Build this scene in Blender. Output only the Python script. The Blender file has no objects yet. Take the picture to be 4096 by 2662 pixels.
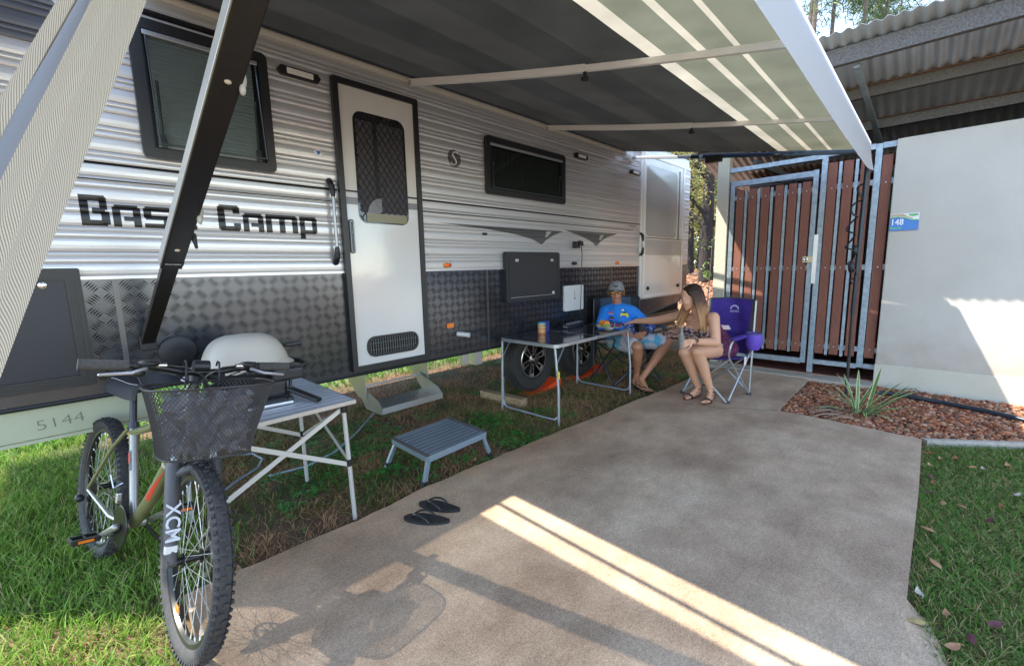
import bpy, bmesh, math, random
import numpy as np
from mathutils import Matrix, Vector
from math import sin, cos, pi, radians as R_
random.seed(7); RNG = np.random.default_rng(7)
scene = bpy.context.scene
COL = scene.collection

# ------------------------------------------------------------------ camera
a, b, c = R_(44.057), R_(8.403), R_(1.268)
ca, sa, cb, sb, cc, sc_ = cos(a), sin(a), cos(b), sin(b), cos(c), sin(c)
fwd = Vector((ca*cb, sa*cb, -sb)); right = Vector((sa, -ca, 0)); down = fwd.cross(right)
r2 = right*cc + down*sc_; d2 = -right*sc_ + down*cc
M = Matrix(((r2.x, -d2.x, -fwd.x, 0), (r2.y, -d2.y, -fwd.y, 0), (r2.z, -d2.z, -fwd.z, 1.4), (0, 0, 0, 1)))
cam_d = bpy.data.cameras.new("camera"); cam = bpy.data.objects.new("camera", cam_d); COL.objects.link(cam)
cam.matrix_world = M
cam_d.lens = 15.463; cam_d.sensor_width = 36; cam_d.clip_start = 0.02; cam_d.clip_end = 500
scene.camera = cam

# ------------------------------------------------------------------ sky, sun, exposure
SUNV = Vector((0.455, -0.465, -1.0)).normalized()          # direction the light travels
world = bpy.data.worlds.new("World"); scene.world = world; world.use_nodes = True
nt = world.node_tree; nt.nodes.clear()
sky = nt.nodes.new("ShaderNodeTexSky"); sky.sky_type = 'NISHITA'; sky.sun_disc = False
to_sun = -SUNV
sky.sun_elevation = math.asin(to_sun.z)
sky.sun_rotation = math.atan2(to_sun.x, to_sun.y)
sky.air_density = 1.0; sky.dust_density = 0.0; sky.ozone_density = 2.5
bg = nt.nodes.new("ShaderNodeBackground"); bg.inputs[1].default_value = 0.15
out = nt.nodes.new("ShaderNodeOutputWorld")
hs = nt.nodes.new("ShaderNodeHueSaturation"); hs.inputs["Saturation"].default_value = 0.80
nt.links.new(sky.outputs[0], hs.inputs["Color"]); nt.links.new(hs.outputs[0], bg.inputs[0]); nt.links.new(bg.outputs[0], out.inputs[0])
sun_d = bpy.data.lights.new("sun", 'SUN'); sun_d.energy = 2.9; sun_d.angle = R_(0.5); sun_d.color = (1.0, 0.93, 0.82)
sun = bpy.data.objects.new("sun", sun_d); COL.objects.link(sun); sun.location = (-6, 4, 8)
sun.rotation_euler = SUNV.to_track_quat('-Z', 'Y').to_euler()
scene.view_settings.view_transform = 'Standard'; scene.view_settings.look = 'None'
scene.view_settings.exposure = 2.27; scene.view_settings.gamma = 1
scene.cycles.max_bounces = 8; scene.cycles.diffuse_bounces = 5; scene.cycles.transparent_max_bounces = 12
scene.cycles.use_denoising = True
scene.cycles.sample_clamp_indirect = 8

# ------------------------------------------------------------------ helpers
MATS = {}
def mat(name, col, rough=0.6, metal=0.0, noise=None, bump=None, spec=None, trans=0, coat=0, sheen=0):
    """noise=(scale, col2, amount[,detail]) mixes a second colour; bump=(scale,strength)"""
    if name in MATS: return MATS[name]
    m = bpy.data.materials.new(name); m.use_nodes = True; n = m.node_tree; P = n.nodes["Principled BSDF"]
    P.inputs["Roughness"].default_value = rough; P.inputs["Metallic"].default_value = metal
    if spec is not None: P.inputs["Specular IOR Level"].default_value = spec
    if coat: P.inputs["Coat Weight"].default_value = coat; P.inputs["Coat Roughness"].default_value = 0.08
    P.inputs["Base Color"].default_value = (*col, 1)
    geo = n.nodes.new("ShaderNodeNewGeometry")
    if noise:
        t = n.nodes.new("ShaderNodeTexNoise"); t.inputs["Scale"].default_value = noise[0]
        t.inputs["Detail"].default_value = noise[3] if len(noise) > 3 else 5
        n.links.new(geo.outputs["Position"], t.inputs["Vector"])
        r = n.nodes.new("ShaderNodeMapRange"); r.inputs[1].default_value = 0.5-0.5/max(1, noise[2]*1.5)*0.6; r.inputs[2].default_value = 0.5+0.5/max(1, noise[2]*1.5)*0.6
        r.inputs[4].default_value = min(1, noise[2])
        n.links.new(t.outputs[0], r.inputs[0])
        mx = n.nodes.new("ShaderNodeMix"); mx.data_type = 'RGBA'
        mx.inputs[6].default_value = (*col, 1); mx.inputs[7].default_value = (*noise[1], 1)
        n.links.new(r.outputs[0], mx.inputs[0]); n.links.new(mx.outputs[2], P.inputs["Base Color"])
    if bump:
        t2 = n.nodes.new("ShaderNodeTexNoise"); t2.inputs["Scale"].default_value = bump[0]; t2.inputs["Detail"].default_value = 4
        n.links.new(geo.outputs["Position"], t2.inputs["Vector"])
        bp = n.nodes.new("ShaderNodeBump"); bp.inputs["Strength"].default_value = bump[1]; bp.inputs["Distance"].default_value = 0.01
        n.links.new(t2.outputs[0], bp.inputs["Height"]); n.links.new(bp.outputs[0], P.inputs["Normal"])
    MATS[name] = m
    return m
def N(m): return m.node_tree.nodes, m.node_tree.links

FR = {}     # object name -> world frame of its local space
def setp(o, label=None, cat=None, group=None, kind=None):
    if label: o["label"] = label
    if cat: o["category"] = cat
    if group: o["group"] = group
    if kind: o["kind"] = kind
    return o
def thing(name, label, cat, loc=(0, 0, 0), rot=None, group=None):
    o = bpy.data.objects.new(name, None); COL.objects.link(o); o.empty_display_size = 0.1
    Mx = Matrix.Translation(loc)
    if rot is not None: Mx = Mx @ rot.to_4x4()
    o.matrix_world = Mx; FR[o.name] = Mx.copy()
    return setp(o, label, cat, group)

class MB:
    def __init__(s, xf=None): s.v = []; s.f = []; s.m = []; s.xf = xf; s.mi = 0
    def add(s, vs, fs):
        k = len(s.v)
        if s.xf is not None: vs = [s.xf @ Vector(q) for q in vs]
        s.v += [tuple(q) for q in vs]; s.f += [tuple(i+k for i in f) for f in fs]; s.m += [s.mi]*len(fs)
        return s
    def box(s, x0, x1, y0, y1, z0, z1, bev=0.0):
        if x0 > x1: x0, x1 = x1, x0
        if y0 > y1: y0, y1 = y1, y0
        if z0 > z1: z0, z1 = z1, z0
        if bev <= 0 or min(x1-x0, y1-y0, z1-z0) < 2.2*bev:
            vs = [(x, y, z) for x in (x0, x1) for y in (y0, y1) for z in (z0, z1)]
            return s.add(vs, [(0, 1, 3, 2), (4, 6, 7, 5), (0, 4, 5, 1), (2, 3, 7, 6), (0, 2, 6, 4), (1, 5, 7, 3)])
        bm = bmesh.new(); bmesh.ops.create_cube(bm, size=1)
        for q in bm.verts: q.co = Vector(((x0+x1)/2+q.co.x*(x1-x0), (y0+y1)/2+q.co.y*(y1-y0), (z0+z1)/2+q.co.z*(z1-z0)))
        bmesh.ops.bevel(bm, geom=bm.edges[:], offset=bev, segments=2, profile=0.6, affect='EDGES')
        bm.verts.index_update(); s.add([q.co.copy() for q in bm.verts], [[q.index for q in f.verts] for f in bm.faces]); bm.free()
        return s
    def obox(s, p0, p1, wx, w, t, bev=0):
        """box along p0->p1, width w along wx, thickness t"""
        p0, p1 = Vector(p0), Vector(p1); d = (p1-p0); L = d.length; d.normalize()
        x = Vector(wx); x = (x-d*x.dot(d)).normalized(); y = d.cross(x)
        k = MB().box(-w/2, w/2, -t/2, t/2, 0, L, bev)
        return s.add([p0+x*q[0]+y*q[1]+d*q[2] for q in k.v], k.f)
    def tube(s, pts, r, n=8, closed=False, caps=True, squash=None):
        pts = [Vector(p) for p in pts]; m = len(pts)
        rs = r if isinstance(r, (list, tuple)) else [r]*m
        vs = []; fs = []; prev = None
        for i, p in enumerate(pts):
            if closed: t = pts[(i+1) % m]-pts[i-1]
            else: t = pts[min(i+1, m-1)]-pts[max(i-1, 0)]
            t.normalize()
            if prev is None:
                u = t.orthogonal().normalized()
            else:
                u = (prev-t*prev.dot(t)).normalized()
            prev = u; w = t.cross(u)
            for k in range(n):
                an = 2*pi*k/n; vs.append(p+(u*cos(an)+w*sin(an))*rs[i])
        for i in range(m if closed else m-1):
            j = (i+1) % m
            for k in range(n):
                l = (k+1) % n; fs.append((i*n+k, i*n+l, j*n+l, j*n+k))
        if caps and not closed:
            fs.append(tuple(range(n-1, -1, -1))); fs.append(tuple((m-1)*n+k for k in range(n)))
        return s.add(vs, fs)
    def cyl(s, p0, p1, r0, r1=None, n=16): return s.tube([p0, p1], [r0, r0 if r1 is None else r1], n)
    def ell(s, c, r, rot=None, nu=14, nv=9):
        c = Vector(c); r = (r, r, r) if isinstance(r, (int, float)) else r
        vs = []; fs = []
        rm = rot if rot is not None else Matrix.Identity(3)
        vs.append(c+rm @ Vector((0, 0, r[2])))
        for i in range(1, nv):
            t = pi*i/nv
            for k in range(nu):
                q = 2*pi*k/nu; vs.append(c+rm @ Vector((r[0]*sin(t)*cos(q), r[1]*sin(t)*sin(q), r[2]*cos(t))))
        vs.append(c+rm @ Vector((0, 0, -r[2]))); L = len(vs)-1
        for k in range(nu):
            l = (k+1) % nu; fs.append((0, 1+k, 1+l)); fs.append((L, L-nu+l, L-nu+k))
            for i in range(nv-2):
                A = 1+i*nu; fs.append((A+k, A+nu+k, A+nu+l, A+l))
        return s.add(vs, fs)
    def cap(s, p0, p1, r0, r1, n=12):
        """round-ended tapered capsule"""
        p0, p1 = Vector(p0), Vector(p1); d = (p1-p0).normalized() if (p1-p0).length > 1e-6 else Vector((0, 0, 1))
        P = []; Rr = []
        for i in range(4): t = pi/2*(1-i/4); P.append(p0-d*r0*sin(t)); Rr.append(max(1e-4, r0*cos(t)))
        P.append(p0); Rr.append(r0); P.append(p1); Rr.append(r1)
        for i in range(1, 5): t = pi/2*i/4; P.append(p1+d*r1*sin(t)); Rr.append(max(1e-4, r1*cos(t)))
        return s.tube(P, Rr, n)
    def chain(s, pts, rs, n=12):
        for i in range(len(pts)-1): s.cap(pts[i], pts[i+1], rs[i], rs[i+1], n)
        return s
    def prism(s, poly, d):
        """poly: 3d points (planar), extruded by vector d"""
        d = Vector(d); n = len(poly); p = [Vector(q) for q in poly]
        vs = p+[q+d for q in p]
        return s.add(vs, [tuple(range(n-1, -1, -1)), tuple(range(n, 2*n))]+[(i, (i+1) % n, n+(i+1) % n, n+i) for i in range(n)])
    def lathe(s, prof, c, axis=(0, 0, 1), n=24, caps=True):
        """prof: (radius, height)"""
        c = Vector(c); ax = Vector(axis).normalized(); u = ax.orthogonal().normalized(); w = ax.cross(u); vs = []; fs = []
        for (r, h) in prof:
            for k in range(n):
                q = 2*pi*k/n; vs.append(c+ax*h+(u*cos(q)+w*sin(q))*r)
        for i in range(len(prof)-1):
            for k in range(n):
                l = (k+1) % n; fs.append((i*n+k, i*n+l, (i+1)*n+l, (i+1)*n+k))
        if caps and prof[0][0] > 1e-4: fs.append(tuple(range(n-1, -1, -1)))
        if caps and prof[-1][0] > 1e-4: fs.append(tuple((len(prof)-1)*n+k for k in range(n)))
        return s.add(vs, fs)
    def grid(s, fn, nu, nv, thick=None):
        """surface fn(u,v)->point, u,v in 0..1; optional thickness vector fn"""
        vs = [Vector(fn(i/nu, j/nv)) for i in range(nu+1) for j in range(nv+1)]
        fs = [(i*(nv+1)+j, (i+1)*(nv+1)+j, (i+1)*(nv+1)+j+1, i*(nv+1)+j+1) for i in range(nu) for j in range(nv)]
        if thick is None: return s.add(vs, fs)
        T = Vector(thick); n = len(vs); vs2 = vs+[q+T for q in vs]
        f2 = [tuple(n+i for i in reversed(f)) for f in fs]
        W = nv+1; ring = [j for j in range(W)]+[i*W+nv for i in range(1, nu+1)]+[nu*W+j for j in range(nv-1, -1, -1)]+[i*W for i in range(nu-1, 0, -1)]
        side = [(ring[(k+1) % len(ring)], ring[k], n+ring[k], n+ring[(k+1) % len(ring)]) for k in range(len(ring))]
        return s.add(vs2, fs+f2+side)
    def build(s, name, m, parent=None, smooth=False, local=False, kind=None, angle=40):
        me = bpy.data.meshes.new(name)
        o = bpy.data.objects.new(name, me); COL.objects.link(o)
        if parent is not None:
            F = FR[parent.name]
            if not local:
                inv = F.inverted(); s.v = [tuple(inv @ Vector(q)) for q in s.v]
            o.parent = parent; FR[o.name] = F
        else:
            A = np.array(s.v); lo = A.min(0); hi = A.max(0); L = Vector(((lo[0]+hi[0])/2, (lo[1]+hi[1])/2, lo[2]))
            s.v = [tuple(Vector(q)-L) for q in s.v]; o.location = L; FR[o.name] = Matrix.Translation(L)
        me.from_pydata(s.v, [], s.f)
        ms = m if isinstance(m, (list, tuple)) else [m]
        for q in ms: me.materials.append(q)
        if len(ms) > 1: me.polygons.foreach_set("material_index", s.m)
        me.update()
        bm = bmesh.new(); bm.from_mesh(me); bmesh.ops.recalc_face_normals(bm, faces=bm.faces)
        if smooth:
            for f in bm.faces: f.smooth = True
            for e in bm.edges:
                if len(e.link_faces) == 2 and e.calc_face_angle(0) > R_(angle): e.smooth = False
        bm.to_mesh(me); bm.free()
        if kind: o["kind"] = kind
        return o

def blob(mb, name, m, parent, voxel=0.008, smooth_it=4, local=False, kind=None):
    """union of overlapping closed shapes -> one continuous smooth surface"""
    o = mb.build(name, m, parent, local=local)
    md = o.modifiers.new("r", 'REMESH'); md.mode = 'VOXEL'; md.voxel_size = voxel; md.use_smooth_shade = True
    if smooth_it:
        m2 = o.modifiers.new("s", 'SMOOTH'); m2.factor = 0.5; m2.iterations = smooth_it
    dg = bpy.context.evaluated_depsgraph_get(); dg.update()
    me = bpy.data.meshes.new_from_object(o.evaluated_get(dg), depsgraph=dg)
    old = o.data; o.modifiers.clear(); o.data = me; bpy.data.meshes.remove(old)
    if not me.materials: me.materials.append(m)
    for p in me.polygons: p.use_smooth = True
    return o

def text(s, size, mtx, m, name, parent, ext=0.0006, bold=0.0, sx=1.0, local=False, align='CENTER'):
    cu = bpy.data.curves.new("t", 'FONT'); cu.body = s; cu.size = size; cu.extrude = ext; cu.offset = bold
    cu.align_x = align; cu.align_y = 'CENTER'; cu.resolution_u = 3
    to = bpy.data.objects.new("t", cu); COL.objects.link(to)
    dg = bpy.context.evaluated_depsgraph_get(); dg.update()
    me = bpy.data.meshes.new_from_object(to.evaluated_get(dg), depsgraph=dg)
    bpy.data.objects.remove(to); bpy.data.curves.remove(cu)
    k = MB(); vs = [mtx @ Vector((q.co.x*sx, q.co.y, q.co.z)) for q in me.vertices]; k.add(vs, [tuple(p.vertices) for p in me.polygons])
    bpy.data.meshes.remove(me)
    return k.build(name, m, parent, local=local)
def frame3(o, x, y):
    x = Vector(x).normalized(); z = x.cross(Vector(y)).normalized(); y = z.cross(x)
    Mx = Matrix((x, y, z)).transposed().to_4x4(); Mx.translation = Vector(o); return Mx
def rect_ring(mb, x0, x1, z0, z1, w, y0, y1, rad=0.0, n=5):
    """rounded rectangular frame in the XZ plane between depths y0 (front) and y1"""
    def loop(x0, x1, z0, z1, r):
        P = []
        for (cx, cz, a0) in ((x1-r, z1-r, 0), (x0+r, z1-r, 90), (x0+r, z0+r, 180), (x1-r, z0+r, 270)):
            for i in range(n+1):
                t = R_(a0+90*i/n); P.append((cx+r*cos(t), cz+r*sin(t)))
        return P
    o = loop(x0, x1, z0, z1, max(rad, 1e-4)); i = loop(x0+w, x1-w, z0+w, z1-w, max(rad-w*0.6, 2e-4)); L = len(o)
    vs = [(p[0], y1, p[1]) for p in o]+[(p[0], y0, p[1]) for p in o]+[(p[0], y0, p[1]) for p in i]+[(p[0], y1, p[1]) for p in i]
    fs = []
    for k in range(L):
        l = (k+1) % L
        for a_ in range(4):
            b_ = (a_+1) % 4; fs.append((a_*L+k, a_*L+l, b_*L+l, b_*L+k))
    return mb.add(vs, fs)
def rpanel(mb, x0, x1, z0, z1, y0, y1, rad=0.02, n=5):
    P = []
    for (cx, cz, a0) in ((x1-rad, z1-rad, 0), (x0+rad, z1-rad, 90), (x0+rad, z0+rad, 180), (x1-rad, z0+rad, 270)):
        for i in range(n+1):
            t = R_(a0+90*i/n); P.append((cx+rad*cos(t), y0, cz+rad*sin(t)))
    return mb.prism(P, (0, y1-y0, 0))
def fastmesh(name, V, F, colors=None, m=None, kind="stuff", ncorner=3):
    """V (n,3), F (k,ncorner) numpy -> object; colors per vertex"""
    me = bpy.data.meshes.new(name)
    me.vertices.add(len(V)); me.vertices.foreach_set("co", V.astype(np.float32).ravel())
    nf = len(F); me.loops.add(nf*ncorner); me.loops.foreach_set("vertex_index", F.astype(np.int32).ravel())
    me.polygons.add(nf); me.polygons.foreach_set("loop_start", np.arange(0, nf*ncorner, ncorner, dtype=np.int32))
    try: me.polygons.foreach_set("loop_total", np.full(nf, ncorner, dtype=np.int32))
    except Exception: pass
    if colors is not None:
        at = me.color_attributes.new("col", 'FLOAT_COLOR', 'POINT')
        at.data.foreach_set("color", np.c_[colors, np.ones(len(colors))].astype(np.float32).ravel())
    me.update(calc_edges=True); me.validate()
    if m: me.materials.append(m)
    o = bpy.data.objects.new(name, me); COL.objects.link(o); FR[o.name] = Matrix.Identity(4)
    if kind: o["kind"] = kind
    return o
def attr_mat(name, rough=0.6, transl=0.0, spec=0.3):
    m = bpy.data.materials.new(name); m.use_nodes = True; n, l = N(m); P = n["Principled BSDF"]
    at = n.new("ShaderNodeAttribute"); at.attribute_name = "col"; l.new(at.outputs[0], P.inputs["Base Color"])
    P.inputs["Roughness"].default_value = rough; P.inputs["Specular IOR Level"].default_value = spec
    if transl:
        tr = n.new("ShaderNodeBsdfTranslucent"); l.new(at.outputs[0], tr.inputs[0]); mx = n.new("ShaderNodeMixShader"); mx.inputs[0].default_value = transl
        o = n["Material Output"]; l.new(P.outputs[0], mx.inputs[1]); l.new(tr.outputs[0], mx.inputs[2]); l.new(mx.outputs[0], o.inputs[0])
    return m

# ------------------------------------------------------------------ shared materials
m_black = mat("black_plastic", (0.012, 0.012, 0.014), 0.42, bump=(300, 0.1))
m_rubber = mat("rubber", (0.018, 0.018, 0.019), 0.8, noise=(60, (0.05, 0.045, 0.04), 0.5))
m_alu = mat("aluminium", (0.62, 0.63, 0.65), 0.32, 0.85, noise=(40, (0.5, 0.5, 0.52), 0.6))
m_grey_metal = mat("grey_metal", (0.33, 0.38, 0.43), 0.42, 0.5, noise=(50, (0.25, 0.28, 0.31), 0.6))
m_white = mat("white_gloss", (0.74, 0.73, 0.71), 0.22, coat=0.4)
m_chrome = mat("chrome", (0.8, 0.8, 0.8), 0.12, 1.0)
m_galv = mat("galvanised_steel", (0.36, 0.42, 0.47), 0.5, 0.55, noise=(22, (0.2, 0.25, 0.3), 0.9), bump=(80, 0.08))
m_darksteel = mat("dark_steel", (0.035, 0.045, 0.06), 0.35, 0.4)
# ================================================================== GROUND
def ground_mat():
    m = bpy.data.materials.new("ground_soil"); m.use_nodes = True; n, l = N(m); P = n["Principled BSDF"]
    geo = n.new("ShaderNodeNewGeometry"); P.inputs["Roughness"].default_value = 0.95
    n1 = n.new("ShaderNodeTexNoise"); n1.inputs["Scale"].default_value = 1.6; n1.inputs["Detail"].default_value = 8
    n2 = n.new("ShaderNodeTexNoise"); n2.inputs["Scale"].default_value = 38; n2.inputs["Detail"].default_value = 5
    for q in (n1, n2): l.new(geo.outputs["Position"], q.inputs["Vector"])
    cr = n.new("ShaderNodeValToRGB"); e = cr.color_ramp.elements
    e[0].position = 0.36; e[0].color = (0.09, 0.085, 0.03, 1); e[1].position = 0.62; e[1].color = (0.22, 0.115, 0.068, 1)
    x = cr.color_ramp.elements.new(0.5); x.color = (0.13, 0.08, 0.045, 1)
    l.new(n1.outputs[0], cr.inputs[0])
    sx = n.new("ShaderNodeSeparateXYZ"); l.new(geo.outputs["Position"], sx.inputs[0])
    far = n.new("ShaderNodeMapRange"); far.inputs[1].default_value = 8.2; far.inputs[2].default_value = 9.4; l.new(sx.outputs[0], far.inputs[0])
    c2 = n.new("ShaderNodeValToRGB"); e = c2.color_ramp.elements; e[0].position = 0.35; e[0].color = (0.16, 0.07, 0.035, 1); e[1].position = 0.65; e[1].color = (0.42, 0.22, 0.13, 1)
    l.new(n2.outputs[0], c2.inputs[0])
    mx = n.new("ShaderNodeMix"); mx.data_type = 'RGBA'; l.new(far.outputs[0], mx.inputs[0]); l.new(cr.outputs[0], mx.inputs[6]); l.new(c2.outputs[0], mx.inputs[7])
    mY = n.new("ShaderNodeMapRange"); mY.inputs[1].default_value = 5.3; mY.inputs[2].default_value = 6.0; l.new(sx.outputs[1], mY.inputs[0])
    mX = n.new("ShaderNodeMapRange"); mX.inputs[1].default_value = 11.5; mX.inputs[2].default_value = 8.5; l.new(sx.outputs[0], mX.inputs[0]); mm = n.new("ShaderNodeMath"); mm.operation = 'MULTIPLY'; l.new(mY.outputs[0], mm.inputs[0]); l.new(mX.outputs[0], mm.inputs[1])
    mg = n.new("ShaderNodeMix"); mg.data_type = 'RGBA'; l.new(mm.outputs[0], mg.inputs[0]); l.new(mx.outputs[2], mg.inputs[6]); mg.inputs[7].default_value = (0.07, 0.14, 0.025, 1); mx = mg
    m2 = n.new("ShaderNodeMix"); m2.data_type = 'RGBA'; m2.blend_type = 'MULTIPLY'; m2.inputs[0].default_value = 0.6
    c3 = n.new("ShaderNodeValToRGB"); c3.color_ramp.elements[0].position = 0.3; c3.color_ramp.elements[0].color = (0.6, 0.6, 0.6, 1); c3.color_ramp.elements[1].position = 0.65
    l.new(n2.outputs[0], c3.inputs[0]); l.new(mx.outputs[2], m2.inputs[6]); l.new(c3.outputs[0], m2.inputs[7]); l.new(m2.outputs[2], P.inputs["Base Color"])
    bp = n.new("ShaderNodeBump"); bp.inputs["Strength"].default_value = 0.8; bp.inputs["Distance"].default_value = 0.03; l.new(n2.outputs[0], bp.inputs["Height"]); l.new(bp.outputs[0], P.inputs["Normal"])
    return m
g = MB(); g.grid(lambda u, v: (-60+220*u, -80+200*v, -0.06), 10, 10)
m_soil = ground_mat()
setp(g.build("ground", m_soil), kind="structure")
def sst(t): t = min(1, max(0, t)); return t*t*(3-2*t)
def gz(x, y): return 1.22*sst((x-8.7)/2.6)*sst((7.2-y)/2.0)+0.05*sin(x*1.7+y)*sst((x-10)/2)
g = MB(); g.grid(lambda u, v: (8.6+40*u*u, -16+25*v, gz(8.6+40*u*u, -16+25*v)-0.064), 60, 50)
setp(g.build("hillside", m_soil, smooth=True), kind="structure")

# concrete slab
def slab_mat():
    m = bpy.data.materials.new("concrete"); m.use_nodes = True; n, l = N(m); P = n["Principled BSDF"]; P.inputs["Roughness"].default_value = 0.88
    geo = n.new("ShaderNodeNewGeometry")
    def nz(sc, det=6, st=None):
        q = n.new("ShaderNodeTexNoise"); q.inputs["Scale"].default_value = sc; q.inputs["Detail"].default_value = det; q.inputs["Roughness"].default_value = 0.62
        if st:
            mp = n.new("ShaderNodeMapping"); mp.inputs["Scale"].default_value = st; l.new(geo.outputs["Position"], mp.inputs[0]); l.new(mp.outputs[0], q.inputs["Vector"])
        else: l.new(geo.outputs["Position"], q.inputs["Vector"])
        return q
    a_, b_, c_, d_ = nz(0.9, 8, (1, 1.6, 1)), nz(6, 8), nz(140, 3), nz(330, 2)
    r1 = n.new("ShaderNodeValToRGB"); e = r1.color_ramp.elements; e[0].position = 0.34; e[0].color = (0.32, 0.218, 0.142, 1); e[1].position = 0.66; e[1].color = (0.57, 0.44, 0.31, 1)
    x = e.new(0.5); x.color = (0.47, 0.342, 0.232, 1); l.new(a_.outputs[0], r1.inputs[0])
    def mul(prev, src, lo, hi, p0, p1, f):
        r = n.new("ShaderNodeValToRGB"); r.color_ramp.elements[0].position = p0; r.color_ramp.elements[0].color = (lo, lo, lo*0.98, 1); r.color_ramp.elements[1].position = p1; r.color_ramp.elements[1].color = (hi, hi, hi, 1)
        l.new(src.outputs[0], r.inputs[0]); q = n.new("ShaderNodeMix"); q.data_type = 'RGBA'; q.blend_type = 'MULTIPLY'; q.inputs[0].default_value = f
        l.new(prev, q.inputs[6]); l.new(r.outputs[0], q.inputs[7]); return q.outputs[2]
    e_ = nz(2.6, 10, (1.0, .8, 1)); f_ = nz(55, 4)
    o = mul(r1.outputs[0], b_, 0.72, 1.08, 0.38, 0.60, 0.45); o = mul(o, e_, 0.72, 1.06, 0.36, 0.58, 0.45); o = mul(o, f_, 0.78, 1.12, 0.35, 0.62, 0.7); o = mul(o, c_, 0.6, 1.25, 0.38, 0.62, 0.6); o = mul(o, d_, 0.55, 1.35, 0.38, 0.66, 0.5)
    # orange soil staining along the lawn side
    sx = n.new("ShaderNodeSeparateXYZ"); l.new(geo.outputs["Position"], sx.inputs[0])
    mr = n.new("ShaderNodeMapRange"); mr.inputs[1].default_value = 1.5; mr.inputs[2].default_value = 2.35; l.new(sx.outputs[1], mr.inputs[0])
    ml = n.new("ShaderNodeMath"); ml.operation = 'MULTIPLY'; l.new(mr.outputs[0], ml.inputs[0]); l.new(b_.outputs[0], ml.inputs[1])
    q = n.new("ShaderNodeMix"); q.data_type = 'RGBA'; q.blend_type = 'MULTIPLY'; l.new(ml.outputs[0], q.inputs[0]); l.new(o, q.inputs[6]); q.inputs[7].default_value = (1.0, 0.74, 0.52, 1)
    l.new(q.outputs[2], P.inputs["Base Color"])
    bp = n.new("ShaderNodeBump"); bp.inputs["Strength"].default_value = 0.35; bp.inputs["Distance"].default_value = 0.004; l.new(c_.outputs[0], bp.inputs["Height"]); l.new(bp.outputs[0], P.inputs["Normal"])
    return m
m_conc = slab_mat()
edge = []
for i in range(60):
    x = 0.24+(6.18-0.24)*i/59
    y = 2.285 if x < 2.1 else 2.285-(x-2.1)*0.057
    y += 0.008*sin(x*5.1)+0.004*sin(x*17+1)+random.uniform(-.004, .004)
    if 1.0 < x < 1.25: y -= 0.012
    edge.append((x, y))
poly = edge+[(6.18, 1.03), (5.6, 1.02), (5.0, 1.005), (4.66, 0.997), (4.655, 0.7), (4.62, 0.3), (4.585, -0.015), (3.5, -0.025), (2.5, -0.02), (1.2, -0.02), (0.1, -0.02), (0.18, 1.0), (0.22, 1.79)]
s_ = MB(); s_.prism([(x, y, -0.13) for x, y in poly], (0, 0, 0.13))
setp(s_.build("concrete_slab", m_conc), kind="structure")
# footing lump of spilled concrete beside the slab
s_ = MB(); s_.grid(lambda u, v: (1.5+0.85*u, -0.02-(0.02+0.11*sin(pi*min(1, (1-u)*1.1))**0.7)*v, -0.045+0.022*(1-v)), 12, 3)
setp(s_.build("concrete_footing", m_conc), kind="structure")
# hairline crack
cr_m = mat("crack", (0.09, 0.075, 0.065), 0.9)
k = MB(); xs = [(4.66, 0.997), (4.55, 1.12), (4.5, 1.3), (4.38, 1.42), (4.36, 1.6), (4.3, 1.75)]
for i in range(len(xs)-1): k.obox((*xs[i], 0.0012), (*xs[i+1], 0.0012), (1, 0.3, 0), 0.004, 0.0015)
setp(k.build("slab_crack", cr_m), kind="structure")

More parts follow.
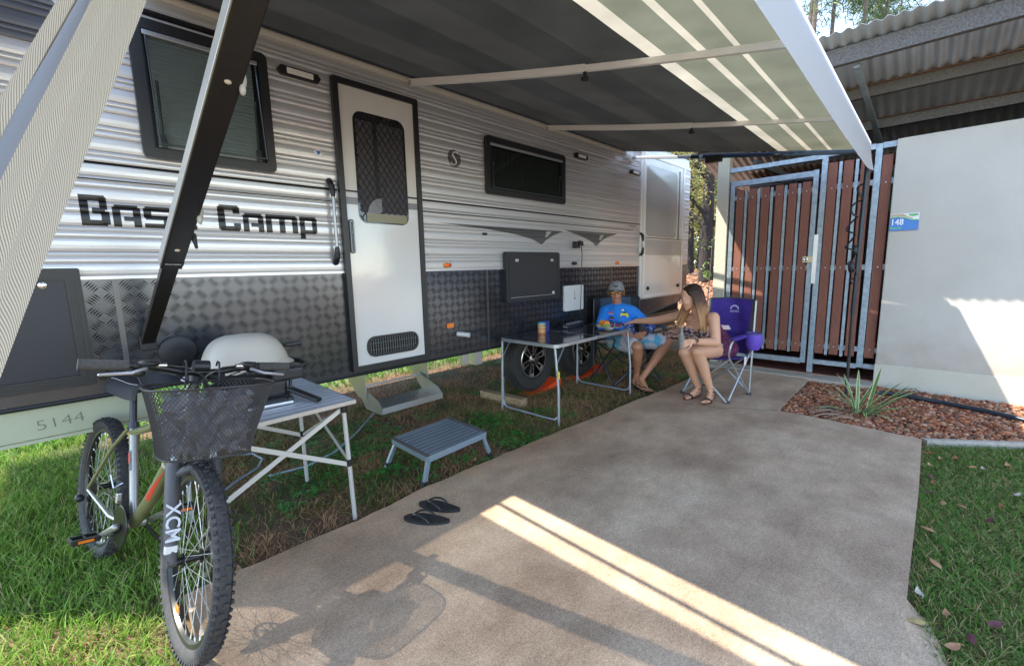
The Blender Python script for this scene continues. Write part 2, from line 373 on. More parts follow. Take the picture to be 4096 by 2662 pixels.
# gravel bed base + pebbles
def sleeper_y(x): return -0.016-(x-4.585)*1.44
k = MB(); k.prism([(4.655, 0.985, -0.058), (4.59, 0.0, -0.058), (5.7, sleeper_y(5.7), -0.058), (6.4, -2.6, -0.058), (6.4, 0.44, -0.058), (6.2, 1.0, -0.058)], (0, 0, 0.012))
setp(k.build("garden_bed", mat("bed_soil", (0.12, 0.06, 0.035), 0.95, noise=(30, (0.05, 0.025, 0.015), 0.8))), kind="structure")
def pebbles():
    bm = bmesh.new(); bmesh.ops.create_icosphere(bm, subdivisions=1, radius=1); bv = np.array([v.co[:] for v in bm.verts]); bf = np.array([[v.index for v in f.verts] for f in bm.faces]); bm.free()
    P = []
    while len(P) < 7500:
        x = RNG.uniform(4.6, 6.36); y = RNG.uniform(-2.4, 1.0)
        if y < sleeper_y(x)+0.03 or (x > 6.2 and y > 0.44) or (x < 4.6+0.065*y+0.03): continue
        if y < -1.4: continue
        P.append((x, y))
    P = np.array(P); n = len(P)
    s = RNG.uniform(0.009, 0.021, n)*np.where(RNG.random(n) < 0.06, 1.6, 1)
    sc = np.c_[s*RNG.uniform(0.9, 1.5, n), s*RNG.uniform(0.8, 1.1, n), s*RNG.uniform(0.5, 0.85, n)]
    an = RNG.uniform(0, 2*pi, n); V = bv[None]*(1+RNG.uniform(-.18, .18, (n, len(bv), 1)))*sc[:, None]
    tl = RNG.uniform(-.5, .5, n); y2 = V[..., 1]*np.cos(tl)[:, None]-V[..., 2]*np.sin(tl)[:, None]; z2 = V[..., 1]*np.sin(tl)[:, None]+V[..., 2]*np.cos(tl)[:, None]
    X = V[..., 0]*np.cos(an)[:, None]-y2*np.sin(an)[:, None]; Y = V[..., 0]*np.sin(an)[:, None]+y2*np.cos(an)[:, None]
    W = np.stack([X+P[:, 0, None], Y+P[:, 1, None], z2+(-0.045+RNG.uniform(0.004, 0.022, n))[:, None]], -1)
    pal = np.array([(0.30, 0.13, 0.07), (0.36, 0.19, 0.11), (0.22, 0.09, 0.05), (0.42, 0.27, 0.18), (0.16, 0.10, 0.08), (0.38, 0.30, 0.24), (0.11, 0.09, 0.09), (0.48, 0.36, 0.28)])
    c_ = pal[RNG.choice(len(pal), n, p=[.22, .2, .17, .13, .1, .08, .05, .05])]*RNG.uniform(0.7, 1.2, (n, 1))*np.array([1.05, .84, .70])
    C_ = np.repeat(c_, len(bv), 0); F = (bf[None]+(np.arange(n)*len(bv))[:, None, None]).reshape(-1, 3)
    o = fastmesh("gravel", W.reshape(-1, 3), F, C_, attr_mat("gravel_m", 0.75))
    for p in o.data.polygons: p.use_smooth = True
    setp(o, "orange brown river gravel filling the garden bed by the pale wall", "gravel")
pebbles()

# ---- grass
def blades(name, P, h, w, cols, lean, label, cat, bend=0.5, z0=None):
    """P (n,2) roots; 2-segment blades"""
    n = len(P); an = RNG.uniform(0, 2*pi, n); la = RNG.uniform(0, 2*pi, n); L = lean*RNG.uniform(0.2, 1.3, n)*h
    dx, dy = np.cos(an)*w/2, np.sin(an)*w/2; lx, ly = np.cos(la)*L, np.sin(la)*L
    z = np.full(n, -0.06) if z0 is None else z0
    r = np.stack([P[:, 0], P[:, 1], z], 1); W = np.stack([dx, dy, 0*dx], 1)
    m1 = r+np.stack([lx*0.35, ly*0.35, h*0.55], 1); tip = r+np.stack([lx, ly, h*(1-0.25*RNG.random(n))], 1)
    V = np.stack([r-W, r+W, m1+W*0.8, m1-W*0.8, tip], 1).reshape(-1, 3)
    b_ = (np.arange(n)*5)[:, None]; F = np.concatenate([b_+[0, 1, 2], b_+[0, 2, 3], b_+[3, 2, 4]], 0)
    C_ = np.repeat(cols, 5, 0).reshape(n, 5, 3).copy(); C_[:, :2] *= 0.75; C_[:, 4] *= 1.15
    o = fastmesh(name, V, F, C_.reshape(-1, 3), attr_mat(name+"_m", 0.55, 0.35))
    return setp(o, label, cat)
def pts(x0, x1, y0, y1, n, dens=None):
    P = np.c_[RNG.uniform(x0, x1, n), RNG.uniform(y0, y1, n)]
    if dens is not None: P = P[RNG.random(n) < dens(P[:, 0], P[:, 1])]
    return P
def vn(x, y, s, seed=0):
    """cheap value noise 0..1"""
    r = np.random.default_rng(seed).random((64, 64)); X = x*s+13; Y = y*s+7
    xi, yi = np.floor(X).astype(int), np.floor(Y).astype(int); fx, fy = X-xi, Y-yi; fx = fx*fx*(3-2*fx); fy = fy*fy*(3-2*fy)
    g_ = lambda i, j: r[i % 64, j % 64]
    return (g_(xi, yi)*(1-fx)+g_(xi+1, yi)*fx)*(1-fy)+(g_(xi, yi+1)*(1-fx)+g_(xi+1, yi+1)*fx)*fy
def slab_edge(x): return np.where(x < 0.22, -9, 2.31-np.clip(x-2.1, 0, 9)*0.057)
# lush lawn, left foreground
P = pts(-0.9, 1.6, 1.2, 6.5, 90000, lambda x, y: ((y > slab_edge(x)) & ((x < 0.16) | (y > 2.3)))*np.clip(1.0-(x-0.05)*1.9, 0.0, 1)*np.clip(1.3-(y-3)*0.3, 0.25, 1)*(0.35+0.65*(vn(x, y, 3.1) > 0.25)))
n = len(P); cg = np.array([(0.19, 0.33, 0.04), (0.25, 0.42, 0.07), (0.10, 0.21, 0.03), (0.36, 0.45, 0.11), (0.48, 0.41, 0.19)])[RNG.choice(5, n, p=[.32, .26, .22, .14, .06])]
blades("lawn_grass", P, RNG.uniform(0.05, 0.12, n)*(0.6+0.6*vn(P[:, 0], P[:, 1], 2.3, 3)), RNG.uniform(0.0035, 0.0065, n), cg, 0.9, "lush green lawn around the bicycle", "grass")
# thin worn lawn between the slab and the caravan
def wear(x, y):
    k = vn(x, y, 2.2, 5)*0.6+vn(x, y, 6, 6)*0.4
    return np.clip((k-0.26)*3.2, 0.38, 1)*(y > slab_edge(x)-0.01)*((x > 0.8) | (y > 2.2))
P = pts(0.5, 7.2, 2.0, 5.5, 120000, lambda x, y: wear(x, y)*np.clip(1.35-(y-2.9)*0.45, 0.15, 1))
n = len(P); t = vn(P[:, 0], P[:, 1], 3.3, 9)+RNG.uniform(-.3, .3, n)+.12
cg = np.where(t[:, None] > 0.58, np.array([(0.42, 0.25, 0.13)]), np.where(t[:, None] > 0.40, np.array([(0.24, 0.22, 0.06)]), np.array([(0.07, 0.17, 0.03)])))*RNG.uniform(0.6, 1.4, (n, 1))
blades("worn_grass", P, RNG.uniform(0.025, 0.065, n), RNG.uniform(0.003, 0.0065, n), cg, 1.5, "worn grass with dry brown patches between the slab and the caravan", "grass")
# clover leaves
def clover():
    P = pts(0.8, 5.6, 2.05, 4.0, 12000, lambda x, y: (y > slab_edge(x)+0.01)*np.clip((vn(x, y, 2.7, 21)*0.6+vn(x, y, 9, 22)*0.4-0.53)*8, 0, 1)); n = len(P)
    V = []; F = []; r = RNG.uniform(0.007, 0.014, n); z = -0.06+RNG.uniform(0.02, 0.05, n); a0 = RNG.uniform(0, 2*pi, n); Vs = []
    for q in range(3):
        an = a0+q*2*pi/3; c_ = np.stack([P[:, 0], P[:, 1], z], 1); d = np.stack([np.cos(an), np.sin(an), RNG.uniform(-.2, .35, n)], 1); e = np.stack([-np.sin(an), np.cos(an), RNG.uniform(-.2, .2, n)], 1)
        Vs.append(np.stack([c_, c_+d*r[:, None]*1.1+e*r[:, None]*0.75, c_+d*r[:, None]*1.5, c_+d*r[:, None]*1.1-e*r[:, None]*0.75], 1))
    V = np.concatenate(Vs, 0).reshape(-1, 3); F = np.arange(len(V)).reshape(-1, 4)
    cl = np.tile(np.repeat(np.array([(0.055, 0.26, 0.04)])*RNG.uniform(0.6, 1.7, (n, 1)), 4, 0).reshape(n, 4, 3), (3, 1, 1)).reshape(-1, 3)
    setp(fastmesh("clover", V, F, cl, attr_mat("clover_m", 0.5, 0.3), ncorner=4), "patches of dark green clover among the worn grass", "clover")
clover()
# right lawn
P = pts(1.4, 5.3, -2.2, 0.0, 130000, lambda x, y: (y < np.minimum(-0.03, -0.03-(x-4.57)*1.44))*np.clip(1.2+(y+0.8)*0.6, 0.2, 1)*np.where((x < 2.3) & (y > -0.02-0.12*np.sin(np.clip((2.35-x)/0.85, 0, 1)*3)), 0.03, 1))
n = len(P); cg = np.array([(0.09, 0.20, 0.03), (0.15, 0.29, 0.05), (0.05, 0.12, 0.022), (0.26, 0.29, 0.09), (0.46, 0.34, 0.17)])[RNG.choice(5, n, p=[.28, .26, .16, .15, .15])]
blades("side_lawn_grass", P, RNG.uniform(0.02, 0.055, n), RNG.uniform(0.003, 0.0055, n), cg, 1.3, "short green lawn beyond the timber edging beside the slab", "grass")
# bright lawn beyond the caravan seen beneath it
P = pts(-2, 10, 5.3, 14, 42000); n = len(P); cg = np.array([(0.10, 0.24, 0.03)])*RNG.uniform(0.6, 1.4, (n, 1))
blades("far_lawn_grass", P, RNG.uniform(0.06, 0.14, n), RNG.uniform(0.012, 0.02, n), cg, 0.8, "bright green lawn on the far side of the caravan", "grass")
# leaf litter behind the building
def litter():
    n = 16000; P = np.c_[8.4+16*RNG.random(n)**1.6, RNG.uniform(1.5, 8, n)]; an = RNG.uniform(0, 2*pi, n); L = RNG.uniform(0.03, 0.09, n)
    c_ = np.c_[P, np.array([gz(*p) for p in P])-0.05+RNG.uniform(0, 0.03, n)]; d = np.c_[np.cos(an), np.sin(an), RNG.uniform(-.3, .3, n)]*L[:, None]; e = np.c_[-np.sin(an), np.cos(an), RNG.uniform(-.5, .5, n)]*L[:, None]*0.3
    V = np.stack([c_-d, c_+e, c_+d, c_-e], 1).reshape(-1, 3); pal = np.array([(0.40, 0.20, 0.11), (0.30, 0.13, 0.07), (0.52, 0.36, 0.26), (0.2, 0.1, 0.06)])
    C_ = np.repeat(pal[RNG.choice(4, n)], 4, 0)
    setp(fastmesh("leaf_litter", V, np.arange(4*n).reshape(-1, 4), C_, attr_mat("litter_m", 0.8), ncorner=4), "orange brown leaf litter on the ground under the far trees", "leaf litter")
litter()

# timber sleeper edging
m_sleeper = mat("grey_timber", (0.42, 0.38, 0.32), 0.85, noise=(18, (0.30, 0.26, 0.21), 0.9), bump=(60, 0.3))
d_ = Vector((0.385, -0.555, 0)).normalized(); n_ = Vector((d_.y, -d_.x, 0))
k = MB(); p0 = Vector((4.60, -0.05, -0.055)); k.obox(p0+n_*-0.03, p0+n_*-0.03+d_*2.6, (0, 0, 1), 0.10, 0.05, 0.006)
for i in range(3): k.obox(p0+n_*(-0.0035)+d_*0.02+Vector((0, 0, -.02+.02*i)), p0+n_*(-0.0035)+d_*2.5+Vector((0, 0, -.02+.02*i+.004)), (0, 0, 1), 0.002, 0.004)
setp(k.build("timber_edging", m_sleeper), "weathered grey timber sleeper edging between gravel and side lawn", "edging")

# fallen leaves
def leaf_at(x, y, col, label, size, ang, z=-0.015, curl=0.25):
    k = MB(); L = size*.74; W = size*0.34; n = 7; vs = []; fs = []
    for i in range(n+1):
        t = i/n; w = W*sin(pi*t**0.8)*0.5; xx = (t-0.5)*L; zz = curl*L*(t-0.5)**2*2
        for j in (-1, 0, 1): vs.append((xx, w*j, zz+abs(j)*w*0.35*(1 if curl > 0 else -1)+0.002))
    for i in range(n):
        for j in range(2): fs.append((i*3+j, (i+1)*3+j, (i+1)*3+j+1, i*3+j+1))
    for i in range(n):
        pass
    k.xf = Matrix.Translation((x, y, z)) @ Matrix.Rotation(ang, 4, 'Z') @ Matrix.Rotation(random.uniform(-.35, .35), 4, 'X')
    k.add(vs, fs); k.tube([(-L*0.5, 0, curl*L*0.5+.002), (-L*0.68, 0.004, curl*L*0.4)], 0.0012, 5)
    nm = {0: "leaf_rust", 1: "leaf_tan", 2: "leaf_purple", 3: "leaf_yellow", 4: "leaf_pale"}[col]
    cc_ = {0: (0.30, 0.09, 0.04), 1: (0.42, 0.22, 0.11), 2: (0.12, 0.03, 0.04), 3: (0.45, 0.33, 0.13), 4: (0.5, 0.45, 0.36)}[col]
    o = k.build("fallen_leaf", mat(nm, cc_, 0.6, noise=(60, tuple(q*0.55 for q in cc_), 0.8)), smooth=True)
    setp(o, label, "leaf", "fallen leaves along the slab and lawn")
LV = [(4.32, -0.052, 0, "dark rust leaf wedged at the corner of slab and timber edging", .09, 1.9), (4.06, -0.07, 3, "yellow leaf against the slab edge nearest the timber edging", .085, .4),
 (3.88, -0.075, 2, "large purple brown leaf below the yellow leaf by the slab edge", .1, .3), (3.74, -0.085, 0, "bright orange rust leaf under the large purple brown one", .08, .1),
 (3.56, -0.07, 2, "dull purple leaf standing up against the slab edge", .085, 1.6), (3.48, -0.13, 1, "tan leaf lying just off the slab below the dull purple leaf", .08, .1),
 (3.50, -0.21, 1, "round pinkish tan leaf alone in the middle of the side lawn", .075, 1.2), (3.08, -0.07, 1, "pink tan leaf leaning on the slab edge halfway down the lawn", .10, 1.2),
 (2.74, -0.105, 1, "broad brown leaf with a dark shadow near the slab", .115, .5), (2.41, -0.055, 4, "crumpled whitish leaf touching the slab edge", .09, .3),
 (2.22, -0.055, 3, "yellow leaf on the bare concrete footing", .095, 2.2), (2.13, -0.15, 1, "curled tan leaf just past the concrete footing", .09, 2.4),
 (2.25, -0.205, 2, "dull mauve leaf beside the curled tan one", .085, .1), (2.38, -0.27, 2, "dark purple curled leaf out in the grass level with the footing", .09, 2.5),
 (3.62, -0.375, 0, "folded red leaf in the side lawn", .075, .2), (4.20, -0.275, 1, "small orange tan leaf below the timber edging", .075, 2.5),
 (4.22, -0.33, 4, "greyish white leaf right of the small orange tan one", .07, .1), (4.38, -0.455, 1, "large salmon leaf lying out from the middle of the edging", .11, .2),
 (4.30, -0.456, 0, "rust brown leaf just in front of the large salmon leaf", .06, .9), (3.85, -0.45, 4, "pale leaf far out on the side lawn away from the slab", .09, 2.6),
 (4.31, -0.20, 0, "long dark rust leaf lying below the middle of the edging", .10, .1), (4.24, -0.12, 1, "narrow tan leaf close to the start of the edging", .08, .2),
 (3.36, -0.31, 2, "grey purple leaf in the deep grass", .09, 2.6), (2.34, -0.14, 1, "faded tan leaf half sunk in the grass by the footing", .07, .1),
 (2.04, 2.40, 1, "split tan leaf in the grass behind the step stool", .12, .5, -.03), (1.97, 2.37, 0, "orange leaf standing by the slab behind the stool", .08, 1.3, -.03),
 (0.52, 2.47, 0, "brown leaf in the grass just behind the front wheel", .10, .5, -.03), (0.46, 2.33, 1, "curled tan leaf at the slab corner beside the front wheel", .10, 1.2, -.03),
 (-0.02, 1.80, 3, "long dry yellow leaf in the bright grass beside the front wheel", .16, .7, .0), (-0.17, 1.86, 4, "small pale leaf in the bright grass beyond the dry yellow one", .10, 1.2, .01), (4.68, 1.0, 0, "orange rust leaf on the gravel corner by the slab notch", .11, .3, -.03),
 (4.63, 2.22, 1, "orange brown leaf on the grass by the man's foot", .09, .4, -.03)]
for q in LV: leaf_at(q[0], q[1], q[2], q[3], q[4], q[5], q[6] if len(q) > 6 else -0.018, random.choice((.3, .5, -.2)))
# ================================================================== CARAVAN
YC = 3.24
m_silver = mat("silver_cladding", (0.56, 0.56, 0.57), 0.30, 0.5, bump=(260, 0.03))
m_skirt = mat("black_tread_plate", (0.11, 0.12, 0.14), 0.2, 0.8, noise=(1.6, (0.055, 0.062, 0.074), 0.8))
m_bar = mat("tread_bar", (0.022, 0.023, 0.026), 0.2, 0.6)
m_trimblk = mat("black_trim", (0.015, 0.016, 0.018), 0.38)
m_blk_text = mat("black_decal", (0.008, 0.008, 0.010), 0.3)
m_grey_decal = mat("grey_decal", (0.10, 0.10, 0.105), 0.35, 0.2)
m_glass = mat("dark_glass", (0.010, 0.013, 0.014), 0.06, coat=0.3)
PITCH = 0.131
PROF = [(0.0, 0.0), (0.04, 0.0062), (0.14, 0.0084), (0.28, 0.0095), (0.42, 0.0088), (0.50, 0.0072), (0.535, 0.0025), (0.57, 0.0065), (0.64, 0.0086), (0.71, 0.0088), (0.775, 0.0070), (0.81, 0.0025), (0.845, 0.0068), (0.90, 0.0078), (0.97, 0.0062)]
def sid(z):
    t = ((z-1.4)/PITCH) % 1.0; P = PROF+[(1.0, 0.0)]
    for i in range(len(P)-1):
        if P[i][0] <= t <= P[i+1][0]:
            f = (t-P[i][0])/(P[i+1][0]-P[i][0]); return YC-(P[i][1]*(1-f)+P[i+1][1]*f)
    return YC
def breaks(z0, z1):
    zs = {round(z0, 5), round(z1, 5)}
    for k in range(-2, 16):
        for t, _ in PROF:
            z = 1.4+(k+t)*PITCH
            if z0 < z < z1: zs.add(round(z, 5))
    return sorted(zs)
def siding(mb, x0, x1, z0, z1):
    zs = breaks(z0, z1); vs = []
    for z in zs: vs += [(x0, sid(z), z), (x1, sid(z), z)]
    mb.add(vs, [(2*i, 2*i+1, 2*i+3, 2*i+2) for i in range(len(zs)-1)])
def decal(mb, xl, xr, z0, z1, extra=0):
    """strip following the ribs; xl,xr functions of z or numbers"""
    fl = xl if callable(xl) else (lambda z: xl); fr = xr if callable(xr) else (lambda z: xr)
    zs = breaks(z0, z1)
    if callable(xl) or callable(xr):
        zs = sorted(set(zs) | {z0+(z1-z0)*i/extra for i in range(extra+1)}) if extra else zs
    vs = []
    for z in zs: y = sid(z)-0.0013; vs += [(fl(z), y, z), (fr(z), y, z)]
    mb.add(vs, [(2*i, 2*i+1, 2*i+3, 2*i+2) for i in range(len(zs)-1)])

van = thing("caravan", "long silver ribbed touring caravan with black tread plate skirt and white entry door", "caravan", (3.3, 4.4, -0.05))
# silver cladding: one plane (the entry door, boot door and hatches sit proud of it)
k = MB(); siding(k, -0.8, 6.10, 1.4, 3.02); siding(k, 7.60, 7.85, 1.4, 3.02)
k.build("cladding", m_silver, van)
k = MB(); k.box(-0.8, 7.85, YC+0.004, 5.45, 0.80, 3.16, 0.04); k.build("shell", mat("shell_grey", (0.55, 0.55, 0.56), 0.4, 0.3), van)
k = MB(); k.box(-0.8, 6.12, YC-0.018, YC+.002, 1.388, 1.404); k.box(-0.8, 6.1, YC-0.024, YC, 3.0, 3.05); k.build("trim_strip", m_alu, van)
k = MB(); k.box(6.10, 6.135, YC-0.028, YC+0.002, 0.90, 3.05, 0.004); k.build("corner_moulding", m_white, van)
# skirt: black tread plate with raised bars
def bottom(x):
    if x < 0.85: return 0.765
    if x < 1.2: return 0.765-(x-0.85)/0.35*0.165
    if x < 6.0: return 0.60
    return 0.60+(x-6.0)*0.11
k = MB(); xs = [-0.8, 0.85, 0.95, 1.08, 1.2, 6.0, 6.1]; vs = []
for x in xs: vs += [(x, YC-0.004, bottom(x)), (x, YC-0.004, 1.388)]
k.add(vs, [(2*i, 2*i+2, 2*i+3, 2*i+1) for i in range(len(xs)-1)])
vs = [(7.60, YC-0.004, 0.77), (7.85, YC-.004, .80), (7.85, YC-.004, 1.388), (7.6, YC-.004, 1.388)]; k.add(vs, [(0, 1, 2, 3)])
k.add([(6.1, YC-.004, .61), (7.6, YC-.004, .775), (7.6, YC-.004, .88), (6.1, YC-.004, .88)], [(0, 1, 2, 3)])
skirt = k.build("tread_plate_skirt", m_skirt, van)
cell = 0.069; V = []; F = []
for i in range(int(6.9/cell)):
    for j in range(12):
        cx = -0.79+(i+0.5)*cell; cz = 1.385-(j+0.5)*cell
        if cz-cell/2 < bottom(cx)+0.012: continue
        if cx > 6.07: continue
        if 1.53 < cx < 2.27 or cx < .12 and cz > .82: continue
        o = (i+j) % 2; dx, dz = (0.70710, 0.70710) if o else (0.70710, -0.70710)
        for q in range(5):
            of = (q-2)*0.0118; px, pz = cx-dz*of, cz+dx*of; L = 0.0275*(1-0.04*abs(q-2)); w = 0.0031
            b0 = len(V)
            V += [(px-dx*L, YC-.0041, pz-dz*L), (px+dz*w, YC-.0041, pz-dx*w), (px+dx*L, YC-.0041, pz+dz*L), (px-dz*w, YC-.0041, pz+dx*w), (px-dx*L*.6, YC-.0075, pz-dz*L*.6), (px+dx*L*.6, YC-.0075, pz+dz*L*.6)]
            F += [(b0, b0+1, b0+5, b0+4), (b0+1, b0+2, b0+5), (b0+2, b0+3, b0+4, b0+5), (b0+3, b0, b0+4)]
k = MB(); k.add(V, F); k.build("raised_tread_bars", m_bar, skirt)
k = MB()
for x in (0.238, 3.0, 5.32): k.box(x-0.012, x+0.012, YC-0.010, YC-0.0042, bottom(x), 1.386)
k.build("joint_strip", mat("strip_grey", (0.12, 0.12, 0.125), 0.3, 0.8), skirt)
k = MB(); pl = []
for x in (-0.8, 0.85, 0.95, 1.08, 1.2, 6.0, 7.85): pl.append((x, YC-0.002, bottom(x)-0.006))
k.tube(pl, 0.013, 8); k.build("bottom_rail", m_trimblk, skirt)
k = MB(); k.box(0.9, 7.6, YC+0.03, 5.4, 0.62, 0.82); k.build("underfloor", mat("under_black", (0.01, 0.01, 0.01), 0.9), van)
# pale chassis panel at the near end, hand marked 5144
m_chas = mat("pale_green_beam", (0.42, 0.46, 0.34), 0.55, 0.2, noise=(6, (0.36, 0.38, 0.28), 0.8))
k = MB(); k.box(-2.2, 0.34, YC+0.02, YC+0.06, 0.585, 0.76, 0.004); k.box(-2.2, 0.34, YC+.02, YC+.16, .565, .583); ch = k.build("chassis_beam", m_chas, van)
text("5144", 0.075, frame3((-0.055, YC+0.0193, 0.655), (1, 0, .06), (0, 0, 1)), mat("scratch_ink", (0.16, 0.17, 0.12), 0.8), "hand_marking", ch, 0.0003, -0.0012, 1.25)

# BASE CAMP lettering in blocky strokes (follows the ribs)
def letters():
    zb, zt, zs = 1.668, 1.826, 1.785
    def B(k, x0, x1):
        w = 0.034; decal(k, x0, x0+w, zb, zt); decal(k, x0+w, x1-0.012, zt-0.03, zt); decal(k, x0+w, x1-0.012, zb, zb+0.03); decal(k, x0+w+.012, x1-0.016, 1.732, 1.762)
        decal(k, x1-0.036, x1-0.006, 1.752, zt-0.008); decal(k, x1-0.034, x1, zb+0.008, 1.745)
    def A(k, x0, x1):
        w = 0.033; decal(k, x0, x0+w, zb, zs-0.012); decal(k, x1-w, x1, zb, zs-0.012); decal(k, x0+0.01, x1-0.01, zs-0.028, zs); decal(k, x0+w+0.012, x1-w, 1.70, 1.724)
    def S(k, x0, x1):
        w = 0.034; decal(k, x0+0.008, x1, zs-0.026, zs); decal(k, x0, x0+w, 1.722, zs-0.01); decal(k, x0+0.006, x1-0.006, 1.712, 1.736); decal(k, x1-w, x1, zb+0.01, 1.73); decal(k, x0, x1-0.008, zb, zb+0.024)
    def E_(k, x0, x1):
        w = 0.034; decal(k, x0, x0+w, zb, zs); decal(k, x0+w, x1, zs-0.026, zs); decal(k, x0+w, x1-.01, 1.714, 1.737); decal(k, x0+w, x1, zb, zb+0.024)
    def C_(k, x0, x1):
        w = 0.038; decal(k, x0, x0+w, zb+0.01, zt-0.01); decal(k, x0+0.01, x1-0.008, zt-0.03, zt); decal(k, x0+0.01, x1-0.008, zb, zb+0.03); decal(k, x1-w, x1, 1.775, zt-0.01); decal(k, x1-w, x1, zb+0.01, 1.718)
    def M_(k, x0, x1):
        w = 0.036; m_ = (x0+x1)/2
        for a_ in (x0, m_-w/2, x1-w): decal(k, a_, a_+w, zb, zs-0.01)
        decal(k, x0, x1-0.01, zs-0.028, zs)
    def P_(k, x0, x1):
        w = 0.034; decal(k, x0, x0+w, zb-0.035, zs); decal(k, x0+w, x1-0.008, zs-0.028, zs); decal(k, x1-w, x1, zb+0.008, zs-0.01); decal(k, x0+w, x1-0.008, zb, zb+0.026)
    for f, a_, b_ in ((B, .145, .258), (A, .270, .388), (S, .401, .520), (E_, .533, .645), (C_, .757, .878), (A, .893, 1.013), (M_, 1.027, 1.228), (P_, 1.243, 1.36)):
        k = MB(); f(k, a_, b_); k.build("letter", m_blk_text, van)
letters()
# dark swash high at the left, stripes and bird shapes
k = MB(); decal(k, -0.79, 1.53, 1.985, 1.999); decal(k, 2.25, 6.10, 1.985, 1.999); decal(k, 2.25, 5.9, 1.895, 1.902); decal(k, 0.15, 1.53, 1.905, 1.912)
decal(k, -0.79, 1.0, 2.80, 2.835); k.build("pinstripe", m_blk_text, van)
k = MB()
decal(k, lambda z: -0.30+(z-2.3)*0.25, lambda z: -0.22+(z-2.3)*0.25, 2.35, 2.62, 6); decal(k, lambda z: -0.40-0.15*sin(pi*(z-2.45)/0.35), lambda z: 0.10+0.12*sin(pi*(z-2.45)/0.35), 2.52, 2.95, 10)
k.build("grey_swirl", mat("swirl_grey", (0.12, 0.13, 0.16), 0.3, 0.3), van)
def lerp(z, P):
    for i in range(len(P)-1):
        if P[i][0] <= z <= P[i+1][0]: f = (z-P[i][0])/(P[i+1][0]-P[i][0]+1e-9); return P[i][1]*(1-f)+P[i+1][1]*f
    return P[0][1] if z < P[0][0] else P[-1][1]
k = MB(); decal(k, lambda z: lerp(z, [(1.655, 3.84), (1.70, 3.70), (1.745, 3.45), (1.78, 3.05), (1.812, 2.4)]), lambda z: lerp(z, [(1.655, 3.86), (1.70, 3.92), (1.76, 4.06), (1.80, 4.2), (1.812, 4.24)]), 1.655, 1.812, 12); k.build("grey_swoop", m_grey_decal, van)
k = MB(); decal(k, lambda z: lerp(z, [(1.66, 4.94), (1.72, 4.80), (1.77, 4.60), (1.84, 4.22)]), lambda z: lerp(z, [(1.66, 4.96), (1.72, 5.05), (1.78, 5.22), (1.825, 5.45), (1.84, 5.43)]), 1.66, 1.832, 12); k.build("grey_swoop", m_grey_decal, van)
m_pale_decal = mat("pale_decal", (0.45, 0.46, 0.44), 0.35, 0.2)
k = MB()
for x in (3.93, 5.03): decal(k, lambda z: x+(z-1.74)*0.5-0.02, lambda z: x+(z-1.74)*1.4+0.02, 1.735, 1.80, 5)
k.v = [(q[0], q[1]-.001, q[2]) for q in k.v]; k.build("pale_fleck", m_pale_decal, van)
# round S emblem
def disc(mb, cx, cz, r, f0, f1, n=10):
    decal(mb, lambda z: cx+f0*math.sqrt(max(0, r*r-(z-cz)**2)), lambda z: cx+f1*math.sqrt(max(0, r*r-(z-cz)**2)), cz-r, cz+r, n)
k = MB(); disc(k, 2.643, 2.385, 0.075, -1, 1, 14); em = k.build("round_emblem", m_grey_decal, van)
k = MB()
cx, cz = 2.643, 2.385
path = [(0.045, 0.045), (0.02, 0.058), (-0.01, 0.05), (-0.022, 0.028), (-0.005, 0.008), (0.012, -0.012), (0.02, -0.035), (0.005, -0.055), (-0.025, -0.058), (-0.045, -0.042)]
k.tube([(cx+p[0], YC-0.0105, cz+p[1]) for p in path], 0.009, 6); k.build("emblem_curve", mat("emblem_pale", (0.6, 0.6, 0.6), 0.35, 0.3), em)
k = MB(); disc(k, 1.412, 2.232, 0.028, -1, 1, 8); st = k.build("round_sticker", m_white, van)
k = MB(); k.prism([(1.394, YC-.0115, 2.244), (1.43, YC-.0115, 2.244), (1.428, YC-.0115, 2.236), (1.412, YC-.0115, 2.216)], (0, -0.0006, 0)); k.build("blue_mark", mat("blue_ink", (0.03, 0.09, 0.4), .5), st)
text("by Supreme", 0.042, frame3((5.87, YC-0.0115, 1.955), (1, 0, 0), (0, 0, 1)), m_grey_decal, "small_lettering", van, 0.0003)

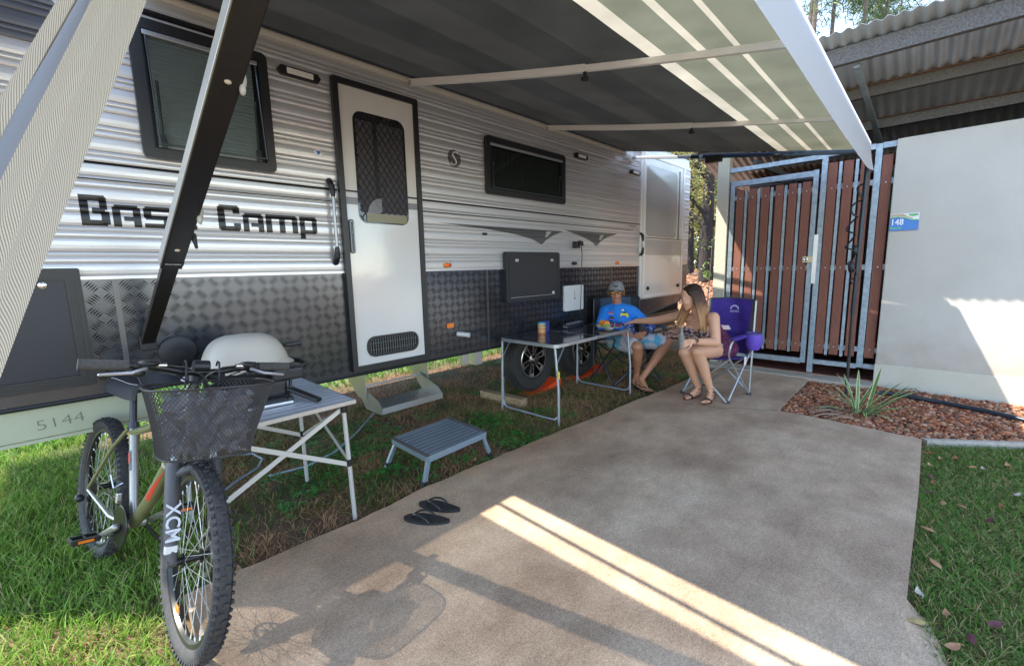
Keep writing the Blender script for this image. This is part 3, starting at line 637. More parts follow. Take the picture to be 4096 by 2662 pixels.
# windows
def window(x0, x1, z0, z1, pleated, tilt=0.0, tag_=""):
    k = MB(); rect_ring(k, x0, x1, z0, z1, 0.055, YC-0.040, YC-0.002, 0.035, 5); fr = k.build("window", m_trimblk, van, smooth=True, angle=50)
    k = MB(); rpanel(k, x0+0.045, x1-0.045, z0+0.045, z1-0.045, YC-0.012, YC-0.010, 0.03); k.build("backing", mat("window_dark", (0.012, 0.016, 0.017), 0.5), fr)
    if pleated:
        k = MB(); n = int((z1-z0-0.13)/0.022); vs = []
        for i in range(2*n+1):
            z = z0+0.065+(z1-z0-0.13)*i/(2*n); y = YC-0.022 if i % 2 else YC-0.014
            vs += [(x0+0.075, y, z), (x1-0.09, y, z)]
        k.add(vs, [(2*i, 2*i+1, 2*i+3, 2*i+2) for i in range(2*n)]); k.build("pleated_blind", mat("blind_green", (0.62, 0.67, 0.65), 0.7), fr)
    else:
        k = MB(); n = 120; vs = []
        for i in range(n+1):
            x = x0+0.09+(x1-x0-0.18)*i/n; y = YC-0.018+0.005*sin(i*0.62+sin(i*.23)*2.5); vs += [(x, y, z0+0.08), (x+0.01*sin(i*.2), y, z1-0.10)]
        k.add(vs, [(2*i, 2*i+2, 2*i+3, 2*i+1) for i in range(n)]); k.build("curtain", mat("curtain_grey", (0.075, 0.085, 0.085), 0.9), fr, smooth=True)
    # acrylic pane hinged at the top, pushed slightly open
    zt = z1-0.055; k = MB(); h = zt-z0-0.055
    def pp(x, s, d): return (x, YC-0.030-sin(tilt)*s-d*cos(tilt), zt-cos(tilt)*s-d*sin(tilt)*-1)
    gm = MATS.get("acrylic_pane")
    if gm is None:
        gm = bpy.data.materials.new("acrylic_pane"); gm.use_nodes = True; n_, l_ = N(gm); P = n_["Principled BSDF"]; P.inputs["Base Color"].default_value = (0.01, 0.012, 0.012, 1); P.inputs["Roughness"].default_value = 0.03
        tr = n_.new("ShaderNodeBsdfTransparent"); tr.inputs[0].default_value = (0.55, 0.60, 0.60, 1); mx = n_.new("ShaderNodeMixShader"); mx.inputs[0].default_value = 0.72
        l_.new(P.outputs[0], mx.inputs[1]); l_.new(tr.outputs[0], mx.inputs[2]); l_.new(mx.outputs[0], n_["Material Output"].inputs[0]); MATS["acrylic_pane"] = gm
    a0, a1 = x0+0.062, x1-0.062
    k.grid(lambda u, v: pp(a0+(a1-a0)*u, h*v, 0.0+0.006*sin(pi*u)*sin(pi*v)), 10, 8); k.build("pane", gm, fr, smooth=True)
    k = MB(); P4 = [pp(a0+.01, .01, .004), pp(a1-.01, .01, .004), pp(a1-.01, h-.01, .004), pp(a0+.01, h-.01, .004)]
    k.tube(P4, 0.006, 6, closed=True); k.build("pane_edge", mat("edge_shine", (0.09, 0.11, 0.12), 0.15, 0.3), fr)
    k = MB()
    for x in (a0+0.035, a1-0.035):
        q0 = (x, YC-0.026, z0+0.10); q1 = pp(x, h*0.42, -.004); k.cyl(q0, q1, 0.007, 0.007, 8); k.box(x-0.014, x+0.014, YC-.04, YC-.02, z0+.06, z0+.13, .003)
    k.build("stay", mat("stay_grey", (0.14, 0.15, 0.15), 0.4, 0.5), fr)
    k = MB(); k.box(x0+0.06, x1-0.06, YC-0.043, YC-0.03, z1-0.085, z1-0.06, .003); k.build("top_hinge", m_alu, fr)
window(0.435, 1.117, 2.05, 2.775, True, 0.10)
window(3.01, 4.255, 2.115, 2.655, False, 0.03)

# entry door
k = MB(); rect_ring(k, 1.535, 2.25, 0.622, 2.775, 0.042, YC-0.045, YC-0.003, 0.012, 3); door = k.build("entry_door", m_trimblk, van, smooth=True)
def door_white():
    m = mat("door_white", (0.66, 0.65, 0.63), 0.12, coat=0.5, bump=(3.5, 0.35), noise=(2.0, (0.60, 0.59, 0.56), .6))
    return m
k = MB(); k.box(1.577, 2.208, YC-0.030, YC-0.004, 0.664, 2.733, 0.004); k.build("door_leaf", door_white(), door)
k = MB(); k.box(1.578, 2.207, YC-0.0318, YC-0.0302, 1.985, 1.999); k.build("black_stripe", m_blk_text, door)
k = MB(); k.box(1.578, 2.207, YC-0.0316, YC-0.0302, 1.897, 1.948); k.build("grey_stripe", mat("stripe_grey", (0.20, 0.20, 0.21), 0.25), door)
wx0, wx1, wz0, wz1 = 1.675, 2.115, 1.765, 2.575
k = MB(); rpanel(k, wx0, wx1, wz0, wz1, YC-0.0345, YC-0.032, 0.07, 7); dw = k.build("door_window", mat("door_glass", (0.016, 0.016, 0.018), 0.05, coat=0.4), door)
k = MB()
# security grille: crossing diagonals clipped to the opening
s = 0.052
for sg in (1, -1):
    for i in range(-30, 40):
        P = []
        c0 = i*s
        # line z = wz0 + c0 + sg*1.45*(x-wx0)
        for q in range(61):
            x = wx0+0.012+(wx1-wx0-0.024)*q/60; z = wz0+c0*1.45+sg*1.45*(x-wx0)
            if wz0+0.012 < z < wz1-0.012:
                ex = max(0, 0.07-min(x-wx0, wx1-x)); ez = max(0, 0.07-min(z-wz0, wz1-z))
                if ex*ex+ez*ez < 0.062**2: P.append((x, z))
        if len(P) > 2: k.obox((P[0][0], YC-0.038, P[0][1]), (P[-1][0], YC-0.038, P[-1][1]), (0, 1, 0), 0.003, 0.0055)
k.build("security_grille", mat("grille_black", (0.004, 0.004, 0.005), 0.5), dw)
k = MB(); n = 80; vs = []
for i in range(n+1):
    x = wx0+0.02+(wx1-wx0-0.04)*i/n; y = YC-0.0355+0.0008*sin(i*.5); vs += [(x, y, wz0+0.08), (x, y, wz1-0.06)]
k.add(vs, [(2*i, 2*i+2, 2*i+3, 2*i+1) for i in range(n)])
k.build("net_curtain", mat("net_grey", (0.075, 0.07, 0.085), 0.8, noise=(30, (0.03, 0.03, 0.035), 0.8)), dw)
k = MB(); k.box(1.83, 1.862, YC-.0372, YC-.0362, wz0+.01, wz1-.01); k.build("centre_bar", mat("grille_black", (0, 0, 0)), dw)
# stack of folded paper and a wooden sill low in the glass
k = MB()
for i in range(9): r = 0.03+0.011*i; k.tube([(1.87-r*cos(t), YC-0.0395, 1.83+r*sin(t)*1.05) for t in [pi*0.5*j/8 for j in range(9)]], 0.0026, 4)
k.build("white_fan", mat("fan_white", (0.55, 0.57, 0.62), 0.6), dw)
k = MB(); k.box(1.735, 2.09, YC-.0415, YC-.038, 1.775, 1.84, .01); k.build("tan_sill", mat("sill_tan", (0.22, 0.20, 0.11), 0.3), dw)
# handle, lower vent
k = MB(); rpanel(k, 1.585, 1.622, 1.535, 1.785, YC-0.046, YC-0.030, 0.016); dh = k.build("door_handle", mat("handle_black", (0.01, 0.01, 0.01), 0.25), door)
k = MB(); rect_ring(k, 1.590, 1.617, 1.545, 1.775, 0.004, YC-0.050, YC-0.046, 0.012); k.ell((1.604, YC-0.048, 1.69), (0.007, 0.006, 0.009)); k.build("handle_chrome", m_grey_metal, dh)
vx0, vx1, vz0, vz1 = 1.665, 2.14, 0.72, 0.885
k = MB(); rect_ring(k, vx0, vx1, vz0, vz1, 0.020, YC-0.044, YC-0.031, 0.07, 7); ve = k.build("lower_vent", m_trimblk, door, smooth=True)
k = MB(); rpanel(k, vx0+.012, vx1-.012, vz0+.012, vz1-.012, YC-0.034, YC-0.0315, 0.06, 7); k.build("vent_backing", mat("vent_dark", (0.006, 0.006, 0.006), 0.9), ve)
k = MB()
for i in range(20):
    x = vx0+0.03+(vx1-vx0-0.06)*i/19; d = min(x-vx0, vx1-x); cut = 0.02+(0.025 if d < 0.05 else 0); k.box(x-0.0022, x+0.0022, YC-0.041, YC-0.035, vz0+cut, vz1-cut)
for z in (vz0+0.055, vz1-0.055): k.box(vx0+.02, vx1-.02, YC-.042, YC-.0405, z-.0015, z+.0015)
k.build("vent_bars", mat("vent_grey", (0.16, 0.17, 0.17), 0.4, 0.4), ve)
# grab handles
def grab(x, z0, z1):
    k = MB(); k.cyl((x, YC-0.055, z0+0.07), (x, YC-0.055, z1-0.07), 0.012, n=10); g_ = k.build("grab_handle", mat("clear_bar", (0.34, 0.34, 0.35), 0.2, 0.3), van, smooth=True)
    k = MB()
    for z, s in ((z0, 1), (z1, -1)): k.chain([(x, YC-0.012, z), (x, YC-0.045, z+s*0.035), (x, YC-0.055, z+s*0.10)], [0.024, 0.022, 0.016], 10)
    k.build("handle_mount", m_black, g_, smooth=True)
grab(1.475, 1.47, 2.045); grab(6.118, 1.545, 1.86)
# awning lights
def wlight(x0, x1, z):
    k = MB(); h = 0.028
    k.prism([(x0, YC-0.012, z), (x0+.02, YC-.012, z+h), (x1-.02, YC-.012, z+h), (x1, YC-.012, z), (x1-.02, YC-.012, z-h), (x0+.02, YC-.012, z-h)], (0, -0.03, 0)); w_ = k.build("wall_light", m_black, van)
    k = MB(); k.box(x0+0.055, x1-0.055, YC-0.050, YC-0.0425, z-0.018, z+0.018, .003); k.build("lens", mat("lens_white", (0.72, 0.72, 0.68), 0.3), w_)
wlight(1.18, 1.46, 2.715); wlight(4.45, 4.71, 2.70); wlight(5.76, 6.03, 2.69)
# picnic hatch
k = MB(); rpanel(k, 3.225, 4.115, 1.045, 1.565, YC-0.055, YC-0.006, 0.03); ht = k.build("picnic_hatch", mat("hatch_black", (0.022, 0.023, 0.026), 0.5, bump=(200, .15)), van, smooth=True)
k = MB(); rect_ring(k, 3.262, 4.08, 1.083, 1.53, 0.006, YC-0.058, YC-0.054, 0.02); k.build("groove", m_trimblk, ht)
k = MB(); rpanel(k, 3.27, 4.07, 1.09, 1.523, YC-0.0565, YC-0.054, 0.015); k.build("lid", MATS["hatch_black"], ht)
k = MB(); k.box(3.29, 4.02, YC-0.0595, YC-0.056, 1.088, 1.094); k.build("lower_edge", m_alu, ht)
k = MB()
for x in (3.385, 3.965): k.box(x-0.022, x+0.022, YC-0.066, YC-0.057, 1.462, 1.492, .003)
k.build("latch", m_alu, ht); k = MB(); k.box(3.97, 4.005, YC-.0605, YC-.057, 1.10, 1.125); k.build("white_tag", m_white, ht)
# water heater cover
k = MB(); rpanel(k, 4.24, 4.64, 0.865, 1.172, YC-0.022, YC-0.0045, 0.022); hw = k.build("heater_cover", mat("cover_white", (0.62, 0.63, 0.63), 0.35), van, smooth=True)
k = MB(); k.ell((4.455, YC-0.0225, 1.015), (0.012, 0.006, 0.012)); k.box(4.45, 4.456, YC-.0235, YC-.022, 1.04, 1.10); k.build("cover_lock", m_black, hw)
# outlet with cord box, water inlet, marker lamps, reflector, waste pipe
k = MB(); k.box(4.425, 4.50, YC-0.075, YC-0.010, 1.62, 1.70, .006); k.prism([(4.46, YC-.075, 1.71), (4.54, YC-.075, 1.70), (4.55, YC-.075, 1.645), (4.47, YC-.075, 1.655)], (0, -0.012, 0)); k.build("power_outlet", m_black, van)
k = MB(); k.box(4.405, 4.485, YC-0.04, YC-0.008, 1.418, 1.458, .012); k.build("water_inlet", m_black, van)
k = MB(); k.cyl((2.97, YC-.02, 1.733), (2.97, YC-.006, 1.733), .012); k.cyl((3.0, YC-.02, 1.733), (3.0, YC-.006, 1.733), .012); k.build("socket_pair", m_black, van)
m_amber = mat("amber_lens", (0.75, 0.19, 0.02), 0.2); m_redl = mat("red_lens", (0.6, 0.03, 0.02), 0.2)
for x in (2.505, 5.456):
    k = MB(); k.ell((x, YC-0.012, 1.437), (0.042, 0.018, 0.022)); ml = k.build("marker_lamp", m_amber, van, smooth=True)
    k = MB(); k.ell((x+0.03, YC-0.014, 1.437), (0.018, 0.018, 0.018)); k.build("red_end", m_redl, ml, smooth=True)
k = MB(); k.box(2.475, 2.555, YC-0.016, YC-0.0075, 0.862, 0.905, .002); k.build("side_reflector", m_amber, van)
k = MB(); k.cyl((2.60, YC-0.005, 0.795), (2.66, YC-0.11, 0.785), 0.022, n=14); k.build("waste_pipe", mat("pipe_white", (0.6, 0.6, 0.57), 0.5), van, smooth=True)
# flush round speaker near the barbecue
k = MB(); k.lathe([(0.088, 0), (0.092, 0.02), (0.080, 0.026), (0.0, 0.020)], (0.47, YC-0.004, 0.955), (0, -1, 0), 32); sp_ = k.build("round_speaker", m_black, van, smooth=True)
# near compartment door
k = MB(); rect_ring(k, -0.62, 0.105, 0.835, 1.448, 0.058, YC-0.040, YC-0.004, 0.008, 2)
rect_ring(k, -0.61, 0.095, 0.845, 1.438, 0.012, YC-0.046, YC-0.040, 0.006, 2); rect_ring(k, -0.585, 0.07, 0.87, 1.413, 0.010, YC-0.046, YC-0.040, 0.006, 2)
cd = k.build("storage_door", m_trimblk, van)
k = MB(); k.box(-0.565, 0.048, YC-0.024, YC-0.004, 0.893, 1.391); k.build("door_panel", mat("navy_black", (0.008, 0.011, 0.020), 0.38), cd)
k = MB(); k.lathe([(0.016, 0), (0.016, 0.008), (0.009, 0.011), (0.0, 0.011)], (-0.035, YC-0.024, 1.365), (0, -1, 0), 18); k.build("lock", m_chrome, cd, smooth=True)
# tall white rear boot door
k = MB(); k.box(6.14, 7.60, YC-0.028, YC-0.004, 0.895, 3.04, 0.006); bd = k.build("rear_door", mat("rear_white", (0.62, 0.62, 0.58), 0.18, coat=.5), van)
k = MB(); rect_ring(k, 6.16, 7.57, 0.905, 3.02, 0.05, YC-0.040, YC-0.028, 0.02, 3); k.build("door_frame", m_white, bd, smooth=True)
k = MB(); rpanel(k, 6.24, 7.30, 1.83, 2.86, YC-0.0315, YC-0.0285, 0.10, 6); k.build("grey_panel", mat("grey_graphic", (0.34, 0.35, 0.33), 0.15, coat=.5), bd)
k = MB(); k.box(6.22, 7.54, YC-0.0335, YC-0.0318, 1.80, 1.812); k.box(7.36, 7.40, YC-0.0335, YC-0.0318, 1.81, 2.9); k.build("dark_line", m_grey_decal, bd)
k = MB(); k.box(6.22, 7.54, YC-0.0325, YC-0.0288, 1.55, 1.78); k.build("grey_band", mat("grey_band", (0.40, 0.39, 0.37), 0.2, coat=.4), bd)
k = MB()
for x in (6.33, 7.42): k.lathe([(0.03, 0), (0.032, 0.012), (0.022, 0.026), (0.0, 0.028)], (x, YC-0.028, 1.045), (0, -1, 0), 16)
k.build("latch", m_black, bd, smooth=True)
# rear underside steel
k = MB()
for x in (6.3, 6.75, 7.2): k.box(x, x+0.04, YC+0.06, YC+0.10, 0.30, 0.80)
k.box(6.0, 7.7, YC+0.05, YC+0.10, 0.56, 0.62); k.box(6.3, 7.5, YC+.03, YC+.05, .36, .54); k.box(6.2, 7.6, YC+.05, YC+.5, .28, .31)
k.build("rear_frame", mat("frame_olive", (0.10, 0.10, 0.085), 0.45, 0.5), van)
k = MB(); k.box(2.86, 2.95, YC+.05, YC+.12, .44, .62); k.box(2.7, 2.78, YC+.05, YC+.10, .47, .62); k.build("hanger_bracket", m_alu, van)
# wheels
def wheel(cx, cz, name, parent, r=0.365):
    y0 = YC+0.035
    prof = []
    for (rr, h) in ((0.215, 0.05), (0.232, 0.012), (0.30, 0.0), (0.345, 0.010), (0.362, 0.035), (r, 0.07), (r, 0.17), (0.34, 0.22), (0.22, 0.22)): prof.append((rr, h))
    k = MB(); k.lathe(prof, (cx, y0, cz), (0, 1, 0), 64, caps=False); w_ = k.build("wheel", mat("tyre_black", (0.020, 0.020, 0.022), 0.7, noise=(20, (0.035, 0.032, 0.03), 0.6)), parent, smooth=True)
    k = MB()
    for i in range(56):
        t = 2*pi*i/56; u = Vector((cos(t), 0, sin(t))); tt = Vector((-sin(t), 0, cos(t)))
        for yy, L in ((y0+0.045, 0.03), (y0+0.09, 0.02), (y0+0.13, .02)): k.obox(Vector((cx, yy, cz))+u*(r-0.012), Vector((cx, yy, cz))+u*(r+0.006), tt, 0.022, L)
    k.build("tread", MATS["tyre_black"], w_)
    k = MB(); k.lathe([(0.218, 0.045), (0.218, 0.025), (0.205, 0.022), (0.200, 0.04), (0.198, 0.12), (0.0, 0.13)], (cx, y0, cz), (0, 1, 0), 48, caps=False); k.build("rim", mat("rim_black", (0.012, 0.012, 0.013), 0.3, 0.3), w_, smooth=True)
    k = MB()
    k.lathe([(0.2175, 0.0245), (0.2095, 0.0205), (0.2005, 0.0215)], (cx, y0, cz), (0, 1, 0), 48, caps=False)
    for i in range(6):
        t = 2*pi*i/6+0.3; u = Vector((cos(t), 0, sin(t))); tt = Vector((-sin(t), 0, cos(t)))
        c_ = Vector((cx, y0+0.045, cz))
        for sg in (-1, 1): k.obox(c_+u*0.07+tt*sg*0.018, c_+u*0.195+tt*sg*0.034+Vector((0, -0.012, 0)), tt, 0.014, 0.018)
        k.obox(c_+u*0.165+Vector((0, -0.012, 0)), c_+u*0.197+Vector((0, -0.016, 0)), tt, 0.06, 0.008)
    k.build("alloy_spokes", mat("alloy", (0.5, 0.49, 0.46), 0.25, 0.9), w_)
    k = MB(); k.lathe([(0.085, 0.055), (0.082, 0.02), (0.055, 0.012), (0.045, -0.012), (0.0, -0.016)], (cx, y0, cz), (0, 1, 0), 28)
    for i in range(6): t = 2*pi*i/6+0.1; k.cyl((cx+0.066*cos(t), y0+0.005, cz+0.066*sin(t)), (cx+0.066*cos(t), y0+0.03, cz+0.066*sin(t)), 0.010, n=8)
    k.build("hub_cap", mat("hub_bronze", (0.28, 0.27, 0.25), 0.2, 0.95), w_, smooth=True)
    text("D820", 0.05, frame3((cx-0.245, y0-0.0015, cz-0.10), (-0.35, 0, -0.94), (-0.94, 0, 0.35)), mat("tyre_text", (0.05, 0.05, 0.052), 0.7), "tyre_lettering", w_, 0.001)
wheel(3.765, 0.345, "w", van); wheel(4.735, 0.335, "w", van)
# fold-down entry step
m_stepalu = mat("step_alu", (0.50, 0.50, 0.49), 0.3, 0.8, noise=(9, (0.38, 0.38, 0.37), 0.7))
k = MB()
def brk(x): return MB().prism([(x, 3.28, .60), (x, 3.62, .60), (x, 3.62, .52), (x, 3.42, .36), (x, 3.28, .36)], (0.008, 0, 0))
stp = brk(1.665).build("entry_step", m_stepalu, van); brk(2.27).build("side_bracket", m_stepalu, stp)
k = MB()
for x in (1.677, 2.254): k.prism([(x, 3.07, .275), (x, 3.06, .33), (x, 3.10, .375), (x, 3.40, .47), (x, 3.42, .38), (x, 3.32, .275)], (0.006, 0, 0))
k.cyl((1.67, 3.395, .445), (2.27, 3.395, .445), .009, n=8); k.box(1.677, 2.26, 3.052, 3.060, .283, .332); k.build("side_plates", m_stepalu, stp)
k = MB(); k.box(1.684, 2.253, 3.0605, 3.32, .322, .330); td = k.build("tread", m_stepalu, stp)
k = MB()
for i in range(14):
    for j in range(6):
        x = 1.71+i*0.0405+(0.015 if j % 2 else 0); y = 3.085+j*0.04; an = 0.3 if (i+j) % 2 else 1.9
        k.obox((x-.013*cos(an), y-.013*sin(an), .3312), (x+.013*cos(an), y+.013*sin(an), .3312), (0, 0, 1), .003, .005)
k.build("raised_grip", m_stepalu, td)

# ================================================================== AWNING
def zo(x): return 2.55-0.0247*(x-2.41)          # outer edge height
YE = 0.592
aw = thing("awning", "roll-out caravan awning, dark underside with cream and sage stripes at its outer edge", "awning", (2.6, 1.9, 2.75))
def aw_mat():
    m = bpy.data.materials.new("awning_fabric"); m.use_nodes = True; n, l = N(m); P = n["Principled BSDF"]; P.inputs["Roughness"].default_value = 0.85
    geo = n.new("ShaderNodeNewGeometry"); sx = n.new("ShaderNodeSeparateXYZ"); l.new(geo.outputs["Position"], sx.inputs[0])
    dv = n.new("ShaderNodeMath"); dv.operation = 'DIVIDE'; dv.inputs[1].default_value = 4; l.new(sx.outputs[1], dv.inputs[0])
    cr = n.new("ShaderNodeValToRGB"); cr.color_ramp.interpolation = 'CONSTANT'; e = cr.color_ramp.elements
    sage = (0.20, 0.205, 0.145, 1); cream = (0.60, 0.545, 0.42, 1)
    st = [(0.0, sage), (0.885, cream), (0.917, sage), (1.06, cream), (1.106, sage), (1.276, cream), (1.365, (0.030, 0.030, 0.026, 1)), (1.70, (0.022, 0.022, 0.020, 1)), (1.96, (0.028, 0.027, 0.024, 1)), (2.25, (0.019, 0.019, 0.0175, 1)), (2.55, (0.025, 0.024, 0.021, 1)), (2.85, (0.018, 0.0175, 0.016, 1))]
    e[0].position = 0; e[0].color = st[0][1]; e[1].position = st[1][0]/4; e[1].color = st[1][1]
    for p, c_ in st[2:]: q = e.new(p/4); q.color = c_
    l.new(dv.outputs[0], cr.inputs[0])
    nz = n.new("ShaderNodeTexNoise"); nz.inputs["Scale"].default_value = 3; nz.inputs["Detail"].default_value = 6; l.new(geo.outputs["Position"], nz.inputs["Vector"])
    mr = n.new("ShaderNodeMapRange"); mr.inputs[1].default_value = 0.3; mr.inputs[2].default_value = 0.7; mr.inputs[3].default_value = 0.8; mr.inputs[4].default_value = 1.15; l.new(nz.outputs[0], mr.inputs[0])
    mx = n.new("ShaderNodeVectorMath"); mx.operation = 'SCALE'; l.new(cr.outputs[0], mx.inputs[0]); l.new(mr.outputs[0], mx.inputs[3]); l.new(mx.outputs[0], P.inputs["Base Color"])
    tr = n.new("ShaderNodeBsdfTranslucent"); l.new(mx.outputs[0], tr.inputs[0]); ms = n.new("ShaderNodeMixShader"); ms.inputs[0].default_value = 0.28
    l.new(P.outputs[0], ms.inputs[1]); l.new(tr.outputs[0], ms.inputs[2]); l.new(ms.outputs[0], n["Material Output"].inputs[0])
    return m
XN0, XN1 = 0.495, 0.60   # near edge at the rail and at the roller
def can(u, v):
    y = 3.225+(YE-3.225)*v; x = (XN0+(XN1-XN0)*v)*(1-u)+(5.62+0.05*v)*u
    z = 2.935+(zo(x)-2.935)*v-0.018*sin(pi*v)+0.004*sin(u*60+v*5)*v*(1-v)
    return (x, y, z)
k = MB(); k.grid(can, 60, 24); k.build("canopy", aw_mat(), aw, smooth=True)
m_awwhite = mat("awning_white", (0.82, 0.81, 0.80), 0.4)
k = MB(); k.box(XN0, 5.66, YC-0.036, YC-0.010, 2.895, 2.925, .004); k.box(XN0, 5.66, YC-.03, YC-.012, 2.93, 2.965, .004); k.build("wall_rail", mat("rail_cream", (0.62, 0.60, 0.54), 0.35), aw)
k = MB(); k.tube([(XN1, YE+0.030, zo(XN1)+0.040), (5.66, YE+0.030, zo(5.7)+0.040)], 0.036, 20); k.build("roller_tube", m_awwhite, aw, smooth=True)
def val(u, v):
    x = XN1+(5.66-XN1)*u; e = max(0, (u-0.955)/0.045); y = YE-0.012+0.003*sin(u*9+v*2)*v
    h = 0.262
    return (x+0.03*e*v, y-0.035*e*e*v*v, zo(x)+0.055-h*v)
vm = bpy.data.materials.new("valance_fabric"); vm.use_nodes = True; n_, l_ = N(vm); P = n_["Principled BSDF"]; P.inputs["Base Color"].default_value = (0.72, 0.74, 0.78, 1); P.inputs["Roughness"].default_value = 0.6
tr = n_.new("ShaderNodeBsdfTranslucent"); tr.inputs[0].default_value = (0.72, 0.75, 0.82, 1); mx = n_.new("ShaderNodeMixShader"); mx.inputs[0].default_value = 0.5
l_.new(P.outputs[0], mx.inputs[1]); l_.new(tr.outputs[0], mx.inputs[2]); l_.new(mx.outputs[0], n_["Material Output"].inputs[0])
k = MB(); k.grid(val, 70, 8); k.build("valance", vm, aw, smooth=True)
def rafter(x0, x1, knob=True):
    P = []
    for i in range(17):
        t = i/16; p = Vector(can(0.5, t)); P.append(Vector((x0+(x1-x0)*t, p.y, p.z-0.035-0.03*sin(pi*t)**1.0*0.3)))
    k = MB()
    for i in range(16): k.obox(P[i], P[i+1]+(P[i+1]-P[i])*0.03, (1, 0, 0), (0.034 if i < 9 else 0.028) if knob else .02, (0.045 if i < 9 else 0.036) if knob else .025)
    rf = k.build("rafter", m_awwhite, aw)
    if knob:
        k = MB(); q = P[9]; k.cyl(q+Vector((0, 0, -0.02)), q+Vector((0, 0, -0.055)), 0.012, n=8)
        for i in range(5): t = 2*pi*i/5; k.ell(q+Vector((0.016*cos(t), 0.016*sin(t), -0.06)), (0.012, 0.012, 0.012), nu=8, nv=5)
        k.build("knob", m_black, rf)
        k = MB(); k.box(x0-.02, x0+.02, YC-.06, YC-.03, 2.86, 2.90, .003); k.build("end_bracket", m_alu, rf)
rafter(2.195, 2.78); rafter(3.93, 4.45); rafter(0.39, 0.50, False)
# near support arm (sleeve over inner tube) from the skirt to the roller
B0 = Vector((0.337, 3.20, 1.035)); T0 = Vector((0.50, 0.62, 2.58)); dA = T0-B0
k = MB(); k.obox(B0, B0+dA*0.6, (1, 0, 0), 0.062, 0.034, .004); arm = k.build("support_arm", mat("arm_black", (0.012, 0.011, 0.011), 0.28, noise=(40, (0.03, 0.024, 0.018), 0.5)), aw)
k = MB(); k.obox(B0+dA*0.268, T0, (1, 0, 0), 0.080, 0.052, .006); k.build("outer_sleeve", MATS["arm_black"], arm)
xa = Vector((1, 0, 0)); xa = (xa-dA.normalized()*xa.dot(dA.normalized())).normalized(); ya = dA.normalized().cross(xa)
k = MB(); k.obox(B0+dA*0.275-xa*0.0415, T0-xa*0.0415, ya, 0.046, 0.006, .002); k.build("side_channel", mat("channel_grey", (0.42, 0.42, 0.40), 0.35, 0.5), arm)
tx = B0+dA*0.285
dirn = dA.normalized(); nrm = -ya if (-ya).dot(Vector((0, 0, 1.4))-tx*Vector((0, 0, 0)).length) else ya
nrm = ya if ya.dot(Vector((0, 0, 1.4))-tx) > 0 else -ya
up_t = nrm.cross(xa)
if up_t.z < 0: up_t = -up_t
k = MB(); k.obox(tx-dirn*0.022+nrm*0.0262, tx+dirn*0.010+nrm*0.0262, xa, 0.078, 0.002); k.build("end_cap", m_black, arm)
text("Dometic", 0.0165, frame3(tx-dirn*0.006+nrm*0.0285, xa, up_t), mat("cap_text", (0.55, 0.55, 0.55), 0.5), "cap_lettering", arm, 0.0004, 0.0002, 1.0)
k = MB()
for t in (0.32, 0.62): q = B0+dA*t+nrm*0.027; k.ell(q, (0.010, 0.007, 0.007))
k.build("rivet", mat("rivet_tan", (0.5, 0.42, 0.3), 0.4), arm)
k = MB()
for t, s in ((0.40, 1), (0.62, .9)):
    q = B0+dA*t+xa*0.048; k.ell(q-xa*.006, (0.016*s, 0.024*s, 0.034*s)); k.ell(q-xa*.008+Vector((0.0, -0.01, -0.032)), (0.010*s, 0.014*s, 0.02*s))
k.build("locking_knob", mat("knob_white", (0.42, 0.40, 0.35), 0.45), arm, smooth=True)
k = MB(); q = B0+dA*0.345+xa*0.05; k.chain([q, q+Vector((0.006, 0, -0.05))], [0.012, 0.006], 8); k.build("release_lever", m_black, arm, smooth=True)
k = MB(); k.box(0.30, 0.375, YC-0.05, YC-0.006, 0.985, 1.07, .004); k.build("wall_bracket", m_black, arm)
# far arm
k = MB(); k.obox((5.74, YC-0.03, 2.865), (5.70, 2.2, 2.69), (0, 0, 1), 0.034, 0.03, .003); fa = k.build("far_arm", mat("arm_silver", (0.5, 0.52, 0.55), 0.35, 0.6), aw)
k = MB(); k.obox((5.705, 2.35, 2.715), (5.70, 0.64, 2.46), (0, 0, 1), 0.044, 0.036, .003); k.build("dark_sleeve", mat("sleeve_navy", (0.02, 0.035, 0.06), 0.3, 0.3), fa)
k = MB(); k.box(5.66, 5.74, 1.98, 2.16, 2.60, 2.675, .008); k.box(5.67, 5.73, 1.35, 1.42, 2.53, 2.57, .005); k.build("clamp", m_black, fa)
k = MB(); k.box(5.70, 5.79, YC-.06, YC-.008, 2.80, 2.925, .004); k.build("white_bracket", m_white, fa)
# far upright leg standing in the gravel, with its strap
k = MB(); k.tube([(5.72, 0.61, 0.85), (5.72, 0.60, 2.42)], 0.021, 12); fl = k.build("upright_leg", mat("leg_navy", (0.012, 0.022, 0.035), 0.3, 0.3), aw, smooth=True)
k = MB(); k.tube([(5.71, 0.604, -0.03), (5.72, 0.61, 1.0)], 0.015, 10); k.build("inner_leg", m_black, fl, smooth=True)
k = MB(); P = []
for i in range(50):
    t = i/49; P.append((5.70+0.035*cos(t*34), 0.615+0.035*sin(t*34)+(0.07*sin(pi*t)), 2.15-1.0*t+0.02*sin(t*40)))
k.tube(P, [0.006+0.004*abs(sin(i*1.7)) for i in range(50)], 6); k.build("strap", m_black, fl, smooth=True)
k = MB(); k.ell((5.70, 0.635, 1.50), (0.035, 0.03, 0.05)); k.ell((5.69, 0.65, 1.33), (0.03, 0.03, 0.06)); k.build("strap_knot", m_black, fl, smooth=True)

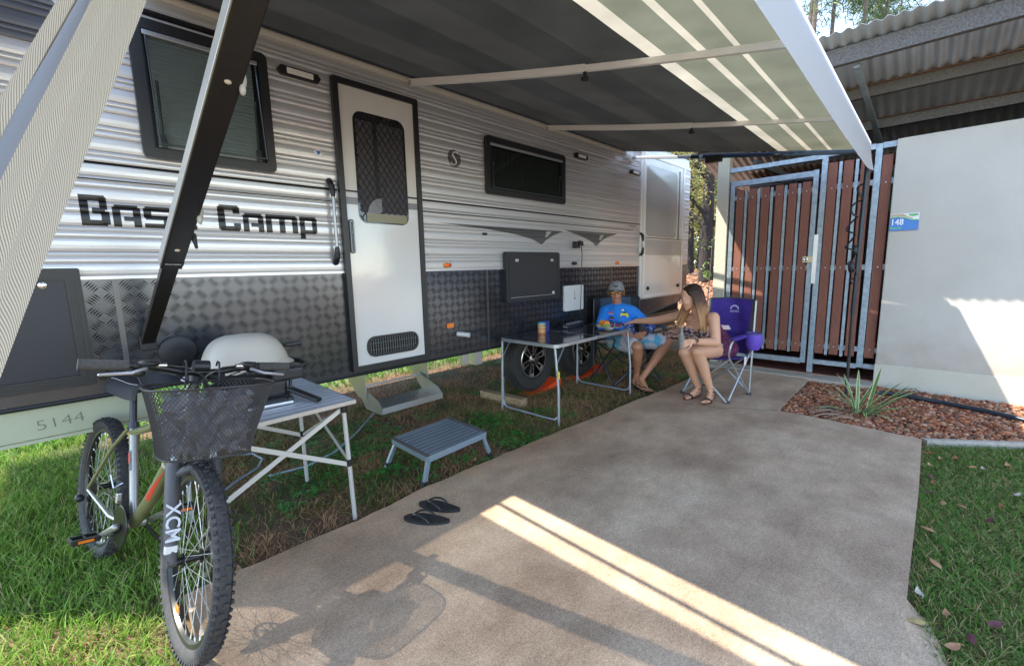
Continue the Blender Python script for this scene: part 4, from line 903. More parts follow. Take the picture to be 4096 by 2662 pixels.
# rolled beige mesh sun screen hanging beside the near arm
def mesh_mat():
    m = bpy.data.materials.new("shade_mesh"); m.use_nodes = True; n, l = N(m); P = n["Principled BSDF"]; P.inputs["Roughness"].default_value = 0.55
    uv = n.new("ShaderNodeUVMap")
    w = n.new("ShaderNodeTexWave"); w.wave_type = 'BANDS'; w.bands_direction = 'DIAGONAL'; w.inputs["Scale"].default_value = 34; w.inputs["Distortion"].default_value = 0.5; w.inputs["Detail"].default_value = 1.0; w.inputs["Detail Scale"].default_value = 0.6
    l.new(uv.outputs[0], w.inputs["Vector"])
    w2 = n.new("ShaderNodeTexWave"); w2.bands_direction = 'Y'; w2.inputs["Scale"].default_value = 60; l.new(uv.outputs[0], w2.inputs["Vector"])
    cr = n.new("ShaderNodeValToRGB"); e = cr.color_ramp.elements; e[0].position = 0.3; e[0].color = (0.30, 0.26, 0.20, 1); e[1].position = 0.55; e[1].color = (0.66, 0.61, 0.50, 1)
    l.new(w.outputs["Fac"], cr.inputs[0])
    c2 = n.new("ShaderNodeValToRGB"); c2.color_ramp.elements[0].color = (0.65, 0.65, 0.65, 1); l.new(w2.outputs["Fac"], c2.inputs[0])
    mx = n.new("ShaderNodeMix"); mx.data_type = 'RGBA'; mx.blend_type = 'MULTIPLY'; mx.inputs[0].default_value = 1; l.new(cr.outputs[0], mx.inputs[6]); l.new(c2.outputs[0], mx.inputs[7]); l.new(mx.outputs[2], P.inputs["Base Color"])
    tr = n.new("ShaderNodeBsdfTranslucent"); l.new(mx.outputs[2], tr.inputs[0]); ms = n.new("ShaderNodeMixShader"); ms.inputs[0].default_value = 0.45
    l.new(P.outputs[0], ms.inputs[1]); l.new(tr.outputs[0], ms.inputs[2]); l.new(ms.outputs[0], n["Material Output"].inputs[0])
    return m
m_mesh = mesh_mat()
def uvgrid(fn, nu, nv, name, m, parent, su, sv):
    k = MB(); k.grid(fn, nu, nv); o = k.build(name, m, parent, smooth=True); me = o.data; ul = me.uv_layers.new(name="UVMap")
    for p in me.polygons:
        for li, vi in zip(p.loop_indices, p.vertices): ul.data[li].uv = ((vi//(nv+1))/nu*su, (vi % (nv+1))/nv*sv)
    return o
# slanted drop: x falls outward with height, seen nearly edge-on from the camera
YF, YN = 1.02, 0.80
def edge_ray(y, z, k0, k1):   # x/y ratio of an edge at elevation ratio (z-1.4)/y
    e = (z-1.4)/y; return (k0+(k1-k0)*(0.46-e)/0.61)*y
def scr(u, v):
    z = 2.45-2.25*v; y = YF+(YN-YF)*u+0.006*sin(u*17); e = (z-1.4)/y
    rr_ = 0.167-(0.46-e)*0.39; wd = 0.085+0.10*min(.5, .46-e)
    bul = 0.003*sin(u*14+v*5)+0.002*sin(u*27+v*11)
    return (y*(rr_-u*wd)+bul-.002, y, z)
scn = thing("mesh_sun_screen", "gathered beige mesh sun screen hanging diagonally beside the black support arm", "sun screen", (-0.2, 1.15, 0.3))
uvgrid(scr, 40, 90, "mesh_panel", m_mesh, scn, 1.0, 7.0)
def hem(u, v):
    p = Vector(scr(0.60+0.20*u, v)); return (p.x-0.002, p.y-0.020-0.008*sin(pi*u), p.z)
k = MB(); k.grid(hem, 8, 60); k.build("vinyl_hem", mat("hem_bluegrey", (0.40, 0.47, 0.58), 0.35), scn, smooth=True)

# unseen shade cloth added beyond the near rafter to filter sun on the slab
sm = bpy.data.materials.new("sun_filter_weave"); sm.use_nodes = True; n_, l_ = N(sm); P = n_["Principled BSDF"]; P.inputs["Base Color"].default_value = (0.30, 0.27, 0.22, 1); P.inputs["Roughness"].default_value = 0.8
tr = n_.new("ShaderNodeBsdfTransparent"); mx = n_.new("ShaderNodeMixShader"); mx.inputs[0].default_value = 0.14
l_.new(P.outputs[0], mx.inputs[1]); l_.new(tr.outputs[0], mx.inputs[2]); l_.new(mx.outputs[0], n_["Material Output"].inputs[0])
k = MB(); k.grid(lambda u, v: (0.225-1.20*u+0.12*v, 3.35-3.6*v, 2.925-0.25*v-0.25*u-0.03*sin(pi*u)*sin(pi*v)), 10, 10)
setp(k.build("sun_filter_cloth", sm, smooth=True), "unseen sheet of shade cloth added overhead to filter the sun on the slab", "shade cloth")
# ================================================================== ENSUITE BUILDING
XG = 6.50
m_render = mat("grey_render", (0.50, 0.475, 0.42), 0.85, noise=(2.2, (0.44, 0.415, 0.365), 0.8), bump=(90, 0.3))
m_cream = mat("cream_render", (0.52, 0.49, 0.40), 0.85, noise=(3, (0.44, 0.42, 0.34), 0.8), bump=(40, 0.4))
bld = thing("ensuite_block", "pale rendered amenities block with a corrugated iron skillion roof on steel purlins", "building", (7.6, -0.5, -0.06))
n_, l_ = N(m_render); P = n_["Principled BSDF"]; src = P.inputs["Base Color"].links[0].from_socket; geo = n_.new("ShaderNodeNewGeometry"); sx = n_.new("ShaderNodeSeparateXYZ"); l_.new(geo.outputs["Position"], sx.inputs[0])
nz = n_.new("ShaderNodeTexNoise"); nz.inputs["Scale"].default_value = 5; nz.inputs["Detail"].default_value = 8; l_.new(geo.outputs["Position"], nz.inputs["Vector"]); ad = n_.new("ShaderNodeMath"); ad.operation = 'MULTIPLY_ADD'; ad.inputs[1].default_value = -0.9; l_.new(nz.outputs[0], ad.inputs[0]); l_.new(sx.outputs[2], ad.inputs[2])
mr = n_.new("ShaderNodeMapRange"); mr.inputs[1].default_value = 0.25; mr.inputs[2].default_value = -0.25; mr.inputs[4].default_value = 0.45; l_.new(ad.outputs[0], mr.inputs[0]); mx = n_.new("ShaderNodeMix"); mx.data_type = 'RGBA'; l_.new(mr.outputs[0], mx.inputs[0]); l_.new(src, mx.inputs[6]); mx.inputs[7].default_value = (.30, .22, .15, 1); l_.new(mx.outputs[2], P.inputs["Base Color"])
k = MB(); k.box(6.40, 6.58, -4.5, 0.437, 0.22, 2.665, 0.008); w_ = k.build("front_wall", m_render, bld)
k = MB(); k.box(6.3965, 6.3995, .13, .20, .42, .50, .001); k.box(6.397, 6.3995, .02, .05, .44, .52, .001); k.box(6.3955, 6.3995, .35, .425, .235, .37, .001); k.build("plaster_patch", m_render, w_)
k = MB(); k.box(6.375, 6.6, -4.5, 0.440, -0.10, 0.232, 0.006); k.build("plinth", m_cream, w_)
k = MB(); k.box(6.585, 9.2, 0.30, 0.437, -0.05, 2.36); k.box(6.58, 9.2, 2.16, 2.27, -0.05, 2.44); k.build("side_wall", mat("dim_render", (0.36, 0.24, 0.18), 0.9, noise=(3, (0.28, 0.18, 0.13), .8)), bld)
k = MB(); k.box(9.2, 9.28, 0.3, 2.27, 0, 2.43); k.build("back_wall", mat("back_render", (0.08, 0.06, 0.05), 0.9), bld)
k = MB(); k.box(6.46, 6.575, 2.135, 2.285, -0.08, 2.80, 0.004); k.build("corner_pier", m_cream, bld)
k = MB(); k.box(6.18, 6.42, 0.44, 2.30, -0.09, 0.012, 0.006); k.build("sill", mat("sill_conc", (0.40, 0.37, 0.30), 0.8, noise=(10, (0.33, 0.29, 0.23), .8)), bld)
k = MB(); k.box(6.42, 9.5, 0.44, 2.16, -0.05, 0.020); fl_ = k.build("tiled_floor", mat("grout", (0.30, 0.20, 0.15), 0.9), bld)
k = MB()
for i in range(14):
    for j in range(8):
        x, y = 6.425+i*0.205, 0.445+j*0.205
        if y+0.2 < 2.16: k.box(x, x+0.2, y, y+0.2, 0.015, 0.0235, .001)
k.build("tiles", mat("red_tiles", (0.15, 0.055, 0.04), 0.45, noise=(9, (0.10, 0.04, 0.03), 0.8)), fl_)
# roof: corrugated sheet, steel purlins
def zr(x): return 3.463-0.26*(x-5.28)
m_iron = mat("corrugated_iron", (0.50, 0.55, 0.62), 0.45, 0.5, noise=(2.5, (0.36, 0.39, 0.43), 0.9), bump=(60, .1))
def corr(x0, x1, y0, y1, fz, m, nm, per=0.076, amp=0.0085):
    k = MB(); n = int((y1-y0)/per*8); nx = 6
    k.grid(lambda u, v: (x0+(x1-x0)*u, y0+(y1-y0)*v, fz(x0+(x1-x0)*u)+amp*sin(2*pi*(y0+(y1-y0)*v)/per)), nx, n, thick=(0, 0, 0.0015)); return k.build(nm, m, bld, smooth=True)
corr(5.265, 9.3, -4.4, 2.80, zr, m_iron, "roof_sheet", 0.095, 0.012)
def purlin(x, z_top, h, nm="purlin"):
    k = MB(); k.box(x, x+0.004, -4.4, 2.75, z_top-h, z_top); k.box(x, x+0.065, -4.4, 2.75, z_top-h-0.004, z_top-h); k.box(x, x+0.065, -4.4, 2.75, z_top-.003, z_top+.001); k.box(x+.061, x+.065, -4.4, 2.75, z_top-h, z_top-h+.02)
    k.build(nm, mat("rusty_steel", (0.13, 0.13, 0.13), 0.65, 0.4, noise=(70, (0.06, 0.045, 0.035), 0.9, 2), bump=(150, .2)), bld)
purlin(5.455, zr(5.455)-0.018, 0.15); purlin(6.20, zr(6.2)-0.018, 0.10); purlin(6.91, zr(6.91)-0.018, 0.10)
k = MB()
for x in (6.20, 6.91): k.box(x-.03, x+.07, -4.4, 2.75, zr(x)-.016, zr(x)-.011)
k.build("timber_packer", mat("packer_brown", (0.20, 0.10, 0.06), 0.9), bld)
k = MB(); k.obox((5.55, 0.73, zr(5.55)-0.165), (7.55, 0.655, zr(7.6)-0.07), (0, 1, 0), 0.05, 0.03, .002); k.build("roof_strut", m_galv, bld)
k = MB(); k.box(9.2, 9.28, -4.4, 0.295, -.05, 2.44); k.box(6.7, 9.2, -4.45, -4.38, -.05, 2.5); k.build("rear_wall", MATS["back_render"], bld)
# lower inner roof seen over the gate
corr(7.3, 9.15, 0.45, 2.15, lambda x: 2.70-0.18*(x-7.3), mat("pink_iron", (0.42, 0.27, 0.20), 0.6, 0.2, noise=(3, (0.3, 0.18, 0.13), .8)), "inner_roof", 0.076, 0.012)
k = MB(); k.obox((6.7, 1.9, 2.72), (8.6, 1.25, 2.40), (0, 0, 1), 0.07, 0.05); k.box(7.4, 7.46, .45, 2.15, 2.50, 2.56); k.build("rafter", MATS["rusty_steel"], bld)
k = MB(); P = [(6.9+0.02*i, 2.0-0.075*i, 2.50-0.045*sin(pi*i/14)) for i in range(15)]; k.tube(P, 0.008, 6); k.tube([(6.85, 1.35+0.02*i, 2.34+0.013*i*(1.6-0.04*i)) for i in range(12)], 0.008, 6); k.build("cable", m_black, bld)
k = MB(); k.box(7.6, 8.0, 0.46, 0.52, 1.9, 2.3); k.box(7.0, 7.6, .46, .6, 0.9, 1.35); k.build("interior_fitting", mat("fit_grey", (0.12, 0.12, 0.12), .7), bld)
k = MB(); k.box(6.72, 6.76, 0.44, 0.50, 1.95, 2.40); k.build("green_pipe", mat("green_pipe", (0.02, 0.28, 0.08), .5), bld)

# gate: galvanised frame with red brown boards and slim steel bars between
m_board = bpy.data.materials.new("composite_board"); m_board.use_nodes = True
n_, l_ = N(m_board); P = n_["Principled BSDF"]; P.inputs["Roughness"].default_value = 0.7
geo = n_.new("ShaderNodeNewGeometry"); sx = n_.new("ShaderNodeSeparateXYZ"); l_.new(geo.outputs["Position"], sx.inputs[0])
ml = n_.new("ShaderNodeMath"); ml.operation = 'MULTIPLY'; ml.inputs[1].default_value = 2*pi/0.0115; l_.new(sx.outputs[1], ml.inputs[0])
sn = n_.new("ShaderNodeMath"); sn.operation = 'SINE'; l_.new(ml.outputs[0], sn.inputs[0])
mr = n_.new("ShaderNodeMapRange"); mr.inputs[1].default_value = -1; mr.inputs[2].default_value = 0.3; l_.new(sn.outputs[0], mr.inputs[0])
nz = n_.new("ShaderNodeTexNoise"); nz.inputs["Scale"].default_value = 4; nz.inputs["Detail"].default_value = 6; l_.new(geo.outputs["Position"], nz.inputs["Vector"])
c1 = n_.new("ShaderNodeMix"); c1.data_type = 'RGBA'; c1.inputs[6].default_value = (0.21, 0.078, 0.050, 1); c1.inputs[7].default_value = (0.32, 0.122, 0.080, 1); l_.new(nz.outputs[0], c1.inputs[0])
c2 = n_.new("ShaderNodeMix"); c2.data_type = 'RGBA'; c2.blend_type = 'MULTIPLY'; c2.inputs[0].default_value = 0.5; l_.new(c1.outputs[2], c2.inputs[6]); l_.new(mr.outputs[0], c2.inputs[7]); l_.new(c2.outputs[2], P.inputs["Base Color"])
bp = n_.new("ShaderNodeBump"); bp.inputs["Strength"].default_value = 0.5; bp.inputs["Distance"].default_value = .003; l_.new(sn.outputs[0], bp.inputs["Height"]); l_.new(bp.outputs[0], P.inputs["Normal"])
def boards(parent, ys, z0, z1, w=0.088):
    for y in ys:
        k = MB(); k.box(XG-0.035, XG-0.014, y-w/2, y+w/2, z0, z1, .002); b_ = k.build("board", m_board, parent)
        k = MB()
        for z in (0.372, 1.32, 2.24): k.ell((XG-0.036, y, z), (0.004, 0.008, 0.008), nu=8, nv=5)
        k.build("bolt", m_alu, b_)
def bars(parent, ys, z0, z1):
    k = MB()
    for y in ys: k.box(XG-0.030, XG-0.012, y-0.015, y+0.015, z0, z1)
    for y in ys: pass
    k.build("steel_bar", m_galv, parent)
gate = thing("gate", "galvanised steel gate with red brown vertical boards and a brass lock", "gate", (XG, 1.62, 0.1))
k = MB()
for y in (2.085, 1.155): k.box(XG-0.025, XG+0.025, y-0.027, y+0.027, 0.135, 2.478, .003)
for z in (0.155, 2.437): k.box(XG-0.0245, XG+0.0245, 1.181, 2.059, z-0.034, z+0.034, .002)
k.build("gate_frame", m_galv, gate)
k = MB()
for z in (0.365, 1.32, 2.255): k.box(XG-0.011, XG-0.002, 1.18, 2.06, z-0.03, z+0.03)
k.build("cross_rail", m_galv, gate)
boards(gate, [1.986, 1.835, 1.686, 1.53, 1.386, 1.241], 0.272, 2.352)
for y in (1.915, 1.765, 1.614, 1.462, 1.315): bars(gate, [y], 0.26, 2.34)
k = MB(); k.box(XG-0.045, XG-0.024, 1.128, 1.232, 1.385, 1.462, .004); lk = k.build("lock_plate", mat("brass_plate", (0.36, 0.31, 0.22), 0.35, 0.7), gate)
k = MB(); k.lathe([(0.022, 0), (0.022, 0.018), (0.014, 0.022), (0.0, 0.018)], (XG-0.045, 1.195, 1.425), (-1, 0, 0), 18); k.build("lock_cylinder", m_chrome, lk, smooth=True)
k = MB(); k.box(XG-0.036, XG-0.026, 1.084, 1.128, 1.13, 1.718, .002); k.build("cover_strip", m_white, gate)
fence = thing("screen_fence", "galvanised screen panel with red brown boards fixed between the gate and the pale wall", "fence", (XG, 0.8, 0))
k = MB(); k.box(XG-0.03, XG+0.03, 1.046, 1.104, 0.0, 2.66, .003); k.box(XG-0.03, XG+0.03, 0.556, 0.616, 0.15, 2.66, .003); k.build("post", m_galv, fence)
k = MB(); k.box(XG-0.028, XG+0.028, 0.44, 0.555, 2.605, 2.665, .002); k.box(XG-0.028, XG+0.028, .617, 1.045, 2.605, 2.665, .002); k.box(XG-0.0285, XG+0.0285, 0.44, 0.555, 0.145, 0.20, .002); k.box(XG-0.0285, XG+0.0285, .617, 1.045, 0.135, 0.19, .002); k.box(XG-.028, XG+.028, 1.105, 2.13, 2.59, 2.645, .002); k.build("rail", m_galv, fence)
k = MB()
for z in (0.365, 1.32, 2.255): k.box(XG-0.011, XG-0.002, 0.44, 0.555, z-0.03, z+0.03); k.box(XG-0.011, XG-0.002, .617, 1.045, z-0.03, z+0.03)
k.build("cross_rail", m_galv, fence)
boards(fence, [0.992, 0.845, 0.690, 0.505], 0.275, 2.53)
for y in (0.92, 0.768): bars(fence, [y], 0.262, 2.53)

# house number sign
sg = thing("number_sign", "blue and white site sign reading 148 Ensuite on the pale wall", "sign", (6.396, 0.31, 1.70))
k = MB(); k.box(6.388, 6.3995, 0.199, 0.428, 1.705, 1.882); k.build("sign_board", mat("sign_blue", (0.02, 0.17, 0.52), 0.35), sg)
def sgp(pl, m, nm, d=0.0005):
    k = MB(); k.prism([(6.388-d, 0.428-u*0.229, 1.882-v*0.177) for u, v in pl], (-0.0006, 0, 0)); return k.build(nm, m, sg)
sgp([(0, 0.0), (1, 0.0), (1, 0.42), (0.75, 0.38), (0.5, 0.24), (0.25, 0.18), (0, 0.22)], mat("sign_white", (0.72, 0.72, 0.68), .4), "white_top")
sgp([(0.02, 0.03), (0.45, 0.03), (0.62, 0.2), (0.78, 0.27), (0.78, 0.34), (0.5, 0.2), (0.25, 0.14), (0.02, 0.17)], mat("sign_tan", (0.45, 0.33, 0.2), .5), "tan_picture", 0.0013)
sgp([(0.0, 0.2), (0.25, 0.16), (0.5, 0.22), (0.75, 0.36), (1, 0.40), (1, 0.45), (0.75, 0.42), (0.5, 0.28), (0.25, 0.21), (0, 0.25)], mat("sign_green", (0.10, 0.42, 0.15), .5), "green_swoosh", 0.0019)
sgp([(0.62, 0.05), (0.95, 0.04), (0.97, 0.14), (0.8, 0.2), (0.65, 0.14)], mat("sign_green", (0, 0, 0)), "green_crest", 0.0019)
text("148", 0.088, frame3((6.3865, 0.372, 1.792), (0, -1, 0), (0, 0, 1)), mat("sign_letter", (0.8, 0.82, 0.85), .4), "sign_number", sg, 0.0004, 0.001, 0.82)
text("Ensuite", 0.036, frame3((6.3865, 0.378, 1.735), (0, -1, 0), (0, 0, 1)), mat("sign_green2", (0.16, 0.6, 0.15), .4), "sign_word", sg, 0.0004, 0.0004, 0.9)

# irrigation pipe
k = MB(); P = [(5.96, 0.42, -0.03), (5.985, 0.33, 0.0), (5.98, 0.2, 0.008), (5.93, -0.1, 0.0), (5.82, -0.4, 0.006), (5.70, -0.65, 0.0), (5.5, -1.2, 0.0), (5.4, -1.8, 0.0)]
Q = []
for i in range(len(P)-1):
    for t in range(5): Q.append(Vector(P[i]).lerp(Vector(P[i+1]), t/5))
k.tube(Q, 0.021, 12); k.tube([(6.02, 0.22, 0.0), (6.10, 0.15, 0.05), (6.08, 0.08, 0.07), (6.0, 0.02, 0.05), (5.97, 0.0, 0.0)], 0.004, 6)
setp(k.build("irrigation_pipe", mat("poly_pipe", (0.012, 0.02, 0.032), 0.35), smooth=True), "black poly irrigation pipe lying on the gravel along the pale wall", "pipe")

# variegated flax plant
fp = thing("flax_plant", "green and cream striped strap-leaved plant growing in the gravel bed", "plant", (5.10, 0.42, -0.04))
def strap(base, az, L, up, w, curl, name):
    k = MB(); n = 12; L *= .86; d = Vector((cos(az), sin(az), 0)); sd = Vector((-sin(az), cos(az), 0)); vs = []; p = Vector(base); el = up
    cols = []
    for i in range(n+1):
        t = i/n; ww = w*(0.75+0.6*t)*(1-t**3)**0.8+0.0006; nn = Vector((-sin(el)*d.x, -sin(el)*d.y, cos(el)))
        for j in (-1, -0.62, 0, 0.62, 1): vs.append(p+sd*ww*j-nn*(0.30*ww*(1-abs(j))))
        p = p+(d*cos(el)+Vector((0, 0, sin(el))))*(L/n); el -= curl/n*(0.5+t)
    k.v = [tuple(q) for q in vs]; k.f = []; k.m = []
    for i in range(n):
        for j in range(4):
            k.f.append((i*5+j, (i+1)*5+j, (i+1)*5+j+1, i*5+j+1)); k.m.append(0 if j in (0, 3) else 1)
    return k.build(name, [mat("leaf_cream", (0.42, 0.45, 0.22), .45), mat("leaf_green", (0.06, 0.15, 0.035), .4, noise=(40, (0.09, 0.2, 0.05), .8))], fp, smooth=True)
rs = random.Random(3)
for az, L, up, w, cu in [(-1.1, .55, .95, .017, .3), (-1.25, .62, .75, .018, .25), (-0.9, .58, .65, .017, .35), (-1.45, .50, 1.1, .015, .3), (-1.0, .45, .45, .013, .5), (1.2, .42, .85, .015, .4), (1.5, .50, 1.15, .016, .3), (1.9, .40, .75, .014, .8), (2.3, .45, .55, .014, 1.2), (0.3, .50, 1.45, .015, .2), (-0.4, .55, 1.3, .017, .25), (-2.0, .35, .5, .013, 1.3), (2.9, .30, .9, .014, 1.6), (-2.9, .33, .7, .016, 1.5), (1.75, .36, 1.0, .012, .5), (-1.35, .40, .5, .012, .6), (0.9, .46, 1.25, .014, .3), (-0.7, .48, 1.1, .016, .3), (1.4, .55, .62, .012, .5), (-1.15, .55, .85, .015, .15), (2.1, .5, .35, .012, .7)]:
    strap((5.10+rs.uniform(-.04, .04), 0.42+rs.uniform(-.05, .05), -0.04), az, L, up, w, cu, "strap_leaf")
k = MB()
for i in range(16): a_ = rs.uniform(1.2, 3.2); x, y = 4.95+rs.uniform(-.1, .15), 0.5+rs.uniform(-.08, .1); L = rs.uniform(.15, .32); k.tube([(x, y, -.01), (x+L*.5*cos(a_), y+L*.5*sin(a_), .012), (x+L*cos(a_), y+L*sin(a_), -.015)], .003, 4)
k.build("dead_leaves", mat("dead_grey", (0.30, 0.21, 0.15), .9), fp)

# ================================================================== TREES
m_bark_dark = mat("bark_dark", (0.040, 0.030, 0.025), 0.95, noise=(25, (0.012, 0.010, 0.009), .9), bump=(30, 1.0))
m_bark_pale = mat("bark_pale", (0.17, 0.12, 0.10), 0.8, noise=(12, (0.08, 0.06, 0.055), .9), bump=(20, .6))
def tree(label, x, y, h, tr, crown_z0, spread, nleaf, leafL, pal, bark, seed, droop=0.5, nb=9, multi=1, wleaf=0.16, cat="tree", clump=0.5, group=None):
    rg = np.random.default_rng(seed); rr = random.Random(seed)
    g0 = gz(x, y)-0.1 if x > 8.6 else -0.06; t_ = thing("tree" if cat == "tree" else cat, label, cat, (x, y, g0), group=group)
    k = MB(); tips = []
    for s in range(multi):
        ax = rr.uniform(-.06, .06)*h; ay = rr.uniform(-.06, .06)*h; P = []
        bx, by = x+rr.uniform(-.12, .12)*(multi > 1)*3, y+rr.uniform(-.12, .12)*(multi > 1)*3
        for i in range(9):
            t = i/8; P.append((bx+ax*t+0.03*h*sin(t*5+s)*t*.5, by+ay*t+0.03*h*cos(t*4+s)*t*.5, g0+h*t))
        k.tube(P, [tr*(1-0.85*i/8)+.004 for i in range(9)], 9)
        for b in range(nb):
            t = rr.uniform(crown_z0/h, 0.98); i = min(7, int(t*8)); p0 = Vector(P[i]).lerp(Vector(P[i+1]), t*8-i); az = rr.uniform(0, 2*pi); L = spread*rr.uniform(0.5, 1.0)*(1.15-0.5*t)
            p1 = p0+Vector((cos(az)*L*.5, sin(az)*L*.5, L*.45)); p2 = p0+Vector((cos(az+.3)*L, sin(az+.3)*L, L*.55)); rb = tr*(1-.8*t)*.45
            k.tube([p0, p1, p2], [rb, rb*.6, rb*.25], 5)
            tips += [p1, p2, p1.lerp(p2, .5)]
            for q in range(3):
                a2 = az+rr.uniform(-1.2, 1.2); p3 = p1+Vector((cos(a2)*L*.4, sin(a2)*L*.4, L*rr.uniform(.0, .4))); k.tube([p1, p3], [rb*.35, rb*.12], 4); tips.append(p3)
    k.build("trunk", bark, t_, smooth=True)
    T = np.array([tuple(q) for q in tips]); n = nleaf; ci = rg.integers(0, len(T), n); C0 = T[ci]+rg.normal(0, clump*spread*0.28, (n, 3))
    an = rg.uniform(0, 2*pi, n); d = np.stack([np.cos(an), np.sin(an), rg.uniform(-1.4, .3, n)*droop*1.6+0.3*(1-droop)], 1); d /= np.linalg.norm(d, axis=1)[:, None]
    L = leafL*rg.uniform(.6, 1.3, n); s_ = np.cross(d, rg.normal(size=(n, 3))); s_ /= np.linalg.norm(s_, axis=1)[:, None]; w = L*wleaf
    V = np.stack([C0, C0+d*(L*.45)[:, None]+s_*w[:, None], C0+d*L[:, None]+np.array([0, 0, -1])*(L*.15*droop)[:, None], C0+d*(L*.45)[:, None]-s_*w[:, None]], 1).reshape(-1, 3)
    pal = np.array(pal); tone = rg.uniform(.55, 1.4, len(T)); c_ = pal[rg.integers(0, len(pal), n)]*tone[ci][:, None]
    V -= np.array([x, y, g0])
    o = fastmesh("crown", V, np.arange(4*n).reshape(-1, 4), np.repeat(c_, 4, 0), MATS.setdefault("leafm", attr_mat("leaf_m", 0.5, 0.35)), kind=None, ncorner=4)
    o.parent = t_
    return t_
pg = [(0.08, 0.14, 0.05), (0.13, 0.19, 0.06), (0.05, 0.09, 0.04), (0.17, 0.20, 0.08)]
pb = [(0.22, 0.22, 0.07), (0.36, 0.32, 0.10), (0.14, 0.17, 0.06), (0.44, 0.38, 0.16)]
def polar(az, r): return r*cos(R_(az)), r*sin(R_(az))
# tall slender gums over the roof
for az, r, h, lab, sd, mu, nl in ((14.0, 15, 9.6, "feathery gum tree just right of the white valance against the sky", 1, 1, 3500), (11.4, 14, 10.5, "gum with several bare slender stems left of centre above the roof", 2, 3, 2600),
        (9.4, 15, 10.0, "thin pale stemmed gum behind the highest stems over the roof", 3, 2, 3200), (7.0, 17, 9.2, "leafy gum with its crown just above the roof ridge line", 4, 1, 3200),
        (4.2, 19, 8.6, "small round topped gum alone above the middle of the roof edge", 5, 1, 2200), (0.6, 18, 9.4, "pale limbed gum to the right above the roof edge", 6, 1, 3000), (-2.0, 20, 9.0, "distant gum furthest right, mostly hidden by the roof", 7, 1, 2600)):
    x, y = polar(az, r); tree(lab, x, y, h, 0.085, h*0.50, 1.5, int(nl*2.0), 0.22, pg, m_bark_pale, sd, droop=0.85, nb=8, multi=mu, wleaf=0.05, clump=.55, group="slender gum trees beyond the roof")
# trees in the gap between the caravan and the building
x, y = polar(20.3, 11.5); tree("dark trunked tree framed between the caravan's end and the building pier", x, y, 6, 0.17, 0.9, 1.4, 3600, 0.13, pb, m_bark_dark, 11, droop=.5, nb=16, wleaf=.12, clump=.7)
x, y = polar(22.0, 12.5); tree("leaning dark tree just beyond the caravan's far end", x, y, 5, 0.09, 1.0, 1.3, 2200, 0.16, pb, m_bark_dark, 12, nb=12, wleaf=.12, clump=.7)
k_ = 0
for az, r, h, lab in ((19.0, 16, 4.5, "yellow green bush partly behind the building pier"), (21.3, 17, 5.0, "dense yellow green bush behind the dark trunk"), (23.2, 15, 4.5, "bush showing at the edge of the caravan's rear corner"), (25.5, 18, 5.5, "far bush behind the rear of the caravan"), (20.4, 21, 7.5, "taller grey green tree at the back of the gap"), (22.8, 22, 7.5, "tall far tree filling the sky in the gap"), (18.5, 23, 7, "tall tree mostly behind the building pier")):
    x, y = polar(az, r); k_ += 1; tree(lab, x, y, h, 0.08, 1.3 if k_ < 5 else 1.0, 1.7, 4200, 0.15, pb if k_ < 5 else pg, m_bark_dark, 20+k_, droop=.3, nb=16, wleaf=.16, clump=.9, group='bushes and trees behind the caravan end')
# low sapling with fresh leaves beside the dark trunk
x, y = polar(20.0, 10.5); tree("thin pale sapling with fresh bright leaves in front of the dark trunk", x, y, 1.5, 0.012, .5, .34, 90, 0.08, [(0.13, 0.24, 0.05), (0.16, 0.27, 0.06)], m_bark_pale, 41, nb=8, wleaf=.22)
# distant woodland mass behind everything
def wood():
    n = 26000; az = RNG.uniform(R_(-20), R_(75), n); r = RNG.uniform(26, 34, n); z = 7.5*RNG.random(n)**0.9*(0.75+0.3*np.sin(az*23)+0.15*np.sin(az*61)); C0 = np.stack([r*np.cos(az), r*np.sin(az), z], 1)
    d = RNG.normal(size=(n, 3)); d /= np.linalg.norm(d, axis=1)[:, None]; s_ = np.cross(d, RNG.normal(size=(n, 3))); s_ /= np.linalg.norm(s_, axis=1)[:, None]
    V = np.stack([C0, C0+d*.3+s_*.13, C0+d*.6, C0+d*.3-s_*.13], 1).reshape(-1, 3); c_ = np.array(pb+pg)[RNG.integers(0, 8, n)]*RNG.uniform(.5, 1.3, (n, 1))
    setp(fastmesh("far_woodland", V, np.arange(4*n).reshape(-1, 4), np.repeat(c_, 4, 0), MATS["leafm"], ncorner=4), "far dry woodland beyond the caravan site", "woodland")
wood()

# ================================================================== FOLDING TABLE
ft = thing("folding_table", "black topped folding table with grey tube legs standing by the caravan", "table", (3.75, 2.8, -0.05))
tx0, tx1, ty0, ty1, tz = 3.09, 4.48, 2.44, 3.175, 0.70
k = MB()
def rpz(mb, x0, x1, y0, y1, z0, z1, rad, n=5):
    P = []
    for (cx, cy, a0) in ((x1-rad, y1-rad, 0), (x0+rad, y1-rad, 90), (x0+rad, y0+rad, 180), (x1-rad, y0+rad, 270)):
        for i in range(n+1): t = R_(a0+90*i/n); P.append((cx+rad*cos(t), cy+rad*sin(t), z0))
    return mb.prism(P, (0, 0, z1-z0))
rpz(k, tx0, tx1, ty0, ty1, tz-0.032, tz-0.002, 0.05); k.build("edge_frame", mat("table_alu", (0.52, 0.54, 0.55), .35, .7), ft, smooth=True)
m_ttop = mat("black_marble_top", (0.018, 0.018, 0.02), 0.10, noise=(14, (0.06, 0.06, 0.065), .7, 9), coat=.4)
k = MB(); rpz(k, tx0+.018, 3.781, ty0+.018, ty1-.018, tz-.003, tz, .035); rpz(k, 3.789, tx1-.018, ty0+.018, ty1-.018, tz-.003, tz, .035); k.build("tabletop", m_ttop, ft)
